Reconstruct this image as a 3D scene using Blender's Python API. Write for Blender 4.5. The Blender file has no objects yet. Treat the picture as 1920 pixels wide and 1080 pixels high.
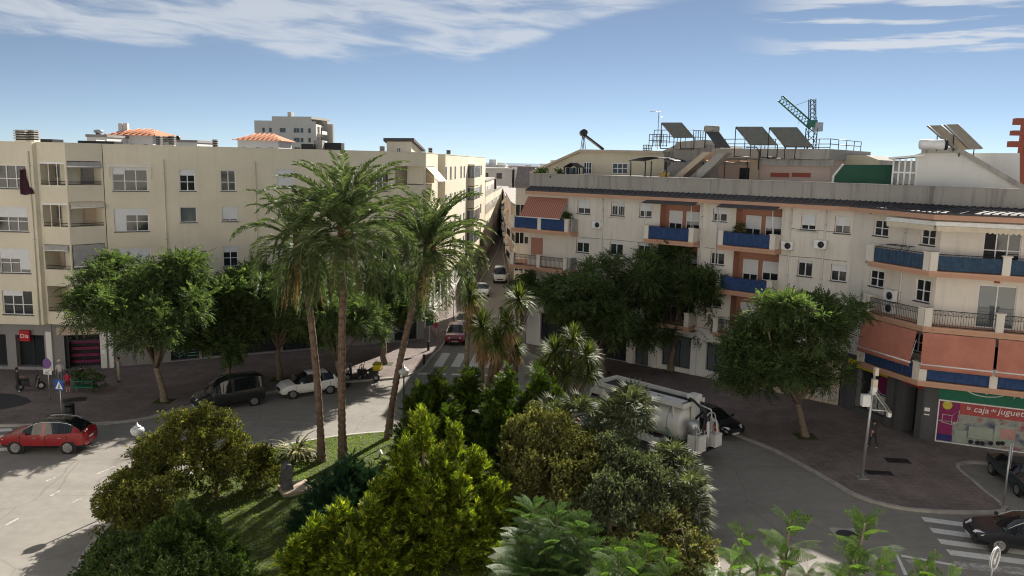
import bpy, bmesh, math, random
from mathutils import Vector, Matrix, noise
PI = math.pi
RAD = math.radians
# ------------------------------------------------------------------ camera, sky, sun, exposure
F_PX, HOR, ROLL, CAM_H = 1520.0, 304.0, 0.022, 16.0
PITCH = math.atan((540 - HOR) / F_PX)
SC = bpy.context.scene
COL = SC.collection
FWD = Vector((0, math.cos(PITCH), -math.sin(PITCH)))
_u0 = Vector((0, math.sin(PITCH), math.cos(PITCH)))
RGT = Vector((1, 0, 0)) * math.cos(ROLL) + _u0 * math.sin(ROLL)
UPV = _u0 * math.cos(ROLL) - Vector((1, 0, 0)) * math.sin(ROLL)
cam_data = bpy.data.cameras.new('camera')
cam_data.sensor_width = 36.0
cam_data.lens = 36.0 * F_PX / 1920.0
cam_data.clip_start = 0.5
cam_data.clip_end = 40000
camera = bpy.data.objects.new('camera', cam_data)
COL.objects.link(camera)
camera.matrix_world = Matrix(((RGT.x, UPV.x, -FWD.x, 0), (RGT.y, UPV.y, -FWD.y, 0), (RGT.z, UPV.z, -FWD.z, CAM_H), (0, 0, 0, 1)))
SC.camera = camera
SUN_AZ, SUN_EL = RAD(24), RAD(33)
SUN_STRENGTH, SKY_STRENGTH, EXPOSURE = 5.0, 0.05, 1.22
world = bpy.data.worlds.new('World')
SC.world = world
world.use_nodes = True
wn, wl = world.node_tree.nodes, world.node_tree.links
wn.clear()
w_out = wn.new('ShaderNodeOutputWorld')
w_bg = wn.new('ShaderNodeBackground')
w_bg.inputs['Strength'].default_value = SKY_STRENGTH
sky = wn.new('ShaderNodeTexSky')
sky.sky_type = 'NISHITA'
sky.sun_disc = False
sky.sun_elevation = SUN_EL
sky.sun_rotation = SUN_AZ
sky.altitude = 0
sky.air_density = 0.4
sky.dust_density = 0.0
sky.ozone_density = 2.0

def wmath(op, a, b=None, c=None):
    n = wn.new('ShaderNodeMath')
    n.operation = op
    for i, v in enumerate((a, b, c)):
        if v is None:
            continue
        if isinstance(v, (int, float)):
            n.inputs[i].default_value = v
        else:
            wl.new(v, n.inputs[i])
    return n.outputs[0]

def wstep(v, a, b):
    n = wn.new('ShaderNodeMapRange')
    n.interpolation_type = 'SMOOTHSTEP'
    wl.new(v, n.inputs['Value'])
    for k, x in (('From Min', a), ('From Max', b)):
        if isinstance(x, (int, float)):
            n.inputs[k].default_value = x
        else:
            wl.new(x, n.inputs[k])
    return n.outputs['Result']

tc = wn.new('ShaderNodeTexCoord')
sx = wn.new('ShaderNodeSeparateXYZ')
wl.new(tc.outputs['Generated'], sx.inputs[0])
s_az = wmath('MULTIPLY', wmath('ARCTAN2', sx.outputs['X'], sx.outputs['Y']), 180 / PI)
s_el = wmath('MULTIPLY', wmath('ARCSINE', sx.outputs['Z']), 180 / PI)

def wnoise(kaz, kel, off, scale=1.0, detail=7, rough=0.6, dist=0.0):
    cx = wn.new('ShaderNodeCombineXYZ')
    wl.new(wmath('MULTIPLY_ADD', s_az, kaz, off), cx.inputs[0])
    wl.new(wmath('ADD', wmath('MULTIPLY', s_el, kel), wmath('MULTIPLY', s_az, kaz * 0.35)), cx.inputs[1])
    n = wn.new('ShaderNodeTexNoise')
    n.inputs['Scale'].default_value = scale
    n.inputs['Detail'].default_value = detail
    n.inputs['Roughness'].default_value = rough
    n.inputs['Distortion'].default_value = dist
    wl.new(cx.outputs[0], n.inputs['Vector'])
    return n.outputs['Fac']

# high thin cirrus: a broad sheet to the left, long wisps to the right
fine = wnoise(0.16, 0.95, 3.0, 1.0, 7, 0.56, 0.6)
soft = wnoise(0.11, 0.5, 11.0, 1.0, 4, 0.5)
edge = wmath('ADD', 6.55, wmath('MULTIPLY', wmath('MAXIMUM', wmath('ADD', s_az, 3.0), 0.0), 0.30))
edge2 = wmath('ADD', edge, wmath('MULTIPLY', wmath('SUBTRACT', soft, 0.5), 2.0))
sheet = wstep(wmath('ADD', s_el, wmath('MULTIPLY', wmath('SUBTRACT', fine, 0.5), 1.6)), edge2, wmath('ADD', edge2, 0.9))
sheet = wmath('MULTIPLY', sheet, wstep(s_az, 14.0, 6.0))
sheet = wmath('MULTIPLY', sheet, wmath('ADD', 0.12, wmath('MULTIPLY', wstep(fine, 0.30, 0.62), 0.88)))
wisp_n = wnoise(0.085, 1.15, 5.3, 1.0, 7, 0.55, 0.25)
wisps = wmath('MULTIPLY', wstep(wisp_n, 0.49, 0.60), wmath('MULTIPLY', wstep(s_az, 14.0, 21.0), wstep(s_el, 6.6, 7.5)))
cover = wmath('MINIMUM', wmath('ADD', wmath('MULTIPLY', sheet, 0.60), wmath('MULTIPLY', wisps, 0.70)), 0.9)
hsv = wn.new('ShaderNodeHueSaturation')
hsv.inputs['Hue'].default_value = 0.492
hsv.inputs['Saturation'].default_value = 0.80
hsv.inputs['Value'].default_value = 0.78
wl.new(sky.outputs[0], hsv.inputs['Color'])
mix = wn.new('ShaderNodeMix')
mix.data_type = 'RGBA'
wl.new(cover, mix.inputs['Factor'])
wl.new(hsv.outputs[0], mix.inputs['A'])
mix.inputs['B'].default_value = (6.6, 6.8, 7.0, 1)
wl.new(mix.outputs['Result'], w_bg.inputs['Color'])
wl.new(w_bg.outputs[0], w_out.inputs['Surface'])
sun_data = bpy.data.lights.new('sun', 'SUN')
sun_data.energy = SUN_STRENGTH
sun_data.angle = RAD(0.53)
sun_data.color = (1.0, 0.93, 0.83)
sun = bpy.data.objects.new('sun', sun_data)
COL.objects.link(sun)
SUN_DIR = Vector((math.sin(SUN_AZ) * math.cos(SUN_EL), math.cos(SUN_AZ) * math.cos(SUN_EL), math.sin(SUN_EL)))
sun.rotation_euler = SUN_DIR.to_track_quat('Z', 'Y').to_euler()
sun.location = (60, 90, 80)
SC.view_settings.view_transform = 'Standard'
SC.view_settings.look = 'None'
SC.view_settings.exposure = EXPOSURE
SC.view_settings.gamma = 1.0
SC.view_settings.use_curve_mapping = False
SC.render.engine = 'CYCLES'
SC.cycles.use_denoising = True
SC.cycles.denoising_prefilter = 'ACCURATE'
SC.cycles.filter_width = 1.1
SC.cycles.max_bounces = 6
SC.cycles.transparent_max_bounces = 6
# ------------------------------------------------------------------ helpers: pixel of the 1920x1080 photograph -> place in the world
import numpy as np
EYE = Vector((0, 0, CAM_H))

def ray(x, y):
    return FWD + RGT * ((x - 960) / F_PX) + UPV * ((540 - y) / F_PX)

def gr(x, y, z=0.0):
    d = ray(x, y)
    t = (z - CAM_H) / d.z
    return Vector((d.x * t, d.y * t, z))

def at(x, y, Y):
    d = ray(x, y)
    t = Y / d.y
    return Vector((d.x * t, Y, CAM_H + d.z * t))

class Wall:
    """vertical plane over the line A-B; n points out of the building, d counts inwards"""
    def __init__(s, A, B):
        s.A = Vector((A[0], A[1], 0)); s.B = Vector((B[0], B[1], 0))
        s.L = (s.B - s.A).length
        s.e = (s.B - s.A) / s.L
        s.n = Vector((s.e.y, -s.e.x, 0))
    def p(s, a, z, d=0.0):
        v = s.A + s.e * a - s.n * d
        return Vector((v.x, v.y, z))
    def px(s, x, y):
        d = ray(x, y)
        det = -d.x * s.e.y + s.e.x * d.y
        t = (-s.A.x * s.e.y + s.e.x * s.A.y) / det
        q = Vector((d.x * t, d.y * t, CAM_H + d.z * t))
        return (q - s.A).dot(s.e), q.z
    def rect(s, x0, y0, x1, y1):
        xm, ym = (x0 + x1) / 2, (y0 + y1) / 2
        return s.px(x0, ym)[0], s.px(x1, ym)[0], s.px(xm, y1)[1], s.px(xm, y0)[1]
    def off(s, d):
        return Wall(s.A - s.n * d, s.B - s.n * d)

class MB:
    def __init__(s):
        s.v = []; s.f = []; s.m = []; s.sm = []
    def face(s, pts, m=0, smooth=False):
        i = len(s.v)
        s.v.extend([tuple(p) for p in pts])
        s.f.append(tuple(range(i, i + len(pts)))); s.m.append(m); s.sm.append(smooth)
    def hexa(s, c, m=0, skip=()):
        """c: 8 corners, bottom ring 0-3, top ring 4-7"""
        i = len(s.v)
        s.v.extend([tuple(p) for p in c])
        for k, q in enumerate(((3, 2, 1, 0), (4, 5, 6, 7), (0, 1, 5, 4), (1, 2, 6, 5), (2, 3, 7, 6), (3, 0, 4, 7))):
            if k in skip: continue
            s.f.append(tuple(i + j for j in q)); s.m.append(m); s.sm.append(False)
    def box(s, x0, x1, y0, y1, z0, z1, m=0, M=None):
        c = [Vector(p) for p in ((x0, y0, z0), (x1, y0, z0), (x1, y1, z0), (x0, y1, z0), (x0, y0, z1), (x1, y0, z1), (x1, y1, z1), (x0, y1, z1))]
        if M is not None: c = [M @ p for p in c]
        s.hexa(c, m)
    def wbox(s, W, a0, a1, z0, z1, d0, d1, m=0):
        """box on a wall: along a0..a1, height z0..z1, from depth d0 (outer) to d1 (inner)"""
        s.hexa([W.p(a0, z0, d0), W.p(a1, z0, d0), W.p(a1, z0, d1), W.p(a0, z0, d1), W.p(a0, z1, d0), W.p(a1, z1, d0), W.p(a1, z1, d1), W.p(a0, z1, d1)], m)
    def tube(s, pts, rad, n=6, m=0, cap=True, smooth=True):
        pts = [Vector(p) for p in pts]
        if isinstance(rad, (int, float)): rad = [rad] * len(pts)
        rings = []
        ref = None
        for k, p in enumerate(pts):
            t = (pts[min(k + 1, len(pts) - 1)] - pts[max(k - 1, 0)])
            t = t.normalized() if t.length > 1e-9 else Vector((0, 0, 1))
            if ref is None:
                ref = Vector((1, 0, 0)) if abs(t.x) < 0.8 else Vector((0, 1, 0))
            u = t.cross(ref)
            if u.length < 1e-6: u = t.cross(Vector((0.3, 0.9, 0.1)))
            u.normalize(); w = t.cross(u).normalized(); ref = u.cross(t)
            i = len(s.v)
            for j in range(n):
                a = 2 * PI * j / n
                s.v.append(tuple(p + (u * math.cos(a) + w * math.sin(a)) * rad[k]))
            rings.append(i)
        for k in range(len(rings) - 1):
            a, b = rings[k], rings[k + 1]
            for j in range(n):
                j2 = (j + 1) % n
                s.f.append((a + j, a + j2, b + j2, b + j)); s.m.append(m); s.sm.append(smooth)
        if cap:
            s.f.append(tuple(rings[0] + j for j in range(n))[::-1]); s.m.append(m); s.sm.append(False)
            s.f.append(tuple(rings[-1] + j for j in range(n))); s.m.append(m); s.sm.append(False)
    def lathe(s, c, prof, n=12, m=0, axis=None, smooth=True):
        """prof: (radius, height) pairs about the axis through c"""
        c = Vector(c)
        M = Matrix.Identity(3) if axis is None else Vector(axis).to_track_quat('Z', 'Y').to_matrix()
        rings = []
        for r, h in prof:
            i = len(s.v)
            for j in range(n):
                a = 2 * PI * j / n
                s.v.append(tuple(c + M @ Vector((r * math.cos(a), r * math.sin(a), h))))
            rings.append(i)
        for k in range(len(rings) - 1):
            a, b = rings[k], rings[k + 1]
            for j in range(n):
                j2 = (j + 1) % n
                s.f.append((a + j, a + j2, b + j2, b + j)); s.m.append(m); s.sm.append(smooth)
        s.f.append(tuple(rings[0] + j for j in range(n))[::-1]); s.m.append(m); s.sm.append(False)
        s.f.append(tuple(rings[-1] + j for j in range(n))); s.m.append(m); s.sm.append(False)
    def prism(s, poly, z0, z1, m=0, mtop=None, bottom=True):
        n = len(poly)
        lo = [(p[0], p[1], z0) for p in poly]; hi = [(p[0], p[1], z1) for p in poly]
        i = len(s.v); s.v.extend(lo + hi)
        for j in range(n):
            k = (j + 1) % n
            s.f.append((i + j, i + k, i + n + k, i + n + j)); s.m.append(m); s.sm.append(False)
        s.f.append(tuple(i + n + j for j in range(n))); s.m.append(m if mtop is None else mtop); s.sm.append(False)
        if bottom:
            s.f.append(tuple(i + j for j in range(n))[::-1]); s.m.append(m); s.sm.append(False)
    def mesh(s, name, mats, off=(0, 0, 0)):
        me = bpy.data.meshes.new(name)
        ox, oy, oz = off
        me.from_pydata([(x - ox, y - oy, z - oz) for x, y, z in s.v], [], s.f)
        for mt in (mats if isinstance(mats, (list, tuple)) else [mats]): me.materials.append(mt)
        me.polygons.foreach_set('material_index', s.m)
        me.polygons.foreach_set('use_smooth', s.sm)
        me.update()
        return me
    def build(s, name, mats, parent=None, loc=None):
        if parent is not None:
            r = parent
            while r.parent: r = r.parent
            off = tuple(r.location)
        else:
            off = tuple(loc) if loc is not None else (0, 0, 0)
        o = bpy.data.objects.new(name, s.mesh(name, mats, off))
        COL.objects.link(o)
        if parent is not None: o.parent = parent
        else: o.location = off
        return o

def thing(name, label, cat, loc=(0, 0, 0), group=None, rz=0.0):
    o = bpy.data.objects.new(name, None)
    COL.objects.link(o)
    o.empty_display_size = 0.3
    o.location = loc; o.rotation_euler = (0, 0, rz)
    return tag(o, label, cat, group)

def tag(o, label, cat, group=None):
    o['label'] = label; o['category'] = cat
    if group: o['group'] = group
    return o

def struct(o, kind='structure'):
    o['kind'] = kind
    return o

def copy_tree(o, loc=None, rz=None, label=None, scale=None, parent=None):
    c = o.copy(); COL.objects.link(c)
    if parent is not None: c.parent = parent
    for ch in KIDS(o): copy_tree(ch, parent=c)
    if loc is not None: c.location = loc
    if rz is not None: c.rotation_euler = (0, 0, rz)
    if scale is not None: c.scale = (scale,) * 3 if isinstance(scale, (int, float)) else scale
    if label: c['label'] = label
    return c

def KIDS(o):
    return [x for x in COL.objects if x.parent == o]

# ------------------------------------------------------------------ materials
class NT:
    def __init__(s, name):
        s.mat = bpy.data.materials.new(name); s.mat.use_nodes = True
        s.t = s.mat.node_tree; s.N = s.t.nodes; s.Lk = s.t.links
        s.b = s.N['Principled BSDF']; s.out = s.N['Material Output']
        s.co = None
    def new(s, k): return s.N.new(k)
    def link(s, a, b): s.Lk.new(a, b)
    def coord(s, scale=(1, 1, 1), kind='Object'):
        c = s.new('ShaderNodeTexCoord'); m = s.new('ShaderNodeMapping')
        m.inputs['Scale'].default_value = scale
        s.link(c.outputs[kind], m.inputs['Vector'])
        return m.outputs[0]
    def noise(s, vec, scale, detail=5, rough=0.6, dist=0.0):
        n = s.new('ShaderNodeTexNoise')
        n.inputs['Scale'].default_value = scale; n.inputs['Detail'].default_value = detail
        n.inputs['Roughness'].default_value = rough; n.inputs['Distortion'].default_value = dist
        s.link(vec, n.inputs['Vector'])
        return n.outputs['Fac']
    def ramp(s, fac, stops):
        r = s.new('ShaderNodeValToRGB')
        e = r.color_ramp.elements
        while len(e) < len(stops): e.new(0.5)
        for k, (p, c) in enumerate(stops):
            e[k].position = p; e[k].color = (c[0], c[1], c[2], 1) if not isinstance(c, (int, float)) else (c, c, c, 1)
        s.link(fac, r.inputs['Fac'])
        return r.outputs['Color']
    def mix(s, fac, a, b, mode='MIX'):
        m = s.new('ShaderNodeMix'); m.data_type = 'RGBA'; m.blend_type = mode
        for v, k in ((fac, 'Factor'), (a, 'A'), (b, 'B')):
            if isinstance(v, (int, float)): m.inputs[k].default_value = v if k == 'Factor' else (v, v, v, 1)
            elif isinstance(v, tuple): m.inputs[k].default_value = (v[0], v[1], v[2], 1)
            else: s.link(v, m.inputs[k])
        return m.outputs['Result']
    def bump(s, h, strength=0.3, dist=0.02):
        b = s.new('ShaderNodeBump'); b.inputs['Strength'].default_value = strength; b.inputs['Distance'].default_value = dist
        s.link(h, b.inputs['Height']); s.link(b.outputs[0], s.b.inputs['Normal'])
    def base(s, c):
        if isinstance(c, tuple): s.b.inputs['Base Color'].default_value = (c[0], c[1], c[2], 1)
        else: s.link(c, s.b.inputs['Base Color'])
    def set(s, **k):
        for a, v in k.items(): s.b.inputs[a.replace('_', ' ')].default_value = v

def mul(c, k): return tuple(min(1.0, x * k) for x in c)

def plain(name, c, rough=0.7, metal=0.0, var=0.10, scale=3.0, spec=0.3, bump=0.0):
    t = NT(name)
    n = t.noise(t.coord(), scale, 5)
    t.base(t.ramp(n, [(0.3, mul(c, 1 - var)), (0.7, mul(c, 1 + var))]))
    t.set(Roughness=rough, Metallic=metal, Specular_IOR_Level=spec)
    if bump: t.bump(n, bump, 0.02)
    return t.mat

def plaster(name, c, dirt=(0.16, 0.15, 0.13), amount=0.35, top=None):
    """painted render: faint mottling, rain streaks, grime"""
    t = NT(name)
    n1 = t.noise(t.coord(), 0.35, 6, 0.62)
    n2 = t.noise(t.coord((2.2, 2.2, 0.16)), 1.0, 5, 0.65)
    n3 = t.noise(t.coord(), 14, 3)
    col = t.ramp(n1, [(0.28, mul(c, 0.90)), (0.72, mul(c, 1.05))])
    st = t.ramp(n2, [(0.52, 0.0), (0.80, 1.0)])
    m = t.new('ShaderNodeMath'); m.operation = 'MULTIPLY'; t.link(st, m.inputs[0]); m.inputs[1].default_value = amount
    col = t.mix(m.outputs[0], col, dirt)
    t.base(col)
    t.set(Roughness=0.92, Specular_IOR_Level=0.12)
    t.bump(n3, 0.15, 0.01)
    return t.mat

def foliage_mat(name, dark, light, tip=None, trans=0.35, rough=0.55, spec=0.25, patch=0.5):
    t = NT(name)
    g = t.new('ShaderNodeNewGeometry')
    rnd = g.outputs['Random Per Island']
    col = t.ramp(rnd, [(0.0, dark), (0.65, light), (1.0, tip or mul(light, 1.25))])
    n = t.noise(t.coord(), 0.7, 3)
    k = t.ramp(n, [(0.3, 1 - patch * 0.5), (0.7, 1 + patch * 0.3)])
    col = t.mix(1.0, col, k, 'MULTIPLY')
    t.base(col)
    t.set(Roughness=rough, Specular_IOR_Level=spec)
    tr = t.new('ShaderNodeBsdfTranslucent')
    tc_ = t.mix(1.0, col, (1.3, 1.4, 0.7), 'MULTIPLY')
    t.link(tc_, tr.inputs['Color'])
    ms = t.new('ShaderNodeMixShader'); ms.inputs[0].default_value = trans
    t.link(t.b.outputs[0], ms.inputs[1]); t.link(tr.outputs[0], ms.inputs[2])
    t.link(ms.outputs[0], t.out.inputs['Surface'])
    return t.mat

M = {}
M['cream'] = plaster('cream_render', (0.71, 0.65, 0.515), (0.42, 0.38, 0.29), 0.26)
M['offwhite'] = plaster('offwhite_render', (0.72, 0.67, 0.60), (0.34, 0.315, 0.29), 0.46)
M['yellowish'] = plaster('pale_yellow_render', (0.62, 0.55, 0.41), (0.35, 0.3, 0.2), 0.25)
M['beige'] = plaster('beige_render', (0.52, 0.43, 0.33), (0.25, 0.22, 0.19), 0.35)
M['pinkish'] = plaster('pink_render', (0.55, 0.42, 0.36), (0.3, 0.25, 0.22), 0.3)
M['salmon'] = plaster('salmon_trim', (0.56, 0.335, 0.235), (0.30, 0.21, 0.16), 0.3)
M['terracotta_wall'] = plaster('terracotta_render', (0.42, 0.215, 0.155), (0.25, 0.15, 0.11), 0.3)
M['white_wall'] = plaster('white_render', (0.70, 0.69, 0.66), (0.4, 0.4, 0.38), 0.22)
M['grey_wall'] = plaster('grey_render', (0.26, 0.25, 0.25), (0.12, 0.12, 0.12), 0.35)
M['dark_stone'] = plaster('dark_stone_cladding', (0.10, 0.10, 0.105), (0.05, 0.05, 0.05), 0.35)
M['concrete'] = plaster('stained_concrete', (0.37, 0.35, 0.32), (0.10, 0.095, 0.09), 0.85)
M['brick_red'] = plaster('red_brick', (0.32, 0.10, 0.07), (0.2, 0.08, 0.06), 0.3)
M['green_wall'] = plaster('green_sheet', (0.035, 0.095, 0.065), (0.03, 0.06, 0.05), 0.3)
M['roof_felt'] = plain('roof_felt', (0.30, 0.28, 0.26), 0.95, var=0.2, scale=0.6)
M['dark_tile'] = plain('dark_roof_tile', (0.075, 0.07, 0.075), 0.8, var=0.35, scale=6)
M['roof_tile'] = plain('clay_roof_tile', (0.42, 0.17, 0.09), 0.85, var=0.3, scale=5)
M['frame_white'] = plain('white_window_frame', (0.78, 0.78, 0.78), 0.4, var=0.04)
M['shutter'] = plain('white_roller_shutter', (0.66, 0.67, 0.68), 0.5, var=0.05)
M['sill'] = plain('dark_sill', (0.07, 0.07, 0.075), 0.6)
M['interior'] = plain('dark_room', (0.03, 0.03, 0.033), 0.9)
M['curtain'] = plain('pale_curtain', (0.45, 0.43, 0.39), 0.9, var=0.2, scale=8)
M['iron'] = plain('dark_iron', (0.035, 0.035, 0.04), 0.5, 0.3)
M['black'] = plain('black_plastic', (0.02, 0.02, 0.022), 0.5)
M['steel'] = plain('galvanised_steel', (0.42, 0.43, 0.44), 0.45, 0.7)
M['white_paint'] = plain('white_metal_paint', (0.75, 0.75, 0.74), 0.4)
M['blue_canvas'] = plain('blue_canvas', (0.028, 0.060, 0.155), 0.85, var=0.25, scale=4)
M['teal_canvas'] = plain('faded_blue_canvas', (0.035, 0.068, 0.115), 0.85, var=0.3, scale=4)
M['awning_red'] = plain('salmon_awning_cloth', (0.46, 0.185, 0.135), 0.9, var=0.14, scale=1.2)
M['awning_cream'] = plain('cream_awning_cloth', (0.62, 0.54, 0.42), 0.9)
M['solar'] = plain('solar_collector_glass', (0.16, 0.16, 0.14), 0.25, 0.0, spec=0.5)
M['bark'] = plain('grey_brown_bark', (0.16, 0.125, 0.095), 0.95, var=0.35, scale=7, bump=0.6)
M['rubber'] = plain('tyre_rubber', (0.018, 0.018, 0.018), 0.85)
M['alloy'] = plain('wheel_alloy', (0.42, 0.43, 0.44), 0.35, 0.8)
M['skin'] = plain('skin', (0.42, 0.24, 0.17), 0.6)
M['hair'] = plain('dark_hair', (0.025, 0.018, 0.014), 0.6)
M['dia_red'] = plain('red_sign_panel', (0.42, 0.01, 0.02), 0.4, var=0.03)
M['white_print'] = plain('white_print', (0.75, 0.75, 0.75), 0.6, var=0.02)
M['yellow_sign'] = plain('yellow_sign_panel', (0.50, 0.40, 0.02), 0.5)
M['green_sign'] = plain('green_sign_panel', (0.01, 0.13, 0.075), 0.5)
M['purple_sign'] = plain('purple_poster', (0.16, 0.015, 0.07), 0.5)
M['blue_sign'] = plain('blue_sign_panel', (0.02, 0.08, 0.30), 0.4)
M['red_paint_sign'] = plain('red_sign_paint', (0.42, 0.03, 0.03), 0.4)

def glass_mat(name, c, rough=0.06):
    t = NT(name); t.base(c); t.set(Roughness=rough, Specular_IOR_Level=0.6)
    n = t.noise(t.coord(), 0.6, 2); t.bump(n, 0.05, 0.05)
    return t.mat
M['glass'] = glass_mat('window_glass', (0.022, 0.026, 0.03))
M['glass_pale'] = glass_mat('pale_window_glass', (0.10, 0.12, 0.13))
M['car_glass'] = glass_mat('car_glass', (0.010, 0.012, 0.014), 0.04)

def striped(name, a, b, freq, axis=0):
    t = NT(name)
    w = t.new('ShaderNodeTexWave'); w.wave_type = 'BANDS'; w.bands_direction = 'XYZ'[axis]
    w.inputs['Scale'].default_value = freq; w.inputs['Distortion'].default_value = 0.0
    c = t.new('ShaderNodeTexCoord'); t.link(c.outputs['UV'], w.inputs['Vector'])
    t.base(t.ramp(w.outputs['Fac'], [(0.45, a), (0.55, b)]))
    t.set(Roughness=0.9, Specular_IOR_Level=0.1)
    return t.mat

def paint(name, c, rough=0.28, coat=0.4):
    t = NT(name); t.base(c); t.set(Roughness=rough, Specular_IOR_Level=0.5, Coat_Weight=coat, Coat_Roughness=0.06)
    n = t.noise(t.coord(), 1.2, 4)
    t.base(t.ramp(n, [(0.3, mul(c, 0.88)), (0.7, mul(c, 1.06))]))
    return t.mat

def text_mesh(txt, size=1.0, extrude=0.01):
    cu = bpy.data.curves.new('lettering', 'FONT')
    cu.body = txt; cu.size = size; cu.extrude = extrude; cu.align_x = 'CENTER'; cu.align_y = 'CENTER'; cu.resolution_u = 3
    o = bpy.data.objects.new('lettering', cu); COL.objects.link(o)
    dg = bpy.context.evaluated_depsgraph_get()
    me = bpy.data.meshes.new_from_object(o.evaluated_get(dg))
    bpy.data.objects.remove(o); bpy.data.curves.remove(cu)
    return me

def wall_text(name, txt, W, a, z, size, mat, parent, d=-0.03, sx=1.0, shear=0.0):
    """lettering lying on a wall, as a part"""
    me = text_mesh(txt, size)
    me.materials.clear(); me.materials.append(mat)
    r = parent
    while r.parent: r = r.parent
    c = W.p(a, z, d) - Vector(r.location)
    for v in me.vertices:
        x, y, zz = v.co
        q = c + W.e * (x * sx + y * shear) + Vector((0, 0, y)) + W.n * zz
        v.co = q
    me.name = name
    o = bpy.data.objects.new(name, me); COL.objects.link(o); o.parent = parent
    return o

# ------------------------------------------------------------------ numpy foliage: one template of leaf quads set down many times in ONE mesh
def quads_mesh(name, V, mat, smooth=False):
    """V: (n,4,3) array"""
    n = len(V)
    me = bpy.data.meshes.new(name)
    me.vertices.add(n * 4); me.loops.add(n * 4); me.polygons.add(n)
    me.vertices.foreach_set('co', np.ascontiguousarray(V, dtype=np.float32).ravel())
    idx = np.arange(n * 4, dtype=np.int32)
    me.loops.foreach_set('vertex_index', idx)
    me.polygons.foreach_set('loop_start', np.arange(0, n * 4, 4, dtype=np.int32))
    me.polygons.foreach_set('loop_total', np.full(n, 4, dtype=np.int32))
    me.materials.append(mat)
    me.update(calc_edges=True)
    return me

def nrm(a):
    return a / (np.linalg.norm(a, axis=-1, keepdims=True) + 1e-9)

def scatter(T, pos, dirs, ups, scale):
    """T (k,4,3) template with x along the spray and z up; returns (n*k,4,3)"""
    x = nrm(dirs); y = nrm(np.cross(ups, x)); z = np.cross(x, y)
    R = np.stack([x, y, z], axis=1)                       # rows
    out = np.einsum('kqi,nij->nkqj', T, R) * scale[:, None, None, None] + pos[:, None, None, :]
    return out.reshape(-1, 4, 3)

def mesh_obj(name, me, parent=None):
    o = bpy.data.objects.new(name, me); COL.objects.link(o)
    if parent is not None: o.parent = parent
    return o

def leaf(base, d, up, L, w, bend=0.0):
    """one rhombic leaf"""
    base, d, up = np.array(base, float), nrm(np.array(d, float)), np.array(up, float)
    sd = nrm(np.cross(up, d))
    mid = base + d * L * 0.45 + up * bend * L
    return np.array([base, mid + sd * w / 2, base + d * L, mid - sd * w / 2])

def t_pinnate(pairs=6, ll=0.30, lw=0.11, droop=0.35, ang=0.95, rng=None):
    r = rng or np.random.default_rng(1); q = []
    for i in range(pairs):
        u = 0.18 + 0.82 * i / pairs
        p = np.array([u, 0, -droop * u * u])
        for s in (-1, 1):
            a = ang + r.uniform(-.15, .15)
            k = ll * (1 - 0.45 * abs(u - 0.5)) * r.uniform(.85, 1.1)
            q.append(leaf(p, (math.cos(a), s * math.sin(a), -0.25 + r.uniform(-.2, .2)), (0, 0.2 * s, 1), k, lw))
    q.append(leaf((1, 0, -droop), (1, 0, -.5), (0, 0, 1), ll * .9, lw))
    return np.array(q)

def t_cluster(n=8, L=0.5, w=0.22, spread=1.0, rng=None):
    r = rng or np.random.default_rng(2); q = []
    for i in range(n):
        a = r.uniform(0, 2 * PI); u = r.uniform(0, 0.8)
        d = np.array([0.35 + r.uniform(0, .6), math.cos(a) * spread, math.sin(a) * spread])
        q.append(leaf((u, 0, 0), d, r.normal(size=3), L * r.uniform(.7, 1.2), w))
    return np.array(q)

def t_feather(n=7, rng=None, flat=0.25):
    """flat fan of scale-leaf twigs, as on a cypress"""
    r = rng or np.random.default_rng(3); q = []
    q.append(leaf((0, 0, 0), (1, 0, .05), (0, 0, 1), 1.0, 0.10))
    for i in range(n):
        u = 0.12 + 0.8 * i / n
        for s in (-1, 1):
            a = r.uniform(.45, .75); L = (0.55 * (1 - u) + 0.2) * r.uniform(.8, 1.15)
            d = (math.cos(a), s * math.sin(a), r.uniform(-flat, flat) + 0.08)
            q.append(leaf((u, 0, 0.03), d, (0, 0, 1), L, 0.10))
    return np.array(q)

def t_fan(n=20, arc=2.5, w=0.085, droop=0.25):
    q = [leaf((-0.7, 0, 0.12), (1, 0, -0.15), (0, 0, 1), 0.75, 0.035)]
    for i in range(n):
        a = -arc + 2 * arc * i / (n - 1)
        d = np.array([math.cos(a), math.sin(a), 0.10])
        L = 0.75 + 0.25 * math.cos(a * .6)
        mid = d * L * 0.55; tip = d * L + np.array([0, 0, -droop * L])
        sd = np.array([-math.sin(a), math.cos(a), 0]) * w * .8
        q.append(np.array([np.zeros(3), mid + sd / 2, mid * 1.02, mid - sd / 2]))
        q.append(np.array([mid + sd / 2, tip, tip * 1.001, mid - sd / 2]))
    return np.array(q)

def shell_points(r, blobs, n, inner=0.55, low=-0.55):
    """points through the outer part of a union of ellipsoids; blobs: (cx,cy,cz,rx,ry,rz)"""
    B = np.array(blobs, float)
    wgt = (B[:, 3] * B[:, 4] + B[:, 3] * B[:, 5]); wgt /= wgt.sum()
    k = r.choice(len(B), n, p=wgt)
    d = nrm(r.normal(size=(n, 3)))
    d[:, 2] = np.where(d[:, 2] < low, -d[:, 2], d[:, 2])
    rad = inner + (1 - inner) * r.random(n) ** 0.6
    pos = B[k, :3] + d * B[k, 3:6] * rad[:, None]
    return pos, nrm(d / B[k, 3:6]), k
# ------------------------------------------------------------------ the setting: ground, sea, roads, pavements, island, paint on the road
rng = np.random.default_rng(7)
random.seed(7)

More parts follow.
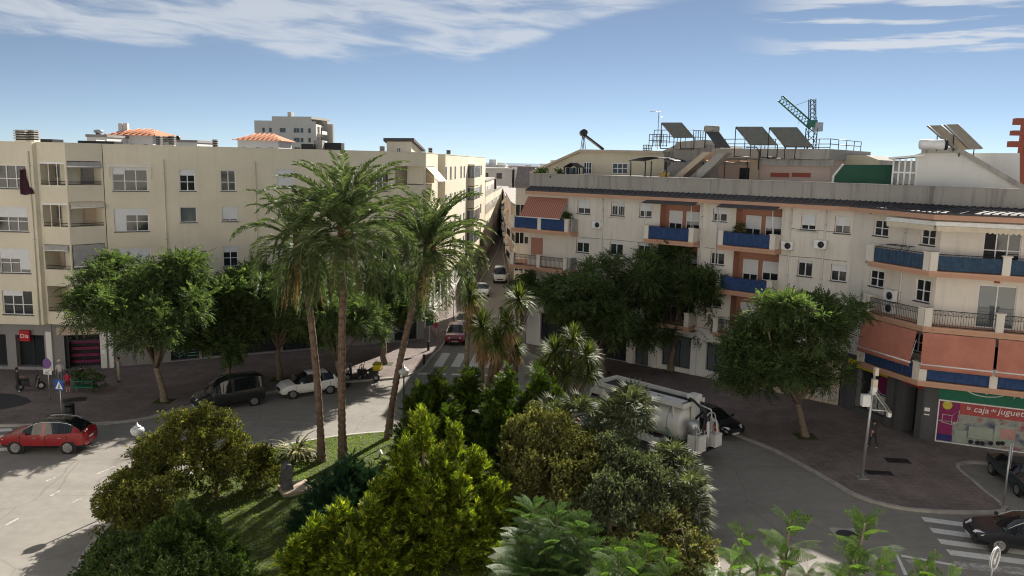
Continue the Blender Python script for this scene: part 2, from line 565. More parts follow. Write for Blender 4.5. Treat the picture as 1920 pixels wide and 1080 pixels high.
def asphalt(name, c, spot=0.25):
    t = NT(name)
    v = t.coord()
    n1 = t.noise(v, 0.16, 6, 0.6, 0.8); n2 = t.noise(v, 2.0, 5); n3 = t.noise(v, 45, 2)
    col = t.ramp(n1, [(0.30, mul(c, 0.82)), (0.55, c), (0.75, mul(c, 1.10))])
    col = t.mix(0.35, col, t.ramp(n2, [(0.3, mul(c, 0.75)), (0.7, mul(c, 1.2))]))
    trk = t.noise(t.coord((0.05, 0.6, 1)), 1.0, 4, 0.6, 0.5)
    col = t.mix(t.ramp(trk, [(0.52, 0.0), (0.75, 0.6)]), col, mul(c, 0.72))
    vor = t.new('ShaderNodeTexVoronoi'); vor.feature = 'DISTANCE_TO_EDGE'; vor.inputs['Scale'].default_value = 0.22
    nv = t.new('ShaderNodeTexNoise'); nv.inputs['Scale'].default_value = 0.5; t.link(v, nv.inputs['Vector'])
    t.link(t.mix(0.25, v, nv.outputs['Color']), vor.inputs['Vector'])
    cr = t.ramp(vor.outputs['Distance'], [(0.0, 1.0), (0.006, 0.0)])
    col = t.mix(t.mix(1.0, cr, 0.45, 'MULTIPLY'), col, mul(c, 0.45))
    t.base(col); t.set(Roughness=0.93, Specular_IOR_Level=0.08)
    t.bump(n3, 0.25, 0.01)
    return t.mat

def paving(name, c, c2, size):
    t = NT(name)
    v = t.coord()
    b = t.new('ShaderNodeTexBrick'); b.inputs['Scale'].default_value = 1.0
    b.inputs['Brick Width'].default_value = size; b.inputs['Row Height'].default_value = size
    b.inputs['Mortar Size'].default_value = 0.008; b.offset = 0.0
    b.inputs['Color1'].default_value = (*c, 1); b.inputs['Color2'].default_value = (*c2, 1); b.inputs['Mortar'].default_value = (*mul(c, .6), 1)
    t.link(v, b.inputs['Vector'])
    n = t.noise(v, 0.5, 6, 0.65); n2 = t.noise(v, 6, 4)
    col = t.mix(1.0, b.outputs['Color'], t.ramp(n, [(0.3, 0.72), (0.7, 1.18)]), 'MULTIPLY')
    col = t.mix(1.0, col, t.ramp(n2, [(0.35, 0.88), (0.65, 1.08)]), 'MULTIPLY')
    t.base(col); t.set(Roughness=0.9, Specular_IOR_Level=0.12)
    return t.mat

def worn_paint(name, c, under, wear=0.5):
    t = NT(name)
    n = t.noise(t.coord(), 3.5, 6, 0.7); n2 = t.noise(t.coord(), 24, 3)
    f = t.ramp(t.mix(0.4, n, n2), [(wear - 0.06, 1.0), (wear + 0.06, 0.0)])
    t.base(t.mix(f, c, under)); t.set(Roughness=0.8, Specular_IOR_Level=0.15)
    return t.mat

ROAD_C = (0.238, 0.224, 0.202)
M['road'] = asphalt('worn_pale_asphalt', ROAD_C)
M['tarmac'] = asphalt('dark_asphalt', (0.065, 0.065, 0.068))
M['ground'] = plain('distant_ground', (0.22, 0.21, 0.18), 0.95, var=0.2, scale=0.05)
M['paving'] = paving('red_brown_paving', (0.180, 0.150, 0.140), (0.210, 0.172, 0.160), 0.4)
M['kerb'] = plain('pale_kerb_stone', (0.34, 0.32, 0.29), 0.85, var=0.22, scale=2)
M['paint'] = worn_paint('worn_road_paint', (0.62, 0.62, 0.60), ROAD_C, 0.40)
M['paint_old'] = worn_paint('very_worn_road_paint', (0.50, 0.49, 0.46), ROAD_C, 0.52)
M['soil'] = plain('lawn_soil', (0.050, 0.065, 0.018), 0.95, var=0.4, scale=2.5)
M['grate'] = plain('cast_iron_grate', (0.05, 0.045, 0.045), 0.7, 0.3)

def sheet(name, poly, z, mat, kind='structure'):
    m = MB(); m.face([(p[0], p[1], z) for p in poly])
    return struct(m.build(name, mat), kind)

sheet('ground', [(-1500, -400), (1500, -400), (1500, 1500), (-1500, 1500)], -0.02, M['ground'])
t = NT('sea_water'); t.base((0.05, 0.11, 0.17)); t.set(Roughness=0.35, Specular_IOR_Level=0.4)
n = t.noise(t.coord((0.02, 0.02, 1)), 1, 6); t.bump(n, 0.4, 1.0)
sheet('sea', [(-15000, 1500), (15000, 1500), (15000, 30000), (-15000, 30000)], -22, t.mat)
sheet('road', [(-90, -20), (80, -20), (80, 260), (-90, 260)], 0.0, M['road'])

ISL = Vector((-4.2, 33.3, 0)); ISL_R = 13.1

def smooth_line(pts, n=5):
    """Catmull-Rom through 2D points"""
    P = [Vector((p[0], p[1])) for p in pts]; out = []
    for i in range(len(P) - 1):
        a, b, c, d = P[max(i - 1, 0)], P[i], P[i + 1], P[min(i + 2, len(P) - 1)]
        for k in range(n):
            u = k / n
            out.append(0.5 * ((2 * b) + (c - a) * u + (2 * a - 5 * b + 4 * c - d) * u * u + (3 * b - a - 3 * c + d) * u ** 3))
    out.append(P[-1])
    return out

def pavement(name, line, rest, z=0.13):
    ln = smooth_line(line)
    m = MB(); m.prism([(p.x, p.y) for p in ln] + list(rest), 0.001, z, 0, bottom=False)
    bmesh_fix(m, name, z)
    # kerb: a proud stone edge along the road side
    k = MB()
    for i in range(len(ln) - 1):
        a, b = ln[i], ln[i + 1]
        def nv(j):
            t_ = (ln[min(j + 1, len(ln) - 1)] - ln[max(j - 1, 0)]).normalized()
            return Vector((t_.y, -t_.x)) * SIDE[name]
        na, nb = nv(i), nv(i + 1)
        c = [a + na * .10, b + nb * .10, b - nb * .08, a - na * .08]
        k.hexa([(p.x, p.y, 0.002) for p in c] + [(p.x, p.y, z + 0.012) for p in c], 0)
    struct(k.build('kerb', M['kerb']))

def bmesh_fix(m, name, z):
    me = m.mesh('pavement', M['paving'])
    bm = bmesh.new(); bm.from_mesh(me)
    bmesh.ops.triangulate(bm, faces=[f for f in bm.faces if len(f.verts) > 4])
    bmesh.ops.recalc_face_normals(bm, faces=bm.faces)
    bm.to_mesh(me); bm.free()
    o = bpy.data.objects.new('pavement', me); COL.objects.link(o); struct(o)

SIDE = {'left': 1, 'right': -1}
pavement('left', [(-70, 43.5), (-45, 44.6), (-34, 45.2), (-29.9, 45.7), (-25.5, 46.2), (-22.6, 47.2), (-20.8, 49.7), (-19.4, 51.3), (-16, 54), (-11.8, 56.7), (-9.6, 57.6), (-7.9, 58.6), (-6.9, 60.6), (-6.6, 63.5), (-6.3, 66.2), (-5.9, 70), (-5.2, 88.8), (-4.3, 107), (-3.0, 140), (-2.2, 190)],
         [(-9, 190), (-9.5, 100), (-10, 82), (-20, 84), (-70, 80)])
pavement('right', [(-3.0, 200), (-1.9, 150), (-.6, 110), (0.3, 85), (0.5, 72), (1.4, 67), (3.6, 63.5), (6.8, 58.6), (10.6, 52.6), (13.7, 46.9), (15.2, 44.3), (16.6, 40.2), (17.3, 38.1), (18.5, 36.9), (20.2, 36.45), (22.6, 36.45), (23.9, 37.0), (24.2, 39.8), (25.3, 43.0), (32, 41.6), (70, 33)],
         [(70, 60), (30, 90), (4, 100), (4, 200)])
# crossing ramps and the dark side street at the far left
q = [gr(0, 741), gr(28, 743), gr(52, 750), gr(60, 757), gr(42, 764), gr(0, 772), gr(-60, 778), gr(-60, 742)]
sheet('side_street', [(p.x, p.y) for p in q], 0.135, M['tarmac'])

# the planted island
ring = [(ISL.x + ISL_R * math.cos(a), ISL.y + ISL_R * math.sin(a)) for a in [2 * PI * i / 96 for i in range(96)]]
k = MB()
for i in range(96):
    a, b = Vector(ring[i]), Vector(ring[(i + 1) % 96])
    c = Vector((ISL.x, ISL.y)); ia, ib = a + (c - a).normalized() * .22, b + (c - b).normalized() * .22
    k.hexa([(a.x, a.y, .002), (b.x, b.y, .002), (ib.x, ib.y, .002), (ia.x, ia.y, .002), (a.x, a.y, .16), (b.x, b.y, .16), (ib.x, ib.y, .16), (ia.x, ia.y, .16)], 0)
struct(k.build('island_kerb', M['kerb']))

def lawn_z(x, y):
    r = math.hypot(x - ISL.x, y - ISL.y) / ISL_R
    return 0.12 + 0.55 * max(0.0, 1 - r * r) + 0.05 * math.sin(x * 1.1) * math.cos(y * .9) * (1 - r)

lm = MB(); NR, NA = 14, 64
def lp(i, j):
    r = (ISL_R - .21) * i / NR; a = 2 * PI * j / NA
    x, y = ISL.x + r * math.cos(a), ISL.y + r * math.sin(a)
    return (x, y, lawn_z(x, y))
for i in range(NR):
    for j in range(NA):
        f = [lp(i, j), lp(i + 1, j), lp(i + 1, j + 1), lp(i, j + 1)]
        lm.face(f if i else [f[0], f[1], f[2]], 0, True)
struct(lm.build('lawn', M['soil']))
# mown blades, thickest where the photograph looks on the lawn
N = 72000
ga = rng.random(N) * 2 * PI; gq = np.sqrt(rng.random(N)) * (ISL_R - .25)
gx, gy = ISL.x + gq * np.cos(ga), ISL.y + gq * np.sin(ga)
keep = (gx < 3.5) & (gy > 24); gx, gy = gx[keep], gy[keep]
gz = np.array([lawn_z(x, y) for x, y in zip(gx, gy)])
pos = np.stack([gx, gy, gz - .01], 1)
d = np.stack([rng.normal(size=len(gx)) * .45, rng.normal(size=len(gx)) * .45, np.ones(len(gx))], 1)
T = np.array([leaf((0, 0, 0), (1, .25, 0), (0, 0, 1), 1.0, .30), leaf((0, .1, 0), (1, -.3, .2), (0, .3, 1), .8, .30)])
M['grass'] = foliage_mat('mown_grass', (0.11, 0.17, 0.014), (0.17, 0.245, 0.022), (0.23, 0.28, 0.04), 0.5, 0.7, 0.1, 0.9)
struct(mesh_obj('grass', quads_mesh('grass', scatter(T, pos, d, rng.normal(size=d.shape), rng.uniform(.05, .12, len(gx))), M['grass'])), 'stuff')

# road paint
def stripe(name, pts, mat, z=0.004):
    m = MB(); m.face([(p[0], p[1], z) for p in pts]); return struct(m.build(name, mat))
for i in range(5):
    x = -6.05 + 1.36 * i
    stripe('crosswalk_stripe', [(x, 62.0), (x + .72, 62.0), (x + 1.0, 66.6), (x + .30, 66.6)], M['paint'])
for i in range(6):
    x = -7.0 + 1.28 * i
    stripe('give_way_dash', [(x, 59.5), (x + .85, 59.5), (x + .85, 59.95), (x, 59.95)], M['paint'])
for a, b, c, d_ in (((1727, 969), (1930, 996), (1930, 1004), (1734, 978)), ((1742, 989), (1930, 1015), (1930, 1024), (1750, 999)), ((1757, 1010), (1930, 1033), (1930, 1042), (1765, 1020)),
                    ((1773, 1030), (1930, 1050), (1930, 1060), (1783, 1041))):
    stripe('crosswalk_stripe', [gr(*a), gr(*b), gr(*c), gr(*d_)][::-1], M['paint'])
stripe('crosswalk_stripe', [gr(1786, 1052), gr(1930, 1066), gr(1930, 1080), gr(1800, 1066)][::-1], M['paint_old'])
stripe('parking_line', [gr(1679, 1040), gr(1684, 1040), gr(1702, 1078), gr(1695, 1078)][::-1], M['paint'])
stripe('parking_line', [gr(1690, 1040), gr(1792, 1058), gr(1792, 1062), gr(1690, 1044)][::-1], M['paint'])
stripe('worn_marking', [gr(1696, 1049), gr(1712, 1049), gr(1738, 1066), gr(1722, 1068)][::-1], M['paint_old'])
stripe('worn_marking', [gr(1668, 1021), gr(1688, 1022), gr(1697, 1034), gr(1676, 1034)][::-1], M['paint_old'])
for x in (0, 1, 2, 3):
    stripe('crosswalk_stripe', [gr(-40, 806 + 12 * x), gr(20 + 4 * x, 803 + 12 * x), gr(26 + 4 * x, 808 + 12 * x), gr(-40, 812 + 12 * x)][::-1], M['paint'])
for a, b, w in (((182, 889), (216, 874), .12), ((10, 985), (34, 972), .12), ((95, 930), (112, 920), .10), ((136, 942), (152, 934), .10), ((86, 902), (104, 895), .10), ((170, 795), (196, 789), .16), ((185, 800), (216, 793), .16), ((150, 812), (176, 806), .16)):
    p, q = gr(*a), gr(*b); e = (q - p).normalized(); s_ = Vector((-e.y, e.x, 0)) * w / 2
    stripe('lane_dash', [p - s_, q - s_, q + s_, p + s_], M['paint_old'])
sheet('road_patch', [(p.x, p.y) for p in (gr(1553, 989), gr(1600, 990), gr(1618, 1003), gr(1606, 1016), gr(1573, 1013))], 0.004, M['kerb'])

def drain(name, label, c, w, l, rz, z):
    m = MB()
    m.box(-w / 2, w / 2, -l / 2, l / 2, 0, .02)
    t_ = thing(name, label, 'drain grate' if name == 'drain_grate' else 'manhole', (c[0], c[1], z), None, rz)
    m.build('grate_frame', M['grate'], None).parent = t_
    for i in range(9):
        b = MB(); x = -w / 2 + w * (i + .5) / 9; b.box(x - .035, x + .035, -l / 2 + .06, l / 2 - .06, .02, .034)
        b.build('grate_bar', M['iron'], None).parent = t_
p = gr(1683, 864, .13); drain('drain_grate', 'dark iron drain grate in the right pavement nearest the toy shop window', p, 1.25, .75, -.1, .134)
p = gr(1648, 887, .13); drain('drain_grate', 'dark iron drain grate in the right pavement beside the camera pole foot', p, 1.35, .6, -.1, .134)
p = gr(140, 750, .13); drain('drain_grate', 'dark iron grate in the left pavement behind the crossing sign', p, 1.3, .9, .5, .134)
m = MB(); p = gr(1589, 1003); m.lathe((p.x, p.y, .006), [(.48, 0), (.48, .012), (.42, .016), (.40, .010)], 24)
tag(m.build('manhole_cover', M['grate'], None, (p.x, p.y, .006)), 'round iron manhole cover set in a pale patch of the right road', 'manhole cover')
# ------------------------------------------------------------------ building kit
def part(m, name, mat, parent):
    """a part whose shape is given in its thing's own coordinates"""
    o = bpy.data.objects.new(name, m.mesh(name, mat)); COL.objects.link(o); o.parent = parent
    return o

def wall_holes(m, W, a0, a1, z0, z1, holes=(), mi=0, mr=0):
    holes = [h for h in holes if h[0] < a1 and h[1] > a0 and h[2] < z1 and h[3] > z0]
    hs = [(max(h[0], a0), min(h[1], a1), max(h[2], z0), min(h[3], z1), h[4]) for h in holes]
    A = sorted({a0, a1, *[h[0] for h in hs], *[h[1] for h in hs]})
    Z = sorted({z0, z1, *[h[2] for h in hs], *[h[3] for h in hs]})
    for j in range(len(Z) - 1):
        run = None
        for i in range(len(A) - 1):
            ca, cz = (A[i] + A[i + 1]) / 2, (Z[j] + Z[j + 1]) / 2
            hole = any(h[0] < ca < h[1] and h[2] < cz < h[3] for h in hs)
            if not hole and run is None: run = A[i]
            if run is not None and (hole or i == len(A) - 2):
                e = A[i] if hole else A[i + 1]
                m.face([W.p(run, Z[j]), W.p(e, Z[j]), W.p(e, Z[j + 1]), W.p(run, Z[j + 1])], mi)
                run = None
    for h in hs:
        x0, x1, y0, y1, d = h
        for p, q in (((x0, y0), (x1, y0)), ((x1, y0), (x1, y1)), ((x1, y1), (x0, y1)), ((x0, y1), (x0, y0))):
            m.face([W.p(p[0], p[1]), W.p(q[0], q[1]), W.p(q[0], q[1], d), W.p(p[0], p[1], d)], mr)

def window(root, W, r, cols=2, transom=0.42, shut=0.0, depth=0.14, pane='glass', opened=(), sill=True, fm='frame_white', label=None, bars=0):
    a0, a1, z0, z1 = r
    t = 0.055
    m = MB()
    d0, d1 = depth - .045, depth + .03
    m.wbox(W, a0, a0 + t, z0, z1, d0, d1); m.wbox(W, a1 - t, a1, z0, z1, d0, d1)
    m.wbox(W, a0 + t, a1 - t, z0, z0 + t, d0, d1); m.wbox(W, a0 + t, a1 - t, z1 - t, z1, d0, d1)
    w = (a1 - a0 - 2 * t) / cols
    for i in range(1, cols):
        x = a0 + t + w * i; m.wbox(W, x - t * .55, x + t * .55, z0 + t, z1 - t, d0 - .004, d1)
    zt = z0 + (z1 - z0) * transom if transom else None
    if zt: m.wbox(W, a0 + t, a1 - t, zt - t * .45, zt + t * .45, d0 + .004, d1)
    for i in range(bars):
        x = a0 + (a1 - a0) * (i + .5) / bars; m.wbox(W, x - .012, x + .012, z0, z1, -.03, -.006)
    f = m.build('window', M[fm], root)
    if label: f['label'] = label
    for i in range(cols):
        x0, x1 = a0 + t + w * i, a0 + t + w * (i + 1)
        rows = [(z0 + t, zt), (zt, z1 - t)] if zt else [(z0 + t, z1 - t)]
        for y0, y1 in rows:
            p = MB(); p.wbox(W, x0, x1, y0, y1, depth, depth + .02)
            p.build('pane', M['interior'] if i in opened else M[pane], f)
        s = shut[i] if isinstance(shut, (list, tuple)) else shut
        if s > 0.02:
            p = MB(); zz = z1 - (z1 - z0) * s
            n = max(2, int((z1 - zz) / .16))
            for k in range(n):
                lo = zz + (z1 - zz) * k / n
                p.hexa([W.p(x0, lo, depth - .075), W.p(x1, lo, depth - .075), W.p(x1, lo, depth - .05), W.p(x0, lo, depth - .05),
                        W.p(x0, lo + (z1 - zz) / n, depth - .062), W.p(x1, lo + (z1 - zz) / n, depth - .062), W.p(x1, lo + (z1 - zz) / n, depth - .05), W.p(x0, lo + (z1 - zz) / n, depth - .05)])
            p.build('shutter', M['shutter'], f)
    if sill:
        p = MB(); p.wbox(W, a0 - .06, a1 + .06, z0 - .06, z0, -.06, depth); p.build('sill', M['sill'], f)
    return f

def rail(root, W, a0, a1, z0, z1, d, name='railing', mat='iron', step=0.13, scroll=False):
    m = MB()
    for z in (z0 + .06, z1): m.tube([W.p(a0, z, d), W.p(a1, z, d)], .022, 4)
    n = max(1, int((a1 - a0) / step))
    for i in range(n + 1):
        x = a0 + (a1 - a0) * i / n
        m.tube([W.p(x, z0 + .06, d), W.p(x, z1, d)], .012, 4, cap=False)
    if scroll:
        zc = z1 - .14
        m.tube([W.p(a0, zc - .12, d), W.p(a1, zc - .12, d)], .012, 4)
        n = max(1, int((a1 - a0) / .26))
        for i in range(n):
            c = a0 + (a1 - a0) * (i + .5) / n
            m.tube([W.p(c + .10 * math.cos(k * PI / 3), zc + .10 * math.sin(k * PI / 3), d) for k in range(7)], .010, 4, cap=False)
    return struct(m.build(name, M[mat], root), 'stuff')

def coping(root, W, a0, a1, z, mat='cream', h=.55, th=.22):
    m = MB(); m.wbox(W, a0, a1, z - h, z, .003, th)
    m.wbox(W, a0 - .02, a1 + .02, z + .001, z + .05, -.03, th + .03)
    m.build('parapet', M[mat], root)

def backing(root, W, r, d, mat='interior', name='recess_wall'):
    a0, a1, z0, z1 = r
    m = MB(); m.wbox(W, a0 - .05, a1 + .05, z0 - .05, z1 + .05, d, d + .08)
    return m.build(name, M[mat], root)

def chimney(parent, c, w, h, z, mat='cream'):
    m = MB(); x, y = c
    m.box(x - w / 2, x + w / 2, y - w / 2, y + w / 2, z, z + h)
    o = m.build('chimney', M[mat], parent)
    for k in range(4):
        b = MB(); zz = z + h + .05 + .17 * k
        b.box(x - w * .55, x + w * .55, y - w * .55, y + w * .55, zz + .05, zz + .13)
        b.build('chimney_slab', M['concrete'], parent if parent.parent is None else parent).parent = parent
    b = MB(); b.box(x - w * .42, x + w * .42, y - w * .42, y + w * .42, z + h, z + h + .72); b.build('flue', M['black'], parent)
    return o

# ------------------------------------------------------------------ cream apartment block at the left, and along the street
LB = thing('apartment_building', 'cream four storey apartment block with supermarket on the left corner of the street', 'building', (-22, 63, 0))
ZB, ZT = 3.72, 16.62
WL = Wall((-50, 57.1), (-33.55, 57.0)); WF1 = Wall((-33.45, 57.35), (-31.35, 57.15)); WF2 = Wall((-31.35, 57.15), (-29.72, 59.05))
WM = Wall((-29.7, 59.1), (-7.7, 71.05)); WS = Wall((-7.7, 71.05), (-7.45, 79.5)); WE = Wall((-8.7, 87.0), (-7.35, 87.0)); WT = Wall((-7.35, 87.0), (-4.8, 135.0))
wins = []                                            # (wall, rect, kwargs)
def addw(W, r, **k): wins.append((W, r, k))
for px, sh in (((-22, 309, 49, 353), (0, 0, 0)), ((0, 388, 52, 434), (.42, .42, .42)), ((4, 466, 56, 512), (.42, .42, .85)), ((9, 545, 61, 590), (.22, .22, .0))):
    r = WL.rect(*px); addw(WL, (r[1] - 2.15, r[1], r[2], r[3]), cols=3, shut=sh)
    addw(WL, (r[1] - 6.4, r[1] - 4.3, r[2], r[3]), cols=3, shut=.4)
rows = [((211, 314, 277, 358), 3, (.30, .12, .12)), ((337, 318, 366, 358), 2, .28), ((414, 319, 442, 358), 2, .05), ((519, 317, 553, 353), 2, .96), ((694, 322, 730, 358), 3, .1)]
rows2 = [((214, 391, 279, 434), 3, (1.0, .3, .3)), ((338, 388, 369, 417), 1, 0), ((416, 387, 446, 415), 2, .85), ((520, 388, 547, 410), 2, .2)]
for lst, dz in ((rows, 0), (rows2, 0), (rows, -5.9), (rows2, -5.9)):
    for px, c, sh in lst:
        r = WM.rect(*px)
        if dz:
            rr = random.random(); sh = (.95 if rr < .4 else .3)
        addw(WM, (r[0], r[1], r[2] + dz, r[3] + dz), cols=c, shut=sh, transom=0 if c == 1 else .42, pane='glass_pale' if c == 1 else 'glass')
a_bal0 = WM.px(738, 330)[0]
LV = [4.0 + 2.97 * k for k in range(4)]              # floor levels
bal = []
for k, zf in enumerate(LV):
    bal.append((a_bal0 + .12, WM.L - .14, zf + .95, zf + 2.55, 2.1))
m = MB(); hs = [(*r, k.get('depth', .14)) for W, r, k in wins if W is WL]
wall_holes(m, WL, 0, WL.L, ZB, ZT, hs)
m.build('wall', M['cream'], LB)
m = MB(); hs = [(*r, .14) for W, r, k in wins if W is WM] + bal
wall_holes(m, WM, 0, WM.L, ZB, ZT, hs)
m.build('wall', M['cream'], LB)
f1 = []; f2 = []
for k, (ya, yb, yc, yd) in enumerate(((304, 347, 302, 347), (381, 425, 378, 425), (458, 505, 458, 505), (536, 584, 536, 584))):
    r = WF1.rect(69, ya, 116, yb); f1.append((.12, WF1.L - .10, r[2], r[3], 1.7))
    r = WF2.rect(122, yc, 188, yd); f2.append((.08, WF2.L - .12, r[2], r[3], 1.3))
m = MB(); wall_holes(m, WF1, 0, WF1.L, ZB, ZT, f1); wall_holes(m, WF2, 0, WF2.L, ZB, ZT, f2)
m.face([WL.p(WL.L, ZB), WF1.p(0, ZB), WF1.p(0, ZT), WL.p(WL.L, ZT)])
m.build('bay_wall', M['cream'], LB)
# balcony recesses in the bay
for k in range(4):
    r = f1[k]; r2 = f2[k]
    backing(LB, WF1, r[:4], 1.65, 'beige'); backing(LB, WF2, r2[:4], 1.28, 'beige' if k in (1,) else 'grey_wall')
    d = window(LB, WF1.off(1.45), (r[0] + .9, r[0] + 1.7, r[2] - .02, r[3] - .35), cols=2, transom=0, sill=False)
    rail(LB, WF1, r[0], r[1], r[2], r[2] + .26, .10, step=.55)
    rail(LB, WF2, r2[0], r2[1], r2[2], r2[2] + .22, .10, step=.6)
    if k in (2, 3) :                                 # glazed-in corners of the two upper floors (index 0 is the lowest window row in the list order below)
        pass
for k in (0, 1):                                     # the two topmost: sheets of glass on the left face
    r = f1[k]
    for i in range(3):
        x0 = r[0] + (r[1] - r[0]) * i / 3; x1 = r[0] + (r[1] - r[0]) * (i + 1) / 3
        m = MB(); m.wbox(WF1, x0, x0 + .035, r[2], r[3], .03, .07); m.build('glazing_bar', M['frame_white'], LB)
    m = MB(); m.wbox(WF1, r[0], r[1], r[3] - .12, r[3], .02, .12); m.build('glazing_rail', M['frame_white'], LB)
    m = MB(); m.wbox(WF1, r[0] + .25, r[0] + 1.0, r[2] + .5, r[3] - .3, 1.3, 1.36); m.build('balcony_door', M['glass_pale'], LB)
def blind(root, W, a0, a1, ztop, zbot, d, out, mat, name='awning', bar=True, valance=0.0):
    m = MB(); n = 5
    P = []
    for i in range(n + 1):
        u = i / n; P.append((ztop + (zbot - ztop) * u, d - out * u - .04 * math.sin(PI * u)))
    for i in range(n):
        m.face([W.p(a0, P[i][0], P[i][1]), W.p(a0, P[i + 1][0], P[i + 1][1]), W.p(a1, P[i + 1][0], P[i + 1][1]), W.p(a1, P[i][0], P[i][1])], 0, True)
    if valance:
        k = max(3, int((a1 - a0) / .25))
        for i in range(k):
            x0, x1 = a0 + (a1 - a0) * i / k, a0 + (a1 - a0) * (i + 1) / k
            zz, dd = P[-1]
            m.face([W.p(x0, zz, dd), W.p((x0 + x1) / 2, zz - valance * 1.15, dd), W.p(x1, zz, dd)], 0)
            m.face([W.p(x0, zz, dd), W.p(x0, zz - valance * .8, dd), W.p((x0 + x1) / 2, zz - valance * 1.15, dd)], 0)
            m.face([W.p(x1, zz, dd), W.p((x0 + x1) / 2, zz - valance * 1.15, dd), W.p(x1, zz - valance * .8, dd)], 0)
    me = m.mesh(name, M[mat] if isinstance(mat, str) else mat, tuple(root.location))
    uv = me.uv_layers.new(name='UVMap')
    for li, l in enumerate(me.loops):
        v = Vector(me.vertices[l.vertex_index].co) + Vector(root.location)
        uv.data[li].uv = ((v - W.A).dot(W.e), v.z)
    o = bpy.data.objects.new(name, me); COL.objects.link(o); o.parent = root
    if bar:
        b = MB(); b.tube([W.p(a0 - .03, P[-1][0], P[-1][1] - .02), W.p(a1 + .03, P[-1][0], P[-1][1] - .02)], .045, 6)
        b.build('awning_bar', M['white_paint'], root).parent = o
        for x in (a0 + .05, a1 - .05):
            b = MB(); b.tube([W.p(x, P[0][0] - .5, d + .05), W.p(x, P[-1][0], P[-1][1])], .02, 5); b.build('awning_arm', M['white_paint'], root).parent = o
    return o
M['grey_cloth'] = plain('grey_blind_cloth', (0.36, 0.35, 0.33), 0.9, var=.12)
r = f2[0]; blind(LB, WF2, r[0], r[1], r[3] - .05, r[3] - .38, .04, .1, 'grey_cloth', 'awning', True, .12)
r = f2[1]; blind(LB, WF2, r[0], r[1], r[3] - .02, r[3] - .42, .04, .35, 'awning_cream', 'awning', True)
r = f2[2]; blind(LB, WF2, r[0] + .05, r[1] - .05, r[3] - .05, r[2] + .22, .04, .18, 'grey_cloth', 'awning', True)
r = f1[2]; blind(LB, WF1, r[0] + .05, r[1] - .05, r[3] - .03, r[3] - .42, .04, .2, 'grey_cloth', 'awning', True)
for W, r, k in wins:
    window(LB, W, r, **k)
# awning frame over the wide top window
r = WM.rect(202, 312, 286, 334)
m = MB(); m.wbox(WM, r[0], r[1], r[3] - .02, r[3] + .08, -.12, -.01)
for x in (r[0] + .1, r[1] - .1): m.tube([WM.p(x, r[3], -.06), WM.p(x, r[2], -.05)], .02, 4)
m.build('awning_frame', M['white_paint'], LB)
# corner balconies at the street
for k, zf in enumerate(LV):
    b = bal[k]
    backing(LB, WM, b[:4], 2.05, 'cream')
m = MB(); hs = [(.12, 2.0, z + 1.0, z + 2.55, .1) for z in LV]
wall_holes(m, WS, 0, WS.L, ZB, ZT, [(.12, 5.8, z + 1.0, z + 2.55, 1.6) for z in LV])
m.face([WS.p(WS.L, ZB), WE.p(0, ZB), WE.p(0, ZT), WS.p(WS.L, ZT)])
wall_holes(m, WE, 0, WE.L, ZB, ZT)
m.build('wall', M['cream'], LB)
for z in LV:
    backing(LB, WS, (.12, 5.8, z + 1.0, z + 2.55), 1.55, 'cream')
blind(LB, WS, .15, 5.6, LV[3] + 2.5, LV[3] + 1.25, .0, 1.15, 'awning_cream')
blind(LB, WS, .15, 5.6, LV[2] + 2.5, LV[2] + 1.5, .0, 1.0, 'awning_cream')
# street side: tall narrow windows in pairs, one glazed bay
cols_px = ((834.7, 838), (843.3, 846.8), (852, 855), (863, 866), (869, 872), (896, 898.3), (901, 903.3))
sw = []
for z in LV:
    for x0, x1 in cols_px:
        a0, a1 = WT.px(x0, 340)[0], WT.px(x1, 340)[0]
        sw.append((a0, min(a1, a0 + 2.4), z + .9 if z > 5 else z + .9, z + 2.5, .05))
m = MB(); wall_holes(m, WT, 0, WT.L, ZB, ZT, sw); m.build('wall', M['cream'], LB)
for h in sw: window(LB, WT, h[:4], cols=2, transom=0, shut=0, depth=.05, sill=False)
a0, a1 = WT.px(877, 340)[0], WT.px(889, 340)[0]
for z in LV:
    m = MB(); m.wbox(WT, a0, a1, z - .15, z + .9, -.9, -.002); m.wbox(WT, a0, a1, z + 2.5, z + 2.7, -.9, -.002); m.build('bay_box', M['cream'], LB)
    m = MB(); m.wbox(WT, a0 + .1, a1 - .1, z + .9, z + 2.5, -.85, -.004); m.build('bay_glazing', M['glass_pale'], LB)
    m = MB()
    for x in (a0 + .05, (a0 + a1) / 2, a1 - .05): m.wbox(WT, x - .05, x + .05, z + .9, z + 2.5, -.9, -.86)
    m.build('bay_frame', M['frame_white'], LB)
# roof, parapets, things fixed on the roof
m = MB()
foot = [WL.p(0, 0), WL.p(WL.L, 0), WF1.p(0, 0), WF2.p(0, 0), WM.p(0, 0), WS.p(0, 0), WS.p(WS.L, 0), WE.p(0, 0), WT.p(0, 0), WT.p(WT.L, 0), Vector((-22, 135, 0)), Vector((-24, 80, 0)), Vector((-50, 75, 0))]
lo = [(p.x, p.y, ZT - .5) for p in foot]; m.face(lo)
lo2 = [(p.x, p.y, ZB) for p in foot]; m.face(lo2)
for a, b in ((9, 10), (10, 11), (11, 12), (12, 0)):
    m.face([(foot[a].x, foot[a].y, 0), (foot[b].x, foot[b].y, 0), (foot[b].x, foot[b].y, ZT), (foot[a].x, foot[a].y, ZT)])
me = m.mesh('roof', M['roof_felt'], tuple(LB.location))
bm = bmesh.new(); bm.from_mesh(me); bmesh.ops.triangulate(bm, faces=[f for f in bm.faces if len(f.verts) > 4]); bm.to_mesh(me); bm.free()
roofL = mesh_obj('roof', me, LB)
for W in (WL, WF1, WF2, WM, WS, WE, WT): coping(LB, W, 0.0 if W is not WT else .05, W.L - .005, ZT)
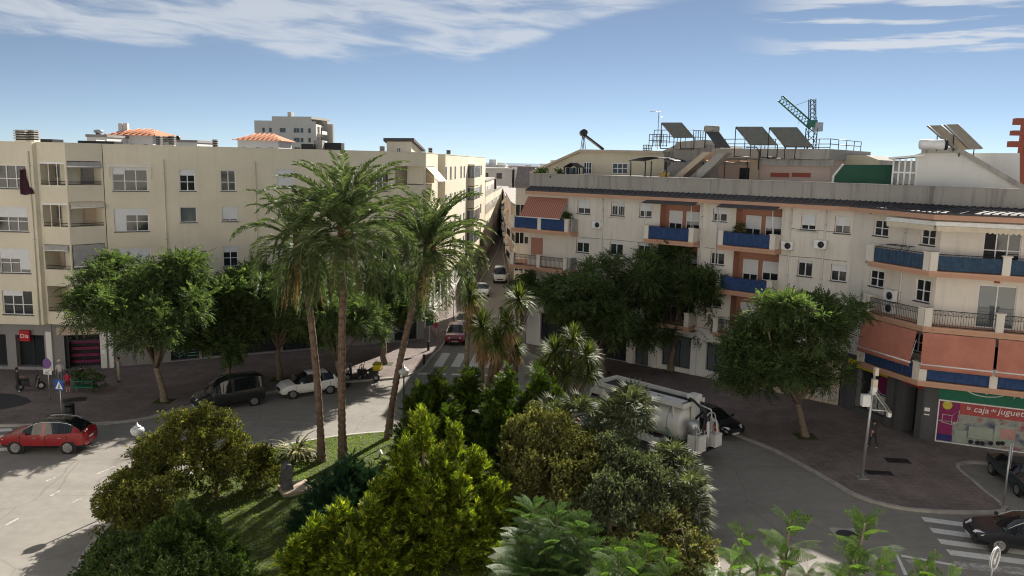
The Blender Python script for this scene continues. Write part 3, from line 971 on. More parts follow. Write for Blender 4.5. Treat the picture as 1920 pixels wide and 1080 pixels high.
def chim(x, y0, y1, depth, w, n_=1):
    p = at(x, y1, depth); top = at(x, y0, depth).z
    chimney(roofL, (p.x, p.y), w, max(.3, top - (ZT - .5) - .75), ZT - .5, 'cream')
for x, y0, y1, dep, w in ((43, 243, 265, 59, .75), (60, 243, 266, 59.5, .75), (404, 261, 276, 66, .36), (298, 254, 268, 68, .4), (323, 254, 270, 68, .45), (717, 276, 290, 73, .42), (807, 277, 291, 76, .36), (841, 281, 294, 100, .5)):
    chim(x, y0, y1, dep, w)
for x0, x1, y0, y1, dep, mt in ((76, 98, 261, 267, 61, 'black'), (146, 214, 265, 271, 66, 'black'), (565, 587, 270, 279, 82, 'black'), (605, 640, 268, 281, 84, 'black'), (588, 604, 263, 280, 83, 'concrete'), (165, 180, 262, 268, 70, 'white_wall')):
    p, q = at(x0, y1, dep), at(x1, y0, dep)
    m = MB(); m.box(p.x, q.x, dep, dep + 1.5, ZT - .5, q.z); m.build('roof_unit', M[mt], roofL)
# stair tower with a lid-like mono-pitch roof
p0, p1 = at(725, 288, 78), at(771, 288, 78); zt0, zt1 = at(725, 263, 78).z, at(771, 263, 78).z
m = MB(); m.hexa([(p0.x, 78, ZT - .5), (p1.x, 78, ZT - .5), (p1.x + .2, 85, ZT - .5), (p0.x, 85, ZT - .5), (p0.x, 78, zt0), (p1.x, 78, zt1), (p1.x + .2, 85, ZT + .3), (p0.x, 85, ZT + .3)])
st = m.build('stair_tower', M['cream'], LB)
m = MB(); m.hexa([(p0.x - .25, 77.6, zt0 - .08), (p1.x + .3, 77.6, zt1 - .08), (p1.x + .55, 85.5, ZT + .25), (p0.x - .25, 85.5, ZT + .25), (p0.x - .25, 77.6, zt0 + .2), (p1.x + .3, 77.6, zt1 + .2), (p1.x + .55, 85.5, ZT + .45), (p0.x - .25, 85.5, ZT + .45)])
m.build('stair_roof', M['dark_tile'], LB).parent = st
r = Wall((p0.x, 78), (p1.x, 78)).rect(744, 276, 752, 288)
window(LB, Wall((p0.x, 77.97), (p1.x, 77.97)), (r[0], r[1], r[2], r[3]), cols=2, transom=0, sill=False, depth=0.0)
# ---- ground floor: supermarket at the left corner, shops under the trees
GL = WL.off(.9); GB = Wall((-33.55, 57.95), (-30.0, 59.0)); GM = WM.off(.12)
m = MB()
sh_l = GL.rect(8, 632, 44, 702)
hsG = [(GL.L - 2.7, GL.L - .6, .35, 2.75, .5), (GL.L - 7.5, GL.L - 3.4, .35, 2.75, .5)]
wall_holes(m, GL, 0, GL.L, 0.13, ZB, hsG); m.build('shop_wall', M['grey_wall'], LB)
for h in hsG: window(LB, GL, h[:4], cols=2, transom=0, sill=False, depth=.5, fm='iron')
m = MB(); hb = [(.75, 3.15, .14, 2.70, 1.1)]
wall_holes(m, GB, 0, GB.L, .13, ZB, hb); m.build('shop_wall', M['grey_wall'], LB)
backing(LB, GB, hb[0][:4], 1.05, 'interior', 'shop_interior')
mshelf = MB()
for k in range(4):
    mshelf.wbox(GB, 1.0, 2.9, .4 + .5 * k, .62 + .5 * k, .8, 1.0)
mshelf.build('shop_shelf', M['purple_sign'], LB)
m = MB(); m.wbox(GB, .8, 1.0, .14, 2.7, .25, .32); m.wbox(GB, 1.95, 2.0, .14, 2.7, .25, .32); m.wbox(GB, .8, 3.1, 2.2, 2.28, .25, .32); m.build('shop_door', M['iron'], LB)
for W, a, w in ((GL, GL.L - .42, .42), (GB, 3.15, .42), (GB, GB.L + .02, .3)):
    m = MB(); m.wbox(W, a, a + w, .13, 3.05, -.10, .12); m.build('pillar', M['white_wall'], LB)
m = MB(); m.wbox(GB, .3, 3.1, 2.75, 3.3, -.05, .05); m.build('fascia', M['beige'], LB)
sg = Wall((-34.35, 57.72), (-33.25, 57.72)); r = sg.rect(38, 619, 57, 639)
m = MB(); m.wbox(sg, r[0], r[1], r[2], r[3], -.12, .06); sgn = m.build('shop_sign', M['dia_red'], LB)
o = wall_text('lettering', 'Dia', sg, (r[0] + r[1]) / 2, (r[2] + r[3]) / 2 - .02, .42, M['white_print'], LB, -.13, 1.05); o.parent = sgn
m = MB(); rr_ = GB.rect(145, 686, 150, 692); m.wbox(GB, 3.22, 3.5, 1.25, 1.55, -.13, -.105); m.build('notice', M['white_print'], LB)
# shops along the main front
hM = []
def gm(x0, y0, x1, y1):
    r = GM.rect(x0, y0, x1, y1); return (r[0], r[1], max(.2, r[2]), min(3.3, r[3]))
shops = [gm(320, 625, 374, 676), gm(378, 632, 430, 668), gm(440, 615, 520, 662), gm(530, 610, 640, 655), gm(740, 600, 782, 640)]
m = MB(); wall_holes(m, GM, 0, GM.L, .13, ZB, [(*s, .3) for s in shops]); m.build('shop_wall', M['grey_wall'], LB)
for i, s in enumerate(shops): window(LB, GM, s, cols=2 + (i % 2), transom=0, sill=False, depth=.3, fm='iron')
M['leaf_print'] = plain('pale_green_window_print', (0.10, 0.30, 0.22), 0.6)
s = shops[0]
m = MB(); m.tube([GM.p(s[0] + .6, s[2] + .1, .27), GM.p(s[0] + .62, s[3] - .1, .27)], .02, 4)
for k in range(7):
    z = s[2] + .35 + .28 * k
    if z > s[3] - .2: break
    for sx_ in (-1, 1):
        m.tube([GM.p(s[0] + .61, z - .15, .27), GM.p(s[0] + .61 + sx_ * .48, z + .15, .27)], .022, 4)
m.build('leaf_decal', M['leaf_print'], LB)
m = MB()
for k in range(8):
    z = s[2] + .2 + .24 * k
    m.wbox(GM, s[0] + 1.25, s[0] + 2.1 - .1 * (k % 3), z, z + .07, .262, .268)
m.build('window_lettering', M['leaf_print'], LB)
r = GM.rect(335, 603, 374, 634); m = MB(); m.wbox(GM, r[0], r[1], 2.75, 3.45, -.03, -.002); m.build('sign_board', M['beige'], LB)
r = GM.rect(655, 588, 735, 602); m = MB(); m.wbox(GM, r[0], r[1], r[2] - .1, r[3] + .1, -.06, -.003); sb = m.build('sign_board', M['black'], LB)
r2 = GM.rect(674, 590, 694, 600); m = MB(); m.wbox(GM, r2[0], r2[0] + .12, r2[2], r2[3], -.075, -.062)
for k in range(7): m.wbox(GM, r2[0] + .25 + .1 * k, r2[0] + .31 + .1 * k, r2[2] + .12, r2[2] + .22, -.075, -.062)
m.build('sign_lettering', M['white_print'], LB)
# street side ground floor
GS = Wall((-8.35, 70.7), (-8.0, 87.0)); GT = Wall((-8.0, 87.0), (-5.7, 135.0))
m = MB(); hs = [(2.2 + 4 * k, 4.6 + 4 * k, .6, 2.9, .2) for k in range(3)]
wall_holes(m, GS, 0, GS.L, .13, ZB, hs); wall_holes(m, GT, 0, GT.L, .13, ZB, [(2 + 6 * k, 5 + 6 * k, .4, 2.9, .2) for k in range(7)])
m.build('shop_wall', M['white_wall'], LB)
for h in hs: window(LB, GS, h[:4], cols=2, transom=0, sill=False, depth=.2)
for k in range(7): window(LB, GT, (2 + 6 * k, 5 + 6 * k, .4, 2.9), cols=2, transom=0, sill=False, depth=.2, shut=.2)
# drying cloth hanging out of a window
r = WL.rect(37, 317, 52, 364)
m = MB(); n = 6
for i in range(n):
    for j in range(4):
        def cp(i_, j_):
            u, v = i_ / n, j_ / 4
            a = r[0] + .12 + (.34 + .42 * u * u) * v * 1.1 + (.10 if u > .8 else 0) * v
            return WL.p(a, r[3] - (r[3] - r[2]) * u - .06 * math.sin(v * 5), -.10 - .07 * math.sin(v * 9 + u * 2) - .06 * u)
        m.face([cp(i, j), cp(i, j + 1), cp(i + 1, j + 1), cp(i + 1, j)], 0, True)
M['maroon'] = plain('maroon_cloth', (0.050, 0.018, 0.026), 0.95, var=.3)
tag(m.build('curtain', M['maroon'], None, tuple(WL.p(r[0], r[2], -.1))), 'dark maroon curtain hanging out of a top floor window at far left', 'curtain')
# ------------------------------------------------------------------ unseen apartment block behind the viewpoint, added to bounce sunlight onto the fronts
M['bounce_white'] = plaster('bounce_white_render', (0.77, 0.735, 0.67), (0.5, 0.48, 0.46), 0.15)
FBK = thing('apartment_building', 'unseen white apartment block added behind the viewpoint to bounce light onto the fronts', 'building', (0, -8, 0))
fpts = [(62, 24), (44, 6), (22, -2.5), (-22, -2.5), (-44, 6), (-62, 24)]
for p, q in zip(fpts[:-1], fpts[1:]):
    W = Wall(p, q); m = MB(); hs = []
    n = max(2, int(W.L / 5.5))
    for i in range(n):
        for j in range(6):
            a = W.L * (i + .5) / n; hs.append((a - .8, a + .8, 1.2 + 3.1 * j, 2.6 + 3.1 * j, .15))
    wall_holes(m, W, 0, W.L, 0, 20.5, hs); m.build('wall', M['bounce_white'], FBK)
    for k, h in enumerate(hs): 
        g = MB(); g.wbox(W, h[0], h[1], h[2], h[3], .12, .16); g.build('window', M['glass'] if k % 3 else M['shutter'], FBK)
    m = MB(); m.wbox(W, 0, W.L, 20.3, 20.6, -.3, 9); m.build('roof', M['roof_felt'], FBK)
# ------------------------------------------------------------------ long corner building at the right with balconies and roof terraces
RB = thing('apartment_building', 'long pale apartment building with salmon trim, blue balconies and roof terraces on the right', 'building', (18, 60, 0))
R0, R1, R2, R3, R4 = (1.3, 70.4), (14.2, 60.5), (22.3, 53.3), (24.6, 46.6), (40.0, 40.1)
A1, A2, A3, A4 = Wall(R0, R1), Wall(R1, R2), Wall(R2, R3), Wall(R3, R4)
A0 = Wall((1.9, 86.0), R0)
RT, RP = 13.62, 15.05
def joint(W, V, d):
    a, b = W.off(d), V.off(d)
    det = a.e.x * b.e.y - a.e.y * b.e.x
    q = b.A - a.A
    s = (q.x * b.e.y - q.y * b.e.x) / det
    p = a.A + a.e * s
    return (p.x, p.y)
rw = []
def addr(W, px, z=None, **k):
    r = W.rect(*px); r = r if z is None else (r[0], r[1], r[2] + z, r[3] + z)
    rw.append((W, r, k))
top1 = [((1083, 375, 1107, 401), .6, 0), ((1146, 378, 1171, 404), .35, 5), ((1199, 379, 1222, 407), .6, 0), ]
for px, sh, bars in top1:
    for z in (0, -3.2, -6.4):
        addr(A1, px, z, shut=sh if z == 0 else random.choice((.2, .9, .5, .3)), bars=bars if z == 0 else 0, transom=0)
# second wall: windows in one row per floor
for px, sh in (((1337, 390, 1363, 415), .45), ((1502, 401, 1530, 431), .72), ((1565, 406, 1595, 438), .55)):
    for z in (0, -3.2, -6.4):
        addr(A2, px, z, shut=sh if z == 0 else random.choice((.15, .75, .4)), transom=0)
for px, z in (((1638, 413, 1666, 443), 0), ((1630, 507, 1657, 538), 0), ((1627, 597, 1652, 628), 0)):
    addr(A3, px, None, shut=0, cols=2, transom=.5, opened=(1,) if z == 0 and px[1] == 413 else ())
for px in ((1726, 430, 1754, 460), (1715, 524, 1744, 566), (1708, 624, 1732, 660)):
    addr(A3, px, None, shut=0, cols=2, transom=.5)
for k, px in enumerate(((1843, 436, 1914, 500), (1832, 536, 1905, 606))):
    r = A4.rect(*px)
    addr_z = (r[0], r[1], (10.42, 7.22)[k], r[3])
    rw.append((A4, addr_z, dict(cols=3 if k == 0 else 2, shut=0, transom=0 if k else .55, sill=False, opened=(0,) if k == 0 else (), pane='glass_pale' if k else 'glass')))
    rw.append((A4, (r[1] + 2.2, r[1] + 4.2, (10.42, 7.22)[k] + .9, r[3]), dict(cols=2)))
rw.append((A4, (1.6, 4.0, 4.05, 6.2), dict(cols=2, transom=0, sill=False)))
# balcony stacks with terracotta recesses on the two left walls
def stack(W, x0, x1, y):
    return W.px(x0, y)[0], W.px(x1, y)[0]
SA = stack(A1, 1238, 1312, 400); SB = stack(A2, 1380, 1466, 410)
SA = (SA[0], min(SA[1], A1.L - .12))
rec = {A1: [(SA[0], SA[1], z + .02, z + 2.75, .9) for z in (10.42, 7.22, 4.02)], A2: [(SB[0], SB[1], z + .02, z + 2.75, .9) for z in (10.42, 7.22, 4.02)]}
for W in (A1, A2, A3, A4):
    m = MB()
    hs = [(*r, .14) for V, r, k in rw if V is W] + rec.get(W, [])
    wall_holes(m, W, 0, W.L, 3.95, RT, hs, 0, 1 if W in rec else 0)
    m.build('wall', [M['offwhite'], M['terracotta_wall']] if W in rec else M['offwhite'], RB)
for V, r, k in rw: window(RB, V, r, **k)
m = MB(); wall_holes(m, A0, 0, A0.L, .13, RT); m.build('wall', M['offwhite'], RB)
for W, s in ((A1, SA), (A2, SB)):
    for z in (10.42, 7.22, 4.02):
        backing(RB, W, (s[0], s[1], z + .05, z + 2.72), .9, 'terracotta_wall')
        w_ = s[1] - s[0]
        window(RB, W.off(.80), (s[0] + w_ * .12, s[0] + w_ * .46, z, z + 2.15), cols=2, transom=0, shut=.45 if z > 10 else .5, depth=.02, sill=False, opened=(0,) if z > 10 else ())
        window(RB, W.off(.80), (s[0] + w_ * .56, s[0] + w_ * .92, z + .75 * (W is A2), z + 2.15), cols=2, transom=0, shut=.6 if W is A2 else .35, depth=.02, sill=False)

def slab(root, W, a0, a1, z, out, ends=True, name='balcony_slab', mat='salmon'):
    m = MB()
    m.wbox(W, a0, a1, z - .34, z - .12, -out + .08, -.002)
    m.wbox(W, a0 - .02, a1 + .02, z - .12, z, -out, -.004)
    return m.build(name, M[mat], root)
def post(root, W, a, z, h, out, w=.34, cap=True):
    m = MB(); m.wbox(W, a - w / 2, a + w / 2, z, z + h, -out + .02, -out + .30)
    if cap: m.wbox(W, a - w / 2 - .05, a + w / 2 + .05, z + h + .001, z + h + .06, -out - .03, -out + .35)
    return m.build('post', M['offwhite'], root)
def canvas(root, W, a0, a1, z0, z1, out, mat):
    m = MB(); n = max(4, int((a1 - a0) / .14))
    for i in range(n):
        x0, x1 = a0 + (a1 - a0) * i / n, a0 + (a1 - a0) * (i + 1) / n
        o0, o1 = -out - .018 * (i % 2), -out - .018 * ((i + 1) % 2)
        m.face([W.p(x0, z0, o0), W.p(x1, z0, o1), W.p(x1, z1, o1), W.p(x0, z1, o0)])
    return m.build('canvas_screen', M[mat], root)
def small_balcony(W, x0, x1, z, blue, out=1.15):
    s = slab(RB, W, x0, x1, z, out)
    for a in (x0 + .2, x1 - .2): post(RB, W, a, z, 1.0, out, .38).parent = s
    for a in (x0 + .05, x1 - .17):                   # side walls
        m = MB(); m.wbox(W, a, a + .12, z, z + .98, -out + .3, -.003); m.build('balcony_side', M['offwhite'], RB).parent = s
    if blue == 'iron':
        rail(RB, W, x0 + .4, x1 - .4, z, z + .98, -out + .1, scroll=True).parent = s
    else:
        canvas(RB, W, x0 + .40, x1 - .40, z + .07, z + .95, out - .06, blue).parent = s
        rail(RB, W, x0 + .4, x1 - .4, z, z + .98, -out + .14, step=.4).parent = s
for W, x, cv in ((A1, SA, ('blue_canvas', 'iron', 'iron')), (A2, SB, ('blue_canvas', 'blue_canvas', 'iron'))):
    for z, c in zip((10.42, 7.22, 4.02), cv): small_balcony(W, x[0] - .75, min(x[1] + .12, W.L), z, c)
    m = MB(); m.hexa([W.p(x[0] - .9, 13.12, -1.35), W.p(x[1], 13.12, -1.35), W.p(x[1], 13.40, -.003), W.p(x[0] - .9, 13.40, -.003),
                      W.p(x[0] - .9, 13.19, -1.35), W.p(x[1], 13.19, -1.35), W.p(x[1], 13.49, -.003), W.p(x[0] - .9, 13.49, -.003)])
    cp_ = m.build('canopy', M['dark_tile'], RB)
    m = MB()
    for a in (x[0] - .75, x[1] - .15): m.tube([W.p(a, 11.45, -1.05), W.p(a, 13.13, -1.2)], .03, 5)
    m.build('canopy_post', M['white_paint'], RB).parent = cp_
# left end balcony with the striped awning, and the iron one below it
M['stripes'] = striped('red_striped_awning', (0.33, 0.10, 0.08), (0.42, 0.24, 0.18), 1.6)
e0, e1 = A1.off(-1.15).px(958, 410)[0], A1.off(-1.15).px(1070, 410)[0]
for z, cv in ((10.42, 'blue_canvas'), (7.22, 'iron')):
    s = slab(RB, A1, e0, e1, z, 1.15)
    for a in (e0 + .18, (e0 + e1) / 2 - .1, e1 - .45): post(RB, A1, a, z, 1.0, 1.15, .34).parent = s
    m = MB(); m.wbox(A1, e1 - .2, e1 - .04, z, z + 1.0, -.84, -.003); m.build('balcony_side', M['concrete'], RB).parent = s
    mid = (e0 + e1) / 2 - .1
    for a0, a1 in ((e0 + .36, mid - .18), (mid + .18, e1 - .63)):
        if cv == 'iron': rail(RB, A1, a0, a1, z, z + .95, -1.04, scroll=True).parent = s
        else: canvas(RB, A1, a0, a1, z + .07, z + .95, 1.08, cv).parent = s
    m = MB(); m.hexa([A1.p(e0, z - .12, -1.15), A1.p(0, z - .12, -.01), Vector((1.45, 74, z - .12)), Vector((-.2, 74, z - .12)), A1.p(e0, z, -1.15), A1.p(0, z, -.01), Vector((1.45, 74, z)), Vector((-.2, 74, z))])
    m.build('balcony_slab', M['salmon'], RB)
blind(RB, A1, A1.off(-.6).px(983, 370)[0], A1.off(-.3).px(1062, 370)[0], 13.1, 11.42, -.02, 1.2, M['stripes'], 'awning', True, .0)
m = MB(); m.wbox(A1, .35, 1.6, 8.1, 9.6, -.02, -.002); m.build('garage_shutter', M['terracotta_wall'], RB)
# cornice, dark tiled strip and the stained terrace parapet
O1, O2 = joint(A1, A2, -.55), joint(A2, A3, -.55)
O3 = joint(A3, A4, -1.25)
C = [Wall(A1.off(-.55).A.xy, O1), Wall(O1, O2), Wall(O2, O3), Wall(O3, A4.off(-1.25).B.xy)]
P1_, P2_ = joint(A1, A2, .25), joint(A2, A3, .25)
Q = [Wall(A1.off(.15).A.xy, P1_), Wall(P1_, P2_), Wall(P2_, (26.6, 48.2)), Wall((26.6, 48.2), (41, 39.4))]
for i in range(4):
    c, q = C[i], Q[i]
    m = MB()
    m.hexa([(c.A.x, c.A.y, RT - .30), (c.B.x, c.B.y, RT - .30), (q.B.x, q.B.y, RT - .30), (q.A.x, q.A.y, RT - .30), (c.A.x, c.A.y, RT - .02), (c.B.x, c.B.y, RT - .02), (q.B.x, q.B.y, RT - .02), (q.A.x, q.A.y, RT - .02)])
    o = m.build('cornice', M['salmon'], RB)
    m = MB()
    m.hexa([(c.A.x, c.A.y, RT - .015), (c.B.x, c.B.y, RT - .015), (q.B.x, q.B.y, RT - .015), (q.A.x, q.A.y, RT - .015), (c.A.x, c.A.y, RT + .10), (c.B.x, c.B.y, RT + .10), (q.B.x, q.B.y, RT + .38), (q.A.x, q.A.y, RT + .38)])
    m.build('tiled_eave', M['dark_tile'], RB)
    # single ridged tiles, the pieces one can pick out from the street
    n = int(c.L / .42)
    tm = MB()
    for k in range(n):
        u = (k + .5) / n
        a = c.A.lerp(c.B, u); b = q.A.lerp(q.B, u)
        tm.tube([(a.x, a.y, RT + .13), (b.x, b.y, RT + .40)], .035, 5)
    struct(tm.build('roof_tile_ridges', M['dark_tile'], RB), 'stuff')
    m = MB(); ext = q.L + (.16 if i < 3 else 0)
    m.wbox(q, -.10 if i == 0 else -.02, q.L, RT + .30, RP, 0, .26)
    m.wbox(q, -.12 if i == 0 else -.02, q.L, RP + .001, RP + .07, -.04, .30)
    m.build('parapet', M['concrete'], RB)
m = MB(); W = Wall((2.2, 86), Q[0].A.xy); m.wbox(W, 0, W.L - .3, RT, RP, 0, .26); m.build('parapet', M['concrete'], RB)
m = MB(); m.face([(p[0], p[1], RT) for p in ((*Q[0].A.xy,), P1_, P2_, (26.6, 48.2), (41, 39.4), (60, 70), (30, 88), (2, 88))])
m.face([(41, 39.4, 0), (60, 70, 0), (60, 70, RT), (41, 39.4, RT)]); m.face([(60, 70, 0), (30, 88, 0), (30, 88, RT), (60, 70, RT)]); m.face([(30, 88, 0), (2, 88, 0), (2, 88, RT), (30, 88, RT)])
m.build('roof_terrace', M['roof_felt'], RB)
m = MB(); m.face([(p[0], p[1], 3.9) for p in (R0, R1, R2, R3, R4, (60, 70), (30, 88), (2, 88))]); m.build('floor', M['concrete'], RB)
# ---- corner balconies: two runs meeting at a corner, three floors
J = joint(A3, A4, -1.25)
B3 = Wall((A3.p(A3.px(1655, 500)[0], 0) + A3.n * 1.25).xy, J); B4 = Wall(J, A4.off(-1.25).B.xy)
s3 = A3.L - B3.L if A3.L > B3.L else 0
def corner_level(z, kind):
    sl = MB()
    i0 = A3.p(A3.px(1652, 500)[0], 0); i1 = Vector((R3[0], R3[1], 0)); i2 = A4.p(A4.L, 0)
    b0, b1, b2 = B3.A, B3.B, B4.B
    for zz0, zz1, g in ((z - .34, z - .14, .08), (z - .139, z, 0.0)):
        c0, c1, c2 = [Wall(B3.A.xy, B3.B.xy).off(g).A, Vector((*joint(A3, A4, -1.25 + g), 0)), B4.off(g).B]
        for p0, p1, q0, q1 in ((c0, c1, i0, i1), (c1, c2, i1, i2)):
            sl.hexa([(p0.x, p0.y, zz0), (p1.x, p1.y, zz0), (q1.x, q1.y, zz0), (q0.x, q0.y, zz0), (p0.x, p0.y, zz1), (p1.x, p1.y, zz1), (q1.x, q1.y, zz1), (q0.x, q0.y, zz1)])
    s = sl.build('balcony_slab', M['salmon'], RB)
    posts4 = [.24, B4.px(1888, 500)[0], B4.px(1888, 500)[0] + 3.6, B4.px(1888, 500)[0] + 7.2]
    posts3 = [.2, B3.L - .26]
    for W, ps in ((B3, posts3), (B4, posts4)):
        for a in ps:
            m = MB(); m.wbox(W, a - .2, a + .2, z, z + 1.02, .02, .32); m.wbox(W, a - .26, a + .26, z + 1.021, z + 1.08, -.03, .37)
            m.build('post', M['offwhite'], RB).parent = s
        for a0, a1 in zip(ps[:-1], ps[1:]):
            if kind == 'iron' or (kind == 'mixed' and W is B3 and False):
                rail(RB, W, a0 + .2, a1 - .2, z, z + .96, .12, scroll=True).parent = s
            else:
                canvas(RB, W, a0 + .22, a1 - .22, z + .07, z + .88, -.10, kind).parent = s
                rail(RB, W, a0 + .2, a1 - .2, z, z + .96, .14, step=.2).parent = s
    m = MB(); E = Wall(A3.p(A3.px(1652, 500)[0] - .02, 0).xy, B3.A.xy)
    m.wbox(E, 0, E.L, z, z + 1.0, -.12, .0); m.build('balcony_side', M['offwhite'], RB).parent = s
corner_level(10.42, 'teal_canvas'); corner_level(7.22, 'iron'); corner_level(4.02, 'blue_canvas')
# rolled awnings under the eave, and the big salmon ones a floor lower
for W, a0, a1 in ((B3, 1.0, B3.L - .1), (B4, .15, 5.3), (B4, 5.5, 10.5)):
    m = MB(); m.wbox(W, a0, a1, 12.98, 13.22, .25, .45); aw = m.build('awning_box', M['white_paint'], RB)
    blind(RB, W, a0 + .05, a1 - .05, 13.0, 12.93, .35, .12, 'awning_cream', 'awning', False, .26)
for W, a0, a1 in ((B3, .1, B3.L - .42), (B4, .06, B4.px(1866, 650)[0]), (B4, B4.px(1872, 650)[0], B4.px(1872, 650)[0] + 3.9)):
    blind(RB, W, a0, a1, 6.84, 5.02, .06, .32 if W is B3 else .2, 'awning_red')
    blind(RB, W.off(-.32 if W is B3 else -.2), a0, a1, 5.0, 4.74, .05, -.02, 'awning_red', 'awning_valance', False)
# air conditioning on the middle corner balcony, a folded clothes airer above
for dz in (0, .78):
    W = A3.off(-.45); a = A3.px(1676, 560)[0]
    m = MB(); m.wbox(W, a - .42, a + .42, 7.28 + dz, 7.95 + dz, 0, .30); ac = m.build('air_conditioner', M['white_paint'], RB)
    m = MB(); c = W.p(a + .08, 7.61 + dz, -.01); m.lathe(c, [(.24, 0), (.24, .02), (.05, .03)], 14, 0, W.n); m.build('fan_grille', M['iron'], RB).parent = ac
r = A4.rect(1864, 524, 1875, 531); m = MB(); m.wbox(A4, r[0], r[1], r[2], r[3], -.06, -.002); m.build('vent', M['brick_red'], RB)
for px in ((1633, 399), (1626, 491)):
    a, z = A3.px(*px); m = MB(); m.lathe(A3.p(a, z, 0), [(.09, 0), (.09, .06), (.04, .07)], 8, 0, A3.n); m.build('vent', M['grey_wall'], RB)
# ---- ground floor
G1, G2 = A1.off(.06), A2.off(.06)
def gsh(W, x0, x1, y, z0=.4, z1=3.2):
    return (W.px(x0, y)[0], W.px(x1, y)[0], z0, z1)
h1 = [gsh(G1, 1128, 1174, 660, .14, 3.3), gsh(G1, 1190, 1216, 660, .14, 3.0), gsh(G1, 1240, 1306, 680, .5, 3.0)]
h1 = [(max(0, h[0]), min(h[1], G1.L - .1), h[2], h[3]) for h in h1] + [(1.5, 5.5, .3, 3.1)]
h2 = [(max(.1, h[0]), h[1], h[2], h[3]) for h in (gsh(G2, 1322, 1354, 690, .7, 2.9), gsh(G2, 1420, 1475, 720, .5, 2.8), gsh(G2, 1490, 1555, 740, .5, 2.6))]
g2split = G2.px(1362, 700)[0]
m = MB(); wall_holes(m, G1, 0, G1.L, .13, 3.95, [(*h, .25) for h in h1]); m.build('shop_wall', M['white_wall'], RB)
m = MB(); wall_holes(m, G2, 0, g2split, .13, 3.95, [(*h, .25) for h in h2]); m.build('shop_wall', M['white_wall'], RB)
m = MB(); wall_holes(m, G2, g2split, G2.L, .13, 3.95, [(*h, .25) for h in h2]); m.build('shop_wall', M['beige'], RB)
for W, hh in ((G1, h1), (G2, h2)):
    for h in hh: window(RB, W, h, cols=2, transom=0, sill=False, depth=.25, fm='iron', pane='glass_pale' if h[3] < 3.1 and h is not hh[-1] else 'glass')
for x in (1182, 1226, 1314, 1360):
    W = G1 if x < 1317 else G2
    a = min(max(W.px(x, 690)[0], .25), W.L - .25); m = MB(); m.wbox(W, a - .22, a + .22, .13, 3.6, -.10, -.002); m.build('pillar', M['white_wall'], RB)
r = G2.rect(1525, 748, 1575, 766)
M['scrawl'] = worn_paint('scrawled_paint', (0.55, 0.53, 0.5), (0.30, 0.26, 0.22), .5)
m = MB(); m.wbox(G2, r[0], min(r[1], G2.L - .1), .3, 1.15, -.012, -.002); m.build('graffiti', M['scrawl'], RB)
# corner shops under the balconies
G3 = A3.off(.10); G4 = A4.off(.10)
x = lambda px, y: G3.px(px, y)[0]
door = (x(1692, 780), x(1722, 790)); bay = (x(1600, 740), x(1660, 760))
m = MB(); h3 = [(max(.1, bay[0]), bay[1], .5, 3.15, .35), (door[0], min(door[1], G3.L - .3), .14, 3.1, .9)]
wall_holes(m, G3, 0, G3.L, .13, 3.95, h3); m.build('shop_wall', M['dark_stone'], RB)
window(RB, G3, h3[0][:4], cols=3, transom=0, sill=False, depth=.35, fm='iron')
window(RB, G3, h3[1][:4], cols=2, transom=.75, sill=False, depth=.9, fm='iron')
for a in (h3[0][0] - .3, h3[0][1] + .35, h3[1][0] - .25, G3.L - .25):
    m = MB(); m.wbox(G3, a - .24, a + .24, .13, 3.7, -.14, -.002); m.build('pillar', M['dark_stone'], RB)
m = MB(); m.wbox(G3, h3[0][0] - .5, h3[0][1] + .1, 3.18, 3.64, -.20, -.145); m.build('shop_sign', M['yellow_sign'], RB)
m = MB(); m.wbox(G3, h3[1][0] - .1, G3.L - .05, 3.25, 3.62, -.20, -.145); m.build('shop_sign', M['red_paint_sign'], RB)
a = h3[0][1] - .55
m = MB(); m.lathe(G3.p(a, 2.45, .30), [(.62, 0), (.62, .015)], 22, 0, G3.n); m.build('poster', M['purple_sign'], RB)
m = MB(); m.tube([G3.p(a + .60 * math.cos(t_ * PI / 8 + PI), 2.45 + .60 * math.sin(t_ * PI / 8 + PI), .275) for t_ in range(9)], .02, 4); m.build('poster_ring', M['white_print'], RB)
M['papers'] = worn_paint('pasted_notices', (0.48, 0.50, 0.48), (0.05, 0.05, 0.055), .46)
m = MB(); m.wbox(G3, h3[0][0] + .9, h3[0][1], .52, 1.75, .32, .335); m.build('notices', M['papers'], RB)
m = MB(); m.wbox(G3, h3[0][0], h3[0][0] + .3, .5, 3.0, .20, .33); m.build('shop_display', M['steel'], RB)
# toy shop
TS = G4; t0 = max(.42, TS.px(1755, 800)[0]); t1 = TS.px(1960, 830)[0]
hz0, hz1 = TS.px(1835, 838)[1], TS.px(1835, 757)[1]
hz1 = min(hz1, 3.0)
m = MB(); h4 = [(t0, t1, hz0, hz1, .28), (t1 + .3, t1 + 4, hz0, hz1, .28)]
wall_holes(m, TS, 0, TS.L, .13, 3.95, h4); m.build('shop_wall', M['dark_stone'], RB)
m = MB()
for a in (t0, t1 - .06): m.wbox(TS, a, a + .06, hz0, hz1, -.04, .1)
m.wbox(TS, t0 + .06, t1 - .06, hz0, hz0 + .05, -.04, .1); m.wbox(TS, t0 + .06, t1 - .06, hz1 - .07, hz1, -.04, .1)
fr = m.build('shop_window', M['white_paint'], RB)
toy = NT('toy_display_print')
v_ = toy.coord((1, 1, 1)); nz = toy.noise(toy.coord((.9, .9, 1.1)), 1.6, 2, .4)
col_ = toy.ramp(nz, [(0.30, (0.04, 0.05, 0.13)), (0.44, (0.22, 0.24, 0.24)), (0.56, (0.30, 0.32, 0.27)), (0.70, (0.26, 0.07, 0.09))])
nz2 = toy.noise(toy.coord((3, 3, 4)), 1.5, 3)
toy.base(toy.mix(toy.ramp(nz2, [(.58, 0.0), (.66, 0.8)]), col_, (.05, .05, .07))); toy.set(Roughness=.6)
M['toy_print'] = toy.mat
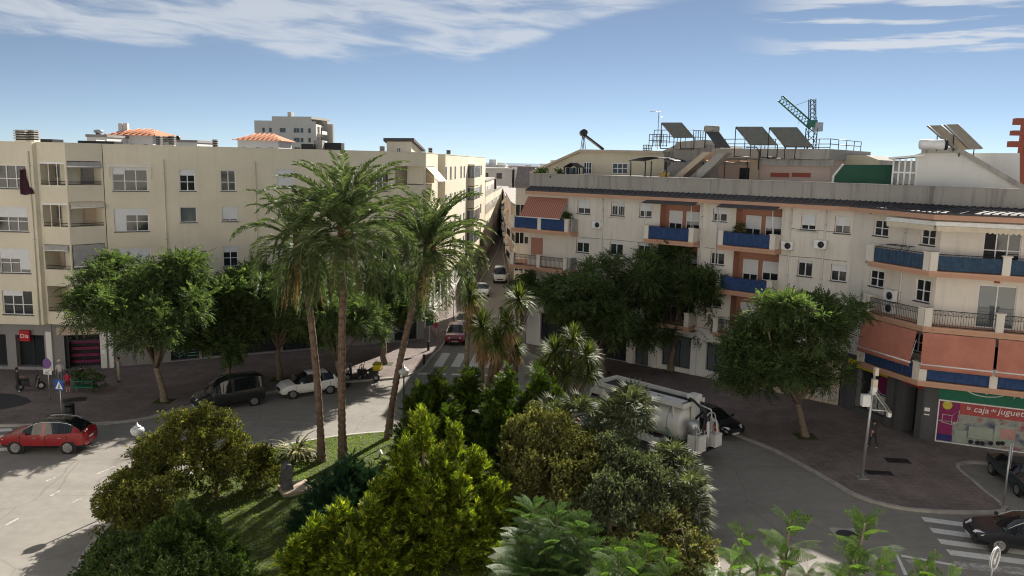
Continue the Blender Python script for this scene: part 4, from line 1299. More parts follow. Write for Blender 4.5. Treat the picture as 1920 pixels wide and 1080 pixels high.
m = MB(); m.wbox(TS, t0 + .06, t1 - .06, hz0 + .05, hz1 - .07, .14, .16); m.build('display_back', M['toy_print'], RB).parent = fr
def tpx(x0, y0, x1, y1): return TS.rect(x0, y0, x1, y1)
def deco(name, r, mat, d=.115, poly=None):
    m = MB(); m.wbox(TS, max(r[0], t0 + .08), min(r[1], t1 - .08), max(r[2], hz0 + .07), min(r[3], hz1 - .09), d, d + .015); m.build(name, mat if not isinstance(mat, str) else M[mat], RB).parent = fr
M['magenta'] = plain('magenta_print', (0.22, 0.02, 0.10), .6); M['navy'] = plain('navy_print', (0.03, 0.03, 0.14), .6); M['coral'] = plain('coral_print', (0.36, 0.07, 0.07), .6); M['mint'] = plain('pale_green_print', (0.30, 0.35, 0.29), .6); M['toy_yellow'] = plain('yellow_print', (0.50, 0.45, 0.06), .6)
deco('display_print', tpx(1757, 792, 1786, 815), 'magenta'); deco('display_print', tpx(1755, 815, 1785, 834), 'navy')
deco('display_print', tpx(1800, 752, 1935, 786), 'coral'); deco('display_print', tpx(1757, 755, 1800, 790), 'magenta', .122)
deco('display_print', tpx(1790, 808, 1812, 832), 'mint'); deco('display_print', tpx(1816, 803, 1862, 825), 'mint'); deco('display_print', tpx(1864, 800, 1900, 838), 'mint'); M['pale_pink'] = plain('pale_pink_print', (0.42, 0.24, 0.22), .6); deco('display_print', tpx(1875, 805, 1905, 826), 'pale_pink', .105)
r = tpx(1769, 753, 1785, 768); m = MB(); m.lathe(TS.p((r[0] + r[1]) / 2, (r[2] + r[3]) / 2, .105), [(.26, 0), (.26, .012)], 16, 0, TS.n); m.build('display_print', M['toy_yellow'], RB).parent = fr
r = tpx(1767, 776, 1796, 794); m = MB(); P_ = [(r[0], r[2]), (r[0] + .5, r[2] - .08), (r[0] + .5, r[3] - .12), (r[0], r[3] - .1), (r[0], r[2])]
m.tube([TS.p(a, z, .10) for a, z in P_], .018, 4); P_ = [(r[0] + .5, r[2] - .08), (r[1], r[2] + .1), (r[1] + .06, r[3] + .25), (r[0] + .5, r[3] - .12)]; m.tube([TS.p(a, z, .10) for a, z in P_], .018, 4)
m.build('box_outline', M['white_print'], RB).parent = fr
for px in (1820, 1833, 1842, 1858, 1872, 1880):
    a, z = TS.px(px, 832); m = MB(); m.lathe(TS.p(a, max(z, hz0 + .22), .09), [(.13, 0), (.13, .02)], 10, 0, TS.n); m.build('toy', M['black'], RB).parent = fr
a, z = TS.px(1872, 772)
for txt, px, py, sz in (('la', 1817, 766, .34), ('caja', 1841, 770, .52), ('de', 1864, 771, .28), ('juguetes', 1905, 776, .52)):
    a, z = TS.px(px, py); o = wall_text('lettering', txt, TS, a, z, sz, M['white_print'], RB, .09, 1.0, .15); o.parent = fr
m = MB(); m.wbox(TS, t0 - .05, t1 + 4, hz1 + .04, 3.72, -.06, -.002); gs_ = m.build('shop_sign', M['green_sign'], RB)
a0, z0 = TS.px(1848, 738)
m = MB(); m.tube([TS.p(a0 + 1.05 * math.cos(PI + PI * k / 14), 3.62 + .42 * math.sin(PI + PI * k / 14), -.08) for k in range(15)], .03, 5); m.build('sign_line', M['white_print'], RB).parent = gs_
for txt, px in (('o', 1849), ('y', 1903), ('e', 1916)):
    a, z = TS.px(px, 741); o = wall_text('lettering', txt, TS, a, 3.45, .34, M['white_print'], RB, -.09); o.parent = gs_
a, z = TS.px(1743, 762); W = G4
m = MB(); m.wbox(W, .02, .36, 1.9, 2.12, -.02, -.003); m.wbox(W, .02, .36, 1.66, 1.74, -.02, -.003); m.build('number_plate', M['white_print'], RB)
# ------------------------------------------------------------------ pipes, cables and boxes fixed to the two fronts
def downpipe(root, W, a, z0, z1):
    m = MB(); m.tube([W.p(a, z0, -.07), W.p(a, z1, -.07)], .05, 6); o = m.build('downpipe', M['white_wall'] if root is RB else M['cream'], root)
    for z in (z0 + 1, (z0 + z1) / 2, z1 - 1):
        b = MB(); b.wbox(W, a - .08, a + .08, z, z + .05, -.13, -.002); b.build('pipe_bracket', M['steel'], root).parent = o
for W, px in ((A1, 1130), (A1, 1330), (A2, 1345), (A2, 1483), (A2, 1548), (A3, 1700)):
    a = min(max(W.px(px, 430)[0], .15), W.L - .15); downpipe(RB, W, a, 3.95, RT - .35)
for px in (310, 480, 600, 728): downpipe(LB, WM, WM.px(px, 400)[0], ZB, ZT - 1.0)
downpipe(LB, WL, WL.L - .25, ZB, ZT - .6)
M['cable'] = plain('facade_cable', (0.10, 0.10, 0.10), .8)
def cable(root, W, a0, a1, z, sag, n=14):
    m = MB(); m.tube([W.p(a0 + (a1 - a0) * i / n, z - sag * abs(math.sin(i * 2.3)) , -.035) for i in range(n + 1)], .014, 4); m.build('cable', M['cable'], root)
for W in (A1, A2):
    cable(RB, W, .2, W.L - .2, 10.02, .05); cable(RB, W, .2, W.L - .2, 6.86, .06); cable(RB, W, .3, W.L - .3, 3.92, .04)
cable(RB, A2, A2.L * .62, A2.L - .1, 11.9, .03)
cable(LB, WM, .2, WM.L - 5, 3.84, .05)
def ac(root, W, a, z):
    m = MB(); m.wbox(W, a - .4, a + .4, z, z + .58, -.36, -.06); o = m.build('air_conditioner', M['white_paint'], root)
    m = MB(); m.lathe(W.p(a + .08, z + .29, -.361), [(.22, 0), (.22, .012), (.05, .02)], 14, 0, W.n); m.build('fan_grille', M['iron'], root).parent = o
    m = MB()
    for x in (-.3, .3): m.tube([W.p(a + x, z - .03, -.01), W.p(a + x, z - .03, -.36)], .02, 4)
    m.build('bracket', M['steel'], root).parent = o
for W, px, py in ((A1, 1122, 428), (A2, 1540, 466), (A2, 1478, 468)): a, z = W.px(px, py); ac(RB, W, a, z)
# clothes drying under two windows
for W, px, py, mt in ((A2, 1515, 434, 'blue_sign'), (A1, 1158, 408, 'white_print')):
    a, z = W.px(px, py); m = MB(); m.tube([W.p(a - .7, z, -.3), W.p(a + .7, z, -.3)], .012, 4); m.tube([W.p(a - .7, z, 0), W.p(a - .7, z, -.32)], .012, 4); m.tube([W.p(a + .7, z, 0), W.p(a + .7, z, -.32)], .012, 4); m.build('clothes_line', M['steel'], RB)
# ------------------------------------------------------------------ what stands on the right roof terraces
def gable(name, W, pix, depth, mat, parent, mtop=None):
    """outline read on a wall plane, pushed back into a solid"""
    P = [W.px(*p) for p in pix]; m = MB(); n = len(P)
    P = [(a, max(z, RT + .01)) for a, z in P]
    f = [W.p(a, z, 0) for a, z in P]; b = [W.p(a, z, depth) for a, z in P]
    m.face(f); m.face(b[::-1])
    for i in range(n):
        j = (i + 1) % n
        m.face([f[i], b[i], b[j], f[j]], 1 if mtop and abs(P[i][0] - P[j][0]) > .05 else 0)
    return m.build(name, [M[mat], M[mtop]] if mtop else M[mat], parent)

K1 = A1.off(4.2)                                     # penthouse front planes
pent = gable('penthouse', K1, [(1000, 326), (1000, 320), (1090, 281), (1245, 284), (1245, 330)], 7, 'yellowish', RB, 'concrete')
m = MB()
P = [K1.px(*p) for p in ((996, 322), (1090, 280), (1245, 283))]
for (a0, z0), (a1, z1) in zip(P[:-1], P[1:]):
    m.hexa([K1.p(a0, z0 - .22, -.25), K1.p(a1, z1 - .22, -.25), K1.p(a1, z1 - .22, 7), K1.p(a0, z0 - .22, 7), K1.p(a0, z0, -.25), K1.p(a1, z1, -.25), K1.p(a1, z1, 7), K1.p(a0, z0, 7)])
m.build('roof_edge', M['beige'], RB).parent = pent
for px, b in (((1149, 306, 1178, 326), 0), ((1095, 304, 1110, 326), 0)):
    r = K1.rect(*px); window(RB, K1, (r[0], r[1], max(r[2], RT + .3), r[3]), cols=3, transom=.5, depth=-.03, sill=False)
# small dark garden hut
W = A1.off(1.6); r = W.rect(1058, 306, 1083, 326)
ht = thing('garden_hut', 'little dark glazed garden hut on the terrace beside the cream penthouse', 'garden hut', tuple(W.p(r[0], RT, 0)))
m = MB(); a0, a1 = r[0], r[1]; am = (a0 + a1) / 2; zt = r[3]
for a in (a0, am - .3, am + .3, a1): m.tube([W.p(a, RT, 0), W.p(a, zt - .35, 0)], .05, 4); m.tube([W.p(a, RT, .9), W.p(a, zt - .35, .9)], .05, 4)
for d in (0, .9): m.tube([W.p(a0, zt - .35, d), W.p(am, zt, d), W.p(a1, zt - .35, d)], .06, 4)
m.build('hut_frame', M['iron'], ht)
m = MB(); m.face([W.p(a0 - .1, zt - .36, -.1), W.p(am, zt + .04, -.1), W.p(am, zt + .04, 1), W.p(a0 - .1, zt - .36, 1)]); m.face([W.p(am, zt + .04, -.1), W.p(a1 + .1, zt - .36, -.1), W.p(a1 + .1, zt - .36, 1), W.p(am, zt + .04, 1)]); m.build('hut_roof', M['dark_tile'], ht)
m = MB(); m.wbox(W, a0 + .1, a1 - .1, RT, zt - .4, .08, .1); m.build('hut_glass', M['glass_pale'], ht)
# grey stair head with sloping concrete cheeks
K2 = A1.off(5.2); K2.B = K2.A + K2.e * 40; K2.L = 40
blk = gable('stair_head', K2, [(1205, 330), (1205, 293), (1238, 285), (1270, 270), (1345, 272), (1352, 280), (1352, 335)], 5, 'concrete', RB)
gable('water_tank_room', K2.off(-.4), [(1262, 280), (1268, 266), (1320, 262), (1322, 277)], 4, 'concrete', RB)
K3 = A1.off(2.2); K3.B = K3.A + K3.e * 40; K3.L = 40
for pts, mt in ((((1262, 332), (1318, 285), (1332, 285), (1278, 332)), 'beige'), (((1293, 332), (1345, 287), (1362, 287), (1316, 332)), 'concrete')):
    gable('stair_cheek', K3 if mt == 'beige' else K3.off(-.7), pts, 1.0, mt, RB)
gable('stair_wall', K3.off(.9), [(1236, 330), (1262, 303), (1300, 300), (1300, 332)], .4, 'grey_wall', RB)
# pergola with garden chairs under it
W = A1.off(1.0); a0, a1 = W.px(1183, 310)[0], W.px(1250, 310)[0]
pg = thing('pergola', 'dark curved metal pergola on the terrace behind the stained parapet', 'pergola', tuple(W.p(a0, RT, 0)))
m = MB(); zt = W.px(1215, 302)[1]
for a in (a0, (a0 + a1) / 2 + .25, a1):
    for d in (0, 2.4): m.tube([W.p(a, RT, d), W.p(a, zt, d)], .05, 4)
m.build('pergola_post', M['iron'], pg)
for k in range(6):
    m = MB(); d = 2.4 * k / 5; n = 8
    m.tube([W.p(a0 - .2 + (a1 - a0 + .9) * i / n, zt + .32 * math.sin(PI * i / n), d) for i in range(n + 1)], .035, 4); m.build('pergola_hoop', M['iron'], pg)
M['terrace_yellow'] = plain('yellow_cloth', (0.50, 0.33, 0.10), .9, var=.3)
def chair(W, a, d, label):
    t_ = thing('garden_chair', label, 'garden chair', tuple(W.p(a, RT, d)), 'garden chairs under the pergola')
    m = MB(); m.wbox(W, a - .24, a + .24, RT + .42, RT + .46, d - .24, d + .24); m.build('seat', M['white_paint'], t_)
    m = MB(); m.wbox(W, a - .24, a + .24, RT + .5, RT + 1.45, d + .22, d + .26); m.build('backrest', M['white_paint'], t_)
    for x in (-.2, .2):
        for y in (-.2, .2):
            m = MB(); m.tube([W.p(a + x, RT, d + y), W.p(a + x, RT + .42, d + y)], .02, 4); m.build('leg', M['white_paint'], t_)
chair(W, a0 + .9, .5, 'white garden chair nearest the left post of the pergola')
chair(W, a0 + 1.6, .7, 'white garden chair in the middle under the pergola')
r = W.rect(1232, 307, 1250, 330)
m = MB(); n = 5
for i in range(n): m.face([W.p(r[0] + (r[1] - r[0]) * i / n, RT + .1, .4 + .1 * (i % 2)), W.p(r[0] + (r[1] - r[0]) * (i + 1) / n, RT + .1, .4 + .1 * ((i + 1) % 2)), W.p(r[0] + (r[1] - r[0]) * (i + 1) / n, RT + 1.9, .4 + .1 * ((i + 1) % 2)), W.p(r[0] + (r[1] - r[0]) * i / n, RT + 1.9 - .3 * (i % 3) / 3, .4 + .1 * (i % 2))])
tag(m.build('screen_cloth', M['terrace_yellow'], None, tuple(W.p(r[0], RT, .4))), 'yellow cloth screen hung at the right end of the pergola', 'cloth screen')
# middle penthouse with a railed roof
K4 = A2.off(5.0); K4.A = K4.A - K4.e * 14; K4.L += 14
gable('penthouse', K4, [(1346, 336), (1346, 282), (1556, 285), (1556, 345)], 8, 'pinkish', RB)
r0, r1 = K4.px(1340, 285)[0], K4.px(1560, 285)[0]
zr = K4.px(1450, 279)[1]
m = MB(); m.wbox(K4, r0, r1, zr - .75, zr, -.5, 8.2); m.build('roof_slab', M['concrete'], RB)
m = MB(); m.wbox(K4, r0 - .1, r1 + .3, zr - 1.25, zr - .76, -.25, 0.02); m.build('roof_beam', M['concrete'], RB)
z1 = K4.px(1450, 261)[1]
def roof_rail(W, a0, a1, z0, z1, d, n):
    m = MB()
    for z in (z1, (z0 + z1) / 2, z0 + .12): m.tube([W.p(a0, z, d), W.p(a1, z, d)], .028, 4)
    for i in range(n + 1): x = a0 + (a1 - a0) * i / n; m.tube([W.p(x, z0, d), W.p(x, z1, d)], .03, 4)
    m.build('roof_railing', M['iron'], RB)
roof_rail(K4, r0 + .2, r1 - .05, zr, z1, -.3, 11)
m = MB(); m.tube([K4.p(r1 - .05, z1, -.3), K4.p(r1 - .05, z1, 6)], .028, 4); m.tube([K4.p(r1 - .05, (zr + z1) / 2, -.3), K4.p(r1 - .05, (zr + z1) / 2, 6)], .028, 4)
for d in (1.3, 2.9, 4.5, 6): m.tube([K4.p(r1 - .05, zr, d), K4.p(r1 - .05, z1, d)], .03, 4)
m.build('roof_railing', M['iron'], RB)
r = K4.rect(1387, 315, 1405, 336); m = MB(); m.wbox(K4, r[0], r[1], RT, r[3], -.06, -.002); m.build('terrace_door', M['black'], RB)
m = MB(); a = K4.px(1418, 300)[0]; m.wbox(K4, a - .35, a + .35, RT, zr - .8, -.30, -.002); m.build('pillar', M['beige'], RB)
m = MB(); m.tube([K4.p(a - .6, zr + .1, -.6), K4.p(a + .25, zr + .1, -.62), K4.p(a + .5, zr - .3, -.62), K4.p(a + .5, zr - 1.6, -.6)], .05, 6); m.build('drain_pipe', M['iron'], RB)
for k in range(2):
    r = K4.rect(1445 + 40 * k, 324, 1480 + 40 * k, 332); m = MB(); m.wbox(K4, r[0], r[1], r[2], r[3], -.05, -.002); m.build('terrace_border', M['brick_red'], RB)
# cloth canopy in front of it
W = K4.off(-2.2); a0, a1 = W.px(1316, 302)[0], W.px(1404, 302)[0]
cn = thing('canopy', 'faded orange cloth canopy on thin posts beside the terrace door', 'canopy', tuple(W.p(a0, RT, 0)))
m = MB(); n = 10; zc = W.px(1360, 301)[1]
for i in range(n):
    for j in range(4):
        def cp(i_, j_): return W.p(a0 + (a1 - a0) * i_ / n, zc - .12 * math.sin(PI * i_ / n) - .05 * math.sin(i_ * 2.1) + .05 * j_ , .0 + 2.0 * j_ / 4)
        m.face([cp(i, j), cp(i + 1, j), cp(i + 1, j + 1), cp(i, j + 1)], 0, True)
M['peach_cloth'] = plain('faded_orange_cloth', (0.55, 0.32, 0.20), .9); m.build('canopy_cloth', M['peach_cloth'], cn)
for a in (a0 + .1, (a0 + a1) / 2, a1 - .1):
    m = MB(); m.tube([W.p(a, RT, .05), W.p(a, zc + .02, .05)], .04, 5); m.build('canopy_post', M['iron'], cn)
# far box and green sheet screen
gable('roof_box', K4.off(3), [(1575, 335), (1575, 298), (1588, 290), (1624, 291), (1648, 300), (1648, 335)], 5, 'yellowish', RB, 'concrete')
K5 = A3.off(3.0); K5 = Wall(A2.p(A2.L - 3.4, 0, 2.0).xy, (26.8, 52.5))
gable('screen_wall', K5, [(1560, 346), (1562, 330), (1580, 309), (1672, 309), (1672, 350)], .25, 'green_wall', RB)
m = MB(); m.tube([K5.p(K5.px(1561, 346)[0], RT + .1, -.03), K5.p(*K5.px(1563, 330), -.03), K5.p(*K5.px(1581, 308), -.03)], .09, 4); m.build('screen_trim', M['white_wall'], RB)
# house on the right terrace with glazed porch
K6 = Wall((27.0, 51.6), (36.5, 46.2))
hs_ = gable('penthouse', K6, [(1716, 355), (1716, 290), (1735, 284), (1800, 285), (1930, 362), (1930, 366)], 6, 'white_wall', RB, 'concrete')
m = MB(); P = [K6.px(*p) for p in ((1728, 284), (1798, 283), (1925, 357))]
for (q0, z0), (q1, z1_) in zip(P[:-1], P[1:]):
    m.hexa([K6.p(q0, z0 - .1, -.3), K6.p(q1, z1_ - .1, -.3), K6.p(q1, z1_ - .1, 6.2), K6.p(q0, z0 - .1, 6.2), K6.p(q0, z0 + .22, -.3), K6.p(q1, z1_ + .22, -.3), K6.p(q1, z1_ + .22, 6.2), K6.p(q0, z0 + .22, 6.2)])
m.build('roof_edge', M['concrete'], RB).parent = hs_
r = K6.rect(1674, 296, 1718, 350); zt = K6.px(1716, 292)[1]; zl = K6.px(1674, 298)[1]
m = MB(); m.wbox(K6, r[0], r[1], RT, zl - .1, .03, 3); m.build('porch_glass', M['glass_pale'], RB)
m = MB()
for k in range(5): x = r[0] + (r[1] - r[0]) * k / 4; m.wbox(K6, x - .05, x + .05, RT, zl, -.03, .06)
m.wbox(K6, r[0], r[1], zl - .9, zl - .8, -.035, .05); m.build('porch_frame', M['white_paint'], RB)
m = MB(); m.hexa([K6.p(r[0] - .3, zl - .02, -.3), K6.p(r[1] + .4, zt - .02, -.3), K6.p(r[1] + .4, zt - .02, 3.2), K6.p(r[0] - .3, zl - .02, 3.2), K6.p(r[0] - .3, zl + .1, -.3), K6.p(r[1] + .4, zt + .1, -.3), K6.p(r[1] + .4, zt + .1, 3.2), K6.p(r[0] - .3, zl + .1, 3.2)]); m.build('porch_roof', M['white_paint'], RB)
gable('back_wall', K6.off(7), [(1790, 300), (1812, 287), (1912, 287), (1912, 350), (1790, 350)], 3, 'white_wall', RB)
# ---- solar panels and heaters
def solar(p, w, h, rz, tilt, label, nb=2, legs=True):
    t_ = thing('solar_array', label, 'solar panel', tuple(p), 'solar panels on the roofs', rz)
    Mx = Matrix.Rotation(tilt, 4, 'X')
    m = MB(); m.box(-w / 2, w / 2, 0, h, -.04, .04, 0, Mx); part(m, 'collector', M['solar'], t_)
    for k in range(nb + 2):
        m = MB(); x = -w / 2 + w * k / (nb + 1); m.box(x - .03, x + .03, -.02, h + .02, -.05, .055, 0, Mx); part(m, 'frame_bar', M['steel'], t_)
    m = MB()
    for x in (-w / 2 + .1, w / 2 - .1):
        m.tube([(x, h * math.cos(tilt), -.5), (x, h * math.cos(tilt), h * math.sin(tilt))], .03, 4); m.tube([(x, 0, -.5), (x, h * math.cos(tilt), -.45)], .03, 4)
    part(m, 'stand', M['iron'], t_)
    return t_
def place_panel(x0, x1, ylow, yhi, dep, label, rz, lean):
    a, b = at(x0, ylow, dep), at(x1, ylow, dep)
    w = (b - a).length; h = (ylow - yhi) / F_PX * dep
    t_ = thing('solar_array', label, 'solar panel', tuple((a + b) / 2), 'solar panels on the roofs')
    sl = Vector((-lean, .55 * h, h)); e = (b - a).normalized(); nn = e.cross(sl).normalized()
    a, b = a - (a + b) / 2, b - (a + b) / 2
    m = MB(); q = [a, b, b + sl, a + sl]; m.hexa([p - nn * .05 for p in q] + [p + nn * .05 for p in q]); part(m, 'collector', M['solar'], t_)
    for k in range(4):
        m = MB(); p = a.lerp(b, k / 3); m.tube([p - nn * .07, p + sl - nn * .07], .035, 4); part(m, 'frame_bar', M['steel'], t_)
    for p in (a, b):
        m = MB(); s2 = p + sl; m.tube([s2, Vector((s2.x, s2.y, -.9))], .035, 4); m.tube([p, Vector((p.x, p.y, -.9))], .035, 4); m.tube([Vector((s2.x, s2.y, -.88)), Vector((p.x, p.y, -.88))], .035, 4); part(m, 'stand', M['iron'], t_)
place_panel(1264, 1302, 258, 231, 66, 'brown tinted solar panel beside the roof aerial, highest on the roof', 0, .95)
place_panel(1408, 1458, 272, 239, 61, 'left of the two brown solar panels behind the roof railing', 0, 1.0)
place_panel(1472, 1524, 275, 240, 60, 'right of the two brown solar panels, nearest the crane', 0, 1.0)
def heater(loc, pts, label, body='black', rad=.3):
    t_ = thing('solar_water_heater', label, 'solar water heater', tuple(loc), 'solar water heaters')
    return t_
# dark heater seen end-on
c = at(1094, 249, 73)
t_ = thing('solar_water_heater', 'dark round solar water tank with slanting collector on the cream penthouse roof', 'solar water heater', (c.x, c.y, c.z - 1.4), 'solar water heaters')
m = MB(); m.lathe((0, -1.0, 1.4), [(.22, 0), (.30, .05), (.30, 1.9), (.22, 1.95)], 14, 0, (0, 1, 0)); part(m, 'tank', M['black'], t_)
m = MB(); m.hexa([(.05, -.9, 1.15), (1.75, -.9, -.05), (1.75, .9, -.05), (.05, .9, 1.15), (.1, -.9, 1.27), (1.8, -.9, .06), (1.8, .9, .06), (.1, .9, 1.27)]); part(m, 'collector', M['black'], t_)
m = MB()
for y in (-.8, .8):
    m = MB(); m.tube([(-.12, y, 0), (0, y, 1.3)], .03, 4); m.tube([(.15, y, 0), (0, y, 1.3)], .03, 4); part(m, 'stand', M['iron'], t_)
# weathered heater in the middle
a, b = at(1322, 243, 64), at(1347, 243, 64)
t_ = thing('solar_water_heater', 'weathered grey solar water heater leaning between the roof railings', 'solar water heater', tuple((a + b) / 2), 'solar water heaters')
w = (b - a).length / 2
m = MB(); m.lathe((-w - .05, 0, .05), [(.2, 0), (.26, .04), (.26, 2 * w + .06), (.2, 2 * w + .1)], 12, 0, (1, 0, 0)); part(m, 'tank', M['concrete'], t_)
m = MB(); m.hexa([(-w, -.1, -.1), (w, -.1, -.1), (w, 0, -.1), (-w, 0, -.1), (-w + .5, -.5, -.1), (w, -.1, -.05), (w, 0, 0), (-w, 0, 0)][:4] + [(-w, -.1, -.02), (w, -.1, -.02), (w, 0, -.02), (-w, 0, -.02)])
m = MB(); q = [Vector((-w, -.05, -.1)), Vector((w, -.05, -.1)), Vector((w + .75, -1.0, -1.35)), Vector((-w + .75, -1.0, -1.35))]; nn = Vector((0, .6, .5)) * .1
m.hexa([p - nn for p in q] + [p + nn for p in q]); part(m, 'collector', M['dark_tile'], t_)
for x in (-w + .1, w - .1):
    m = MB(); m.tube([(x, .3, -1.4), (x, .05, 0)], .04, 4); part(m, 'stand', M['iron'], t_)
# big white tank with two tilted collectors on the right
c = at(1750, 271, 50)
t_ = thing('solar_water_heater', 'white solar water tank with two large tilted collectors on the right rooftop', 'solar water heater', (c.x, c.y, c.z - .35), 'solar water heaters')
m = MB(); ax = Vector((1.0, -.35, 0)).normalized(); m.lathe(Vector((0, 0, .35)) - ax * .75, [(.20, -.04), (.30, .02), (.30, 1.4), (.22, 1.46)], 16, 0, ax); part(m, 'tank', M['white_paint'], t_)
m = MB(); m.lathe(Vector((0, 0, .35)) + ax * .60, [(.315, 0), (.315, .16), (.2, .2)], 16, 0, ax); part(m, 'tank_end', M['black'], t_)
M['panel_back'] = plain('panel_back_sheet', (0.33, 0.29, 0.23), .7, .2)
for k in range(2):
    o_ = at(1738 + 32 * k, 236 - 2 * k, 51) - Vector(t_.location); l_ = at(1790 + 27 * k, 281 - k, 51.0) - Vector(t_.location)
    e = Vector((.95, .30, .05)) * 1.0; dn = l_ - o_; nn = e.cross(dn).normalized() * .06
    q = [o_, o_ + e, o_ + e + dn, o_ + dn]
    m = MB(); m.hexa([p - nn for p in q] + [p + nn for p in q]); cl = part(m, 'collector', M['panel_back'], t_)
    for s in (0, 1):
        m = MB(); p = o_ + e * s; m.tube([p - nn * 1.2, p + dn - nn * 1.2], .04, 4); part(m, 'frame_bar', M['steel'], t_)
    m = MB(); m.tube([o_ + dn * .15 + e * .5, Vector(((o_ + e * .5 + dn * .15).x, (o_ + dn * .15).y, 0))], .035, 4); m.tube([o_ + dn * .95 + e * .5, (o_ + dn * .95 + e * .5) + Vector((0, 0, -.5))], .035, 4); part(m, 'stand', M['iron'], t_)
# railings on the stair head, aerial
W = K2.off(-.2)
for x0, x1, y0, y1 in ((1206, 1222, 278, 272), (1217, 1250, 268, 252), (1226, 1300, 262, 244), (1300, 1322, 262, 245)):
    q0, q1 = W.px(x0, y0), W.px(x1, y0); zz = W.px(x0, y1)[1]
    roof_rail(W, q0[0], q1[0], q0[1] - .3, zz, 0, 5)
c = at(1233, 262, 70); h = at(1233, 208, 70).z - c.z
t_ = thing('roof_aerial', 'thin television aerial with a sideways yagi on the right building roof', 'aerial', tuple(c))
m = MB(); m.tube([(0, 0, -.8), (0, 0, h)], .035, 5); part(m, 'mast', M['steel'], t_)
m = MB(); m.tube([(-.75, 0, h - .05), (.15, 0, h - .05)], .02, 4)
for x in (-.7, -.5, -.3, -.1, .1): m.tube([(x, -.3, h - .05), (x, .3, h - .05)], .012, 3)
m.tube([(.0, 0, h - .5), (.35, .1, h - .5)], .02, 4); part(m, 'yagi', M['steel'], t_)
# plants in pots along the parapet
# ------------------------------------------------------------------ buildings behind, down the street, and the crane
def simple_block(name, label, W, depth, z1, mat, cols, rows, floor0=1.0, fh=3.0, ww=1.2, wh=1.4, group=None, z0=0, extra=None, skip=0.0, dep=.2, mtop='roof_felt', shut=.4):
    """block with its front on W, windows cut in rows and columns"""
    root = thing(name, label, 'building', tuple(W.p(W.L / 2, 0, depth / 2)), group)
    m = MB(); hs = []
    for j in range(rows):
        for i in range(cols):
            if random.random() < skip: continue
            a = W.L * (i + .5) / cols; z = floor0 + fh * j
            if z + wh < z1 - .3 and z > z0: hs.append((a - ww / 2, a + ww / 2, z, z + wh, dep))
    wall_holes(m, W, 0, W.L, z0, z1, hs)
    m.face([W.p(0, z0, depth), W.p(W.L, z0, depth), W.p(W.L, z1, depth), W.p(0, z1, depth)])
    m.face([W.p(0, z0), W.p(0, z0, depth), W.p(0, z1, depth), W.p(0, z1)]); m.face([W.p(W.L, z0), W.p(W.L, z0, depth), W.p(W.L, z1, depth), W.p(W.L, z1)])
    m.build('wall', M[mat], root)
    m = MB(); m.wbox(W, -.1, W.L + .1, z1 - .28, z1 + .0, -.1, depth + .1); m.build('roof', M[mtop], root)
    for h in hs: window(root, W, h[:4], cols=2, transom=0, sill=False, depth=dep, shut=random.choice((0, 0, shut)))
    return root
# further cream blocks on the left side of the street
b = simple_block('street_building', 'cream lower block after the long apartment building, left side of the street', Wall((-4.75, 135.3), (-3.95, 160)), 12, 13.0, 'cream', 9, 4, 1.1, 3.0, 1.5, 1.8, dep=.03)
b = simple_block('street_building', 'cream three storey block with a maroon roof box, left side of the street', Wall((-3.9, 160.5), (-2.9, 186)), 12, 10.6, 'cream', 9, 3, 1.1, 3.0, 1.5, 1.8, dep=.03)
m = MB(); m.box(-6.5, -3.6, 163, 168, 10.6, 12.6); m.build('roof_box', M['maroon'], b)
m = MB(); m.box(-9, -6.6, 162, 165, 10.6, 12.8); m.build('roof_box', M['white_wall'], b)
simple_block('street_building', 'pale block at the far left end of the street', Wall((-2.8, 187), (-1.6, 225)), 14, 9.4, 'beige', 8, 3, 1.0, 3, 1.2, 1.5)
# right side of the street: awnings stepping back
sr = [((-.25, 112), (1.9, 86.2), 10.6, 'beige'), ((-1.5, 150), (-.3, 112.3), 10.6, 'pinkish'), ((-2.7, 200), (-1.55, 150.3), 9.8, 'offwhite')]
M['awn_orange'] = striped('orange_striped_awning', (0.48, 0.26, 0.17), (0.62, 0.55, 0.46), 2.2)
for k, (p, q, h, mt) in enumerate(sr):
    W = Wall(p, q)
    root = simple_block('street_building', ('beige block right behind the corner building, right side of the street', 'pink block with striped awnings, second on the right side of the street', 'pale block with balconies, third and farthest on the right side of the street')[k], W, 12, h, mt, 6, 3, 1.2, 3.1, 1.3, 1.6, dep=.03)
    for j in range(1, 4):
        for i in range(3):
            a0 = W.L * (i + .1) / 3; a1 = W.L * (i + .75) / 3; z = .3 + 3.0 * j
            if z > h - 1.5: continue
            s = slab(root, W, a0, a1, z, .7, mat='white_wall')
            rail(root, W, a0, a1, z, z + .9, -.72, step=.3).parent = s
            if (i + j + k) % 2 == 0: blind(root, W, a0, a1, z + 2.4, z + 1.7, 0, .6, M['awn_orange'] if k % 2 else M['awning_cream'], 'awning', False)
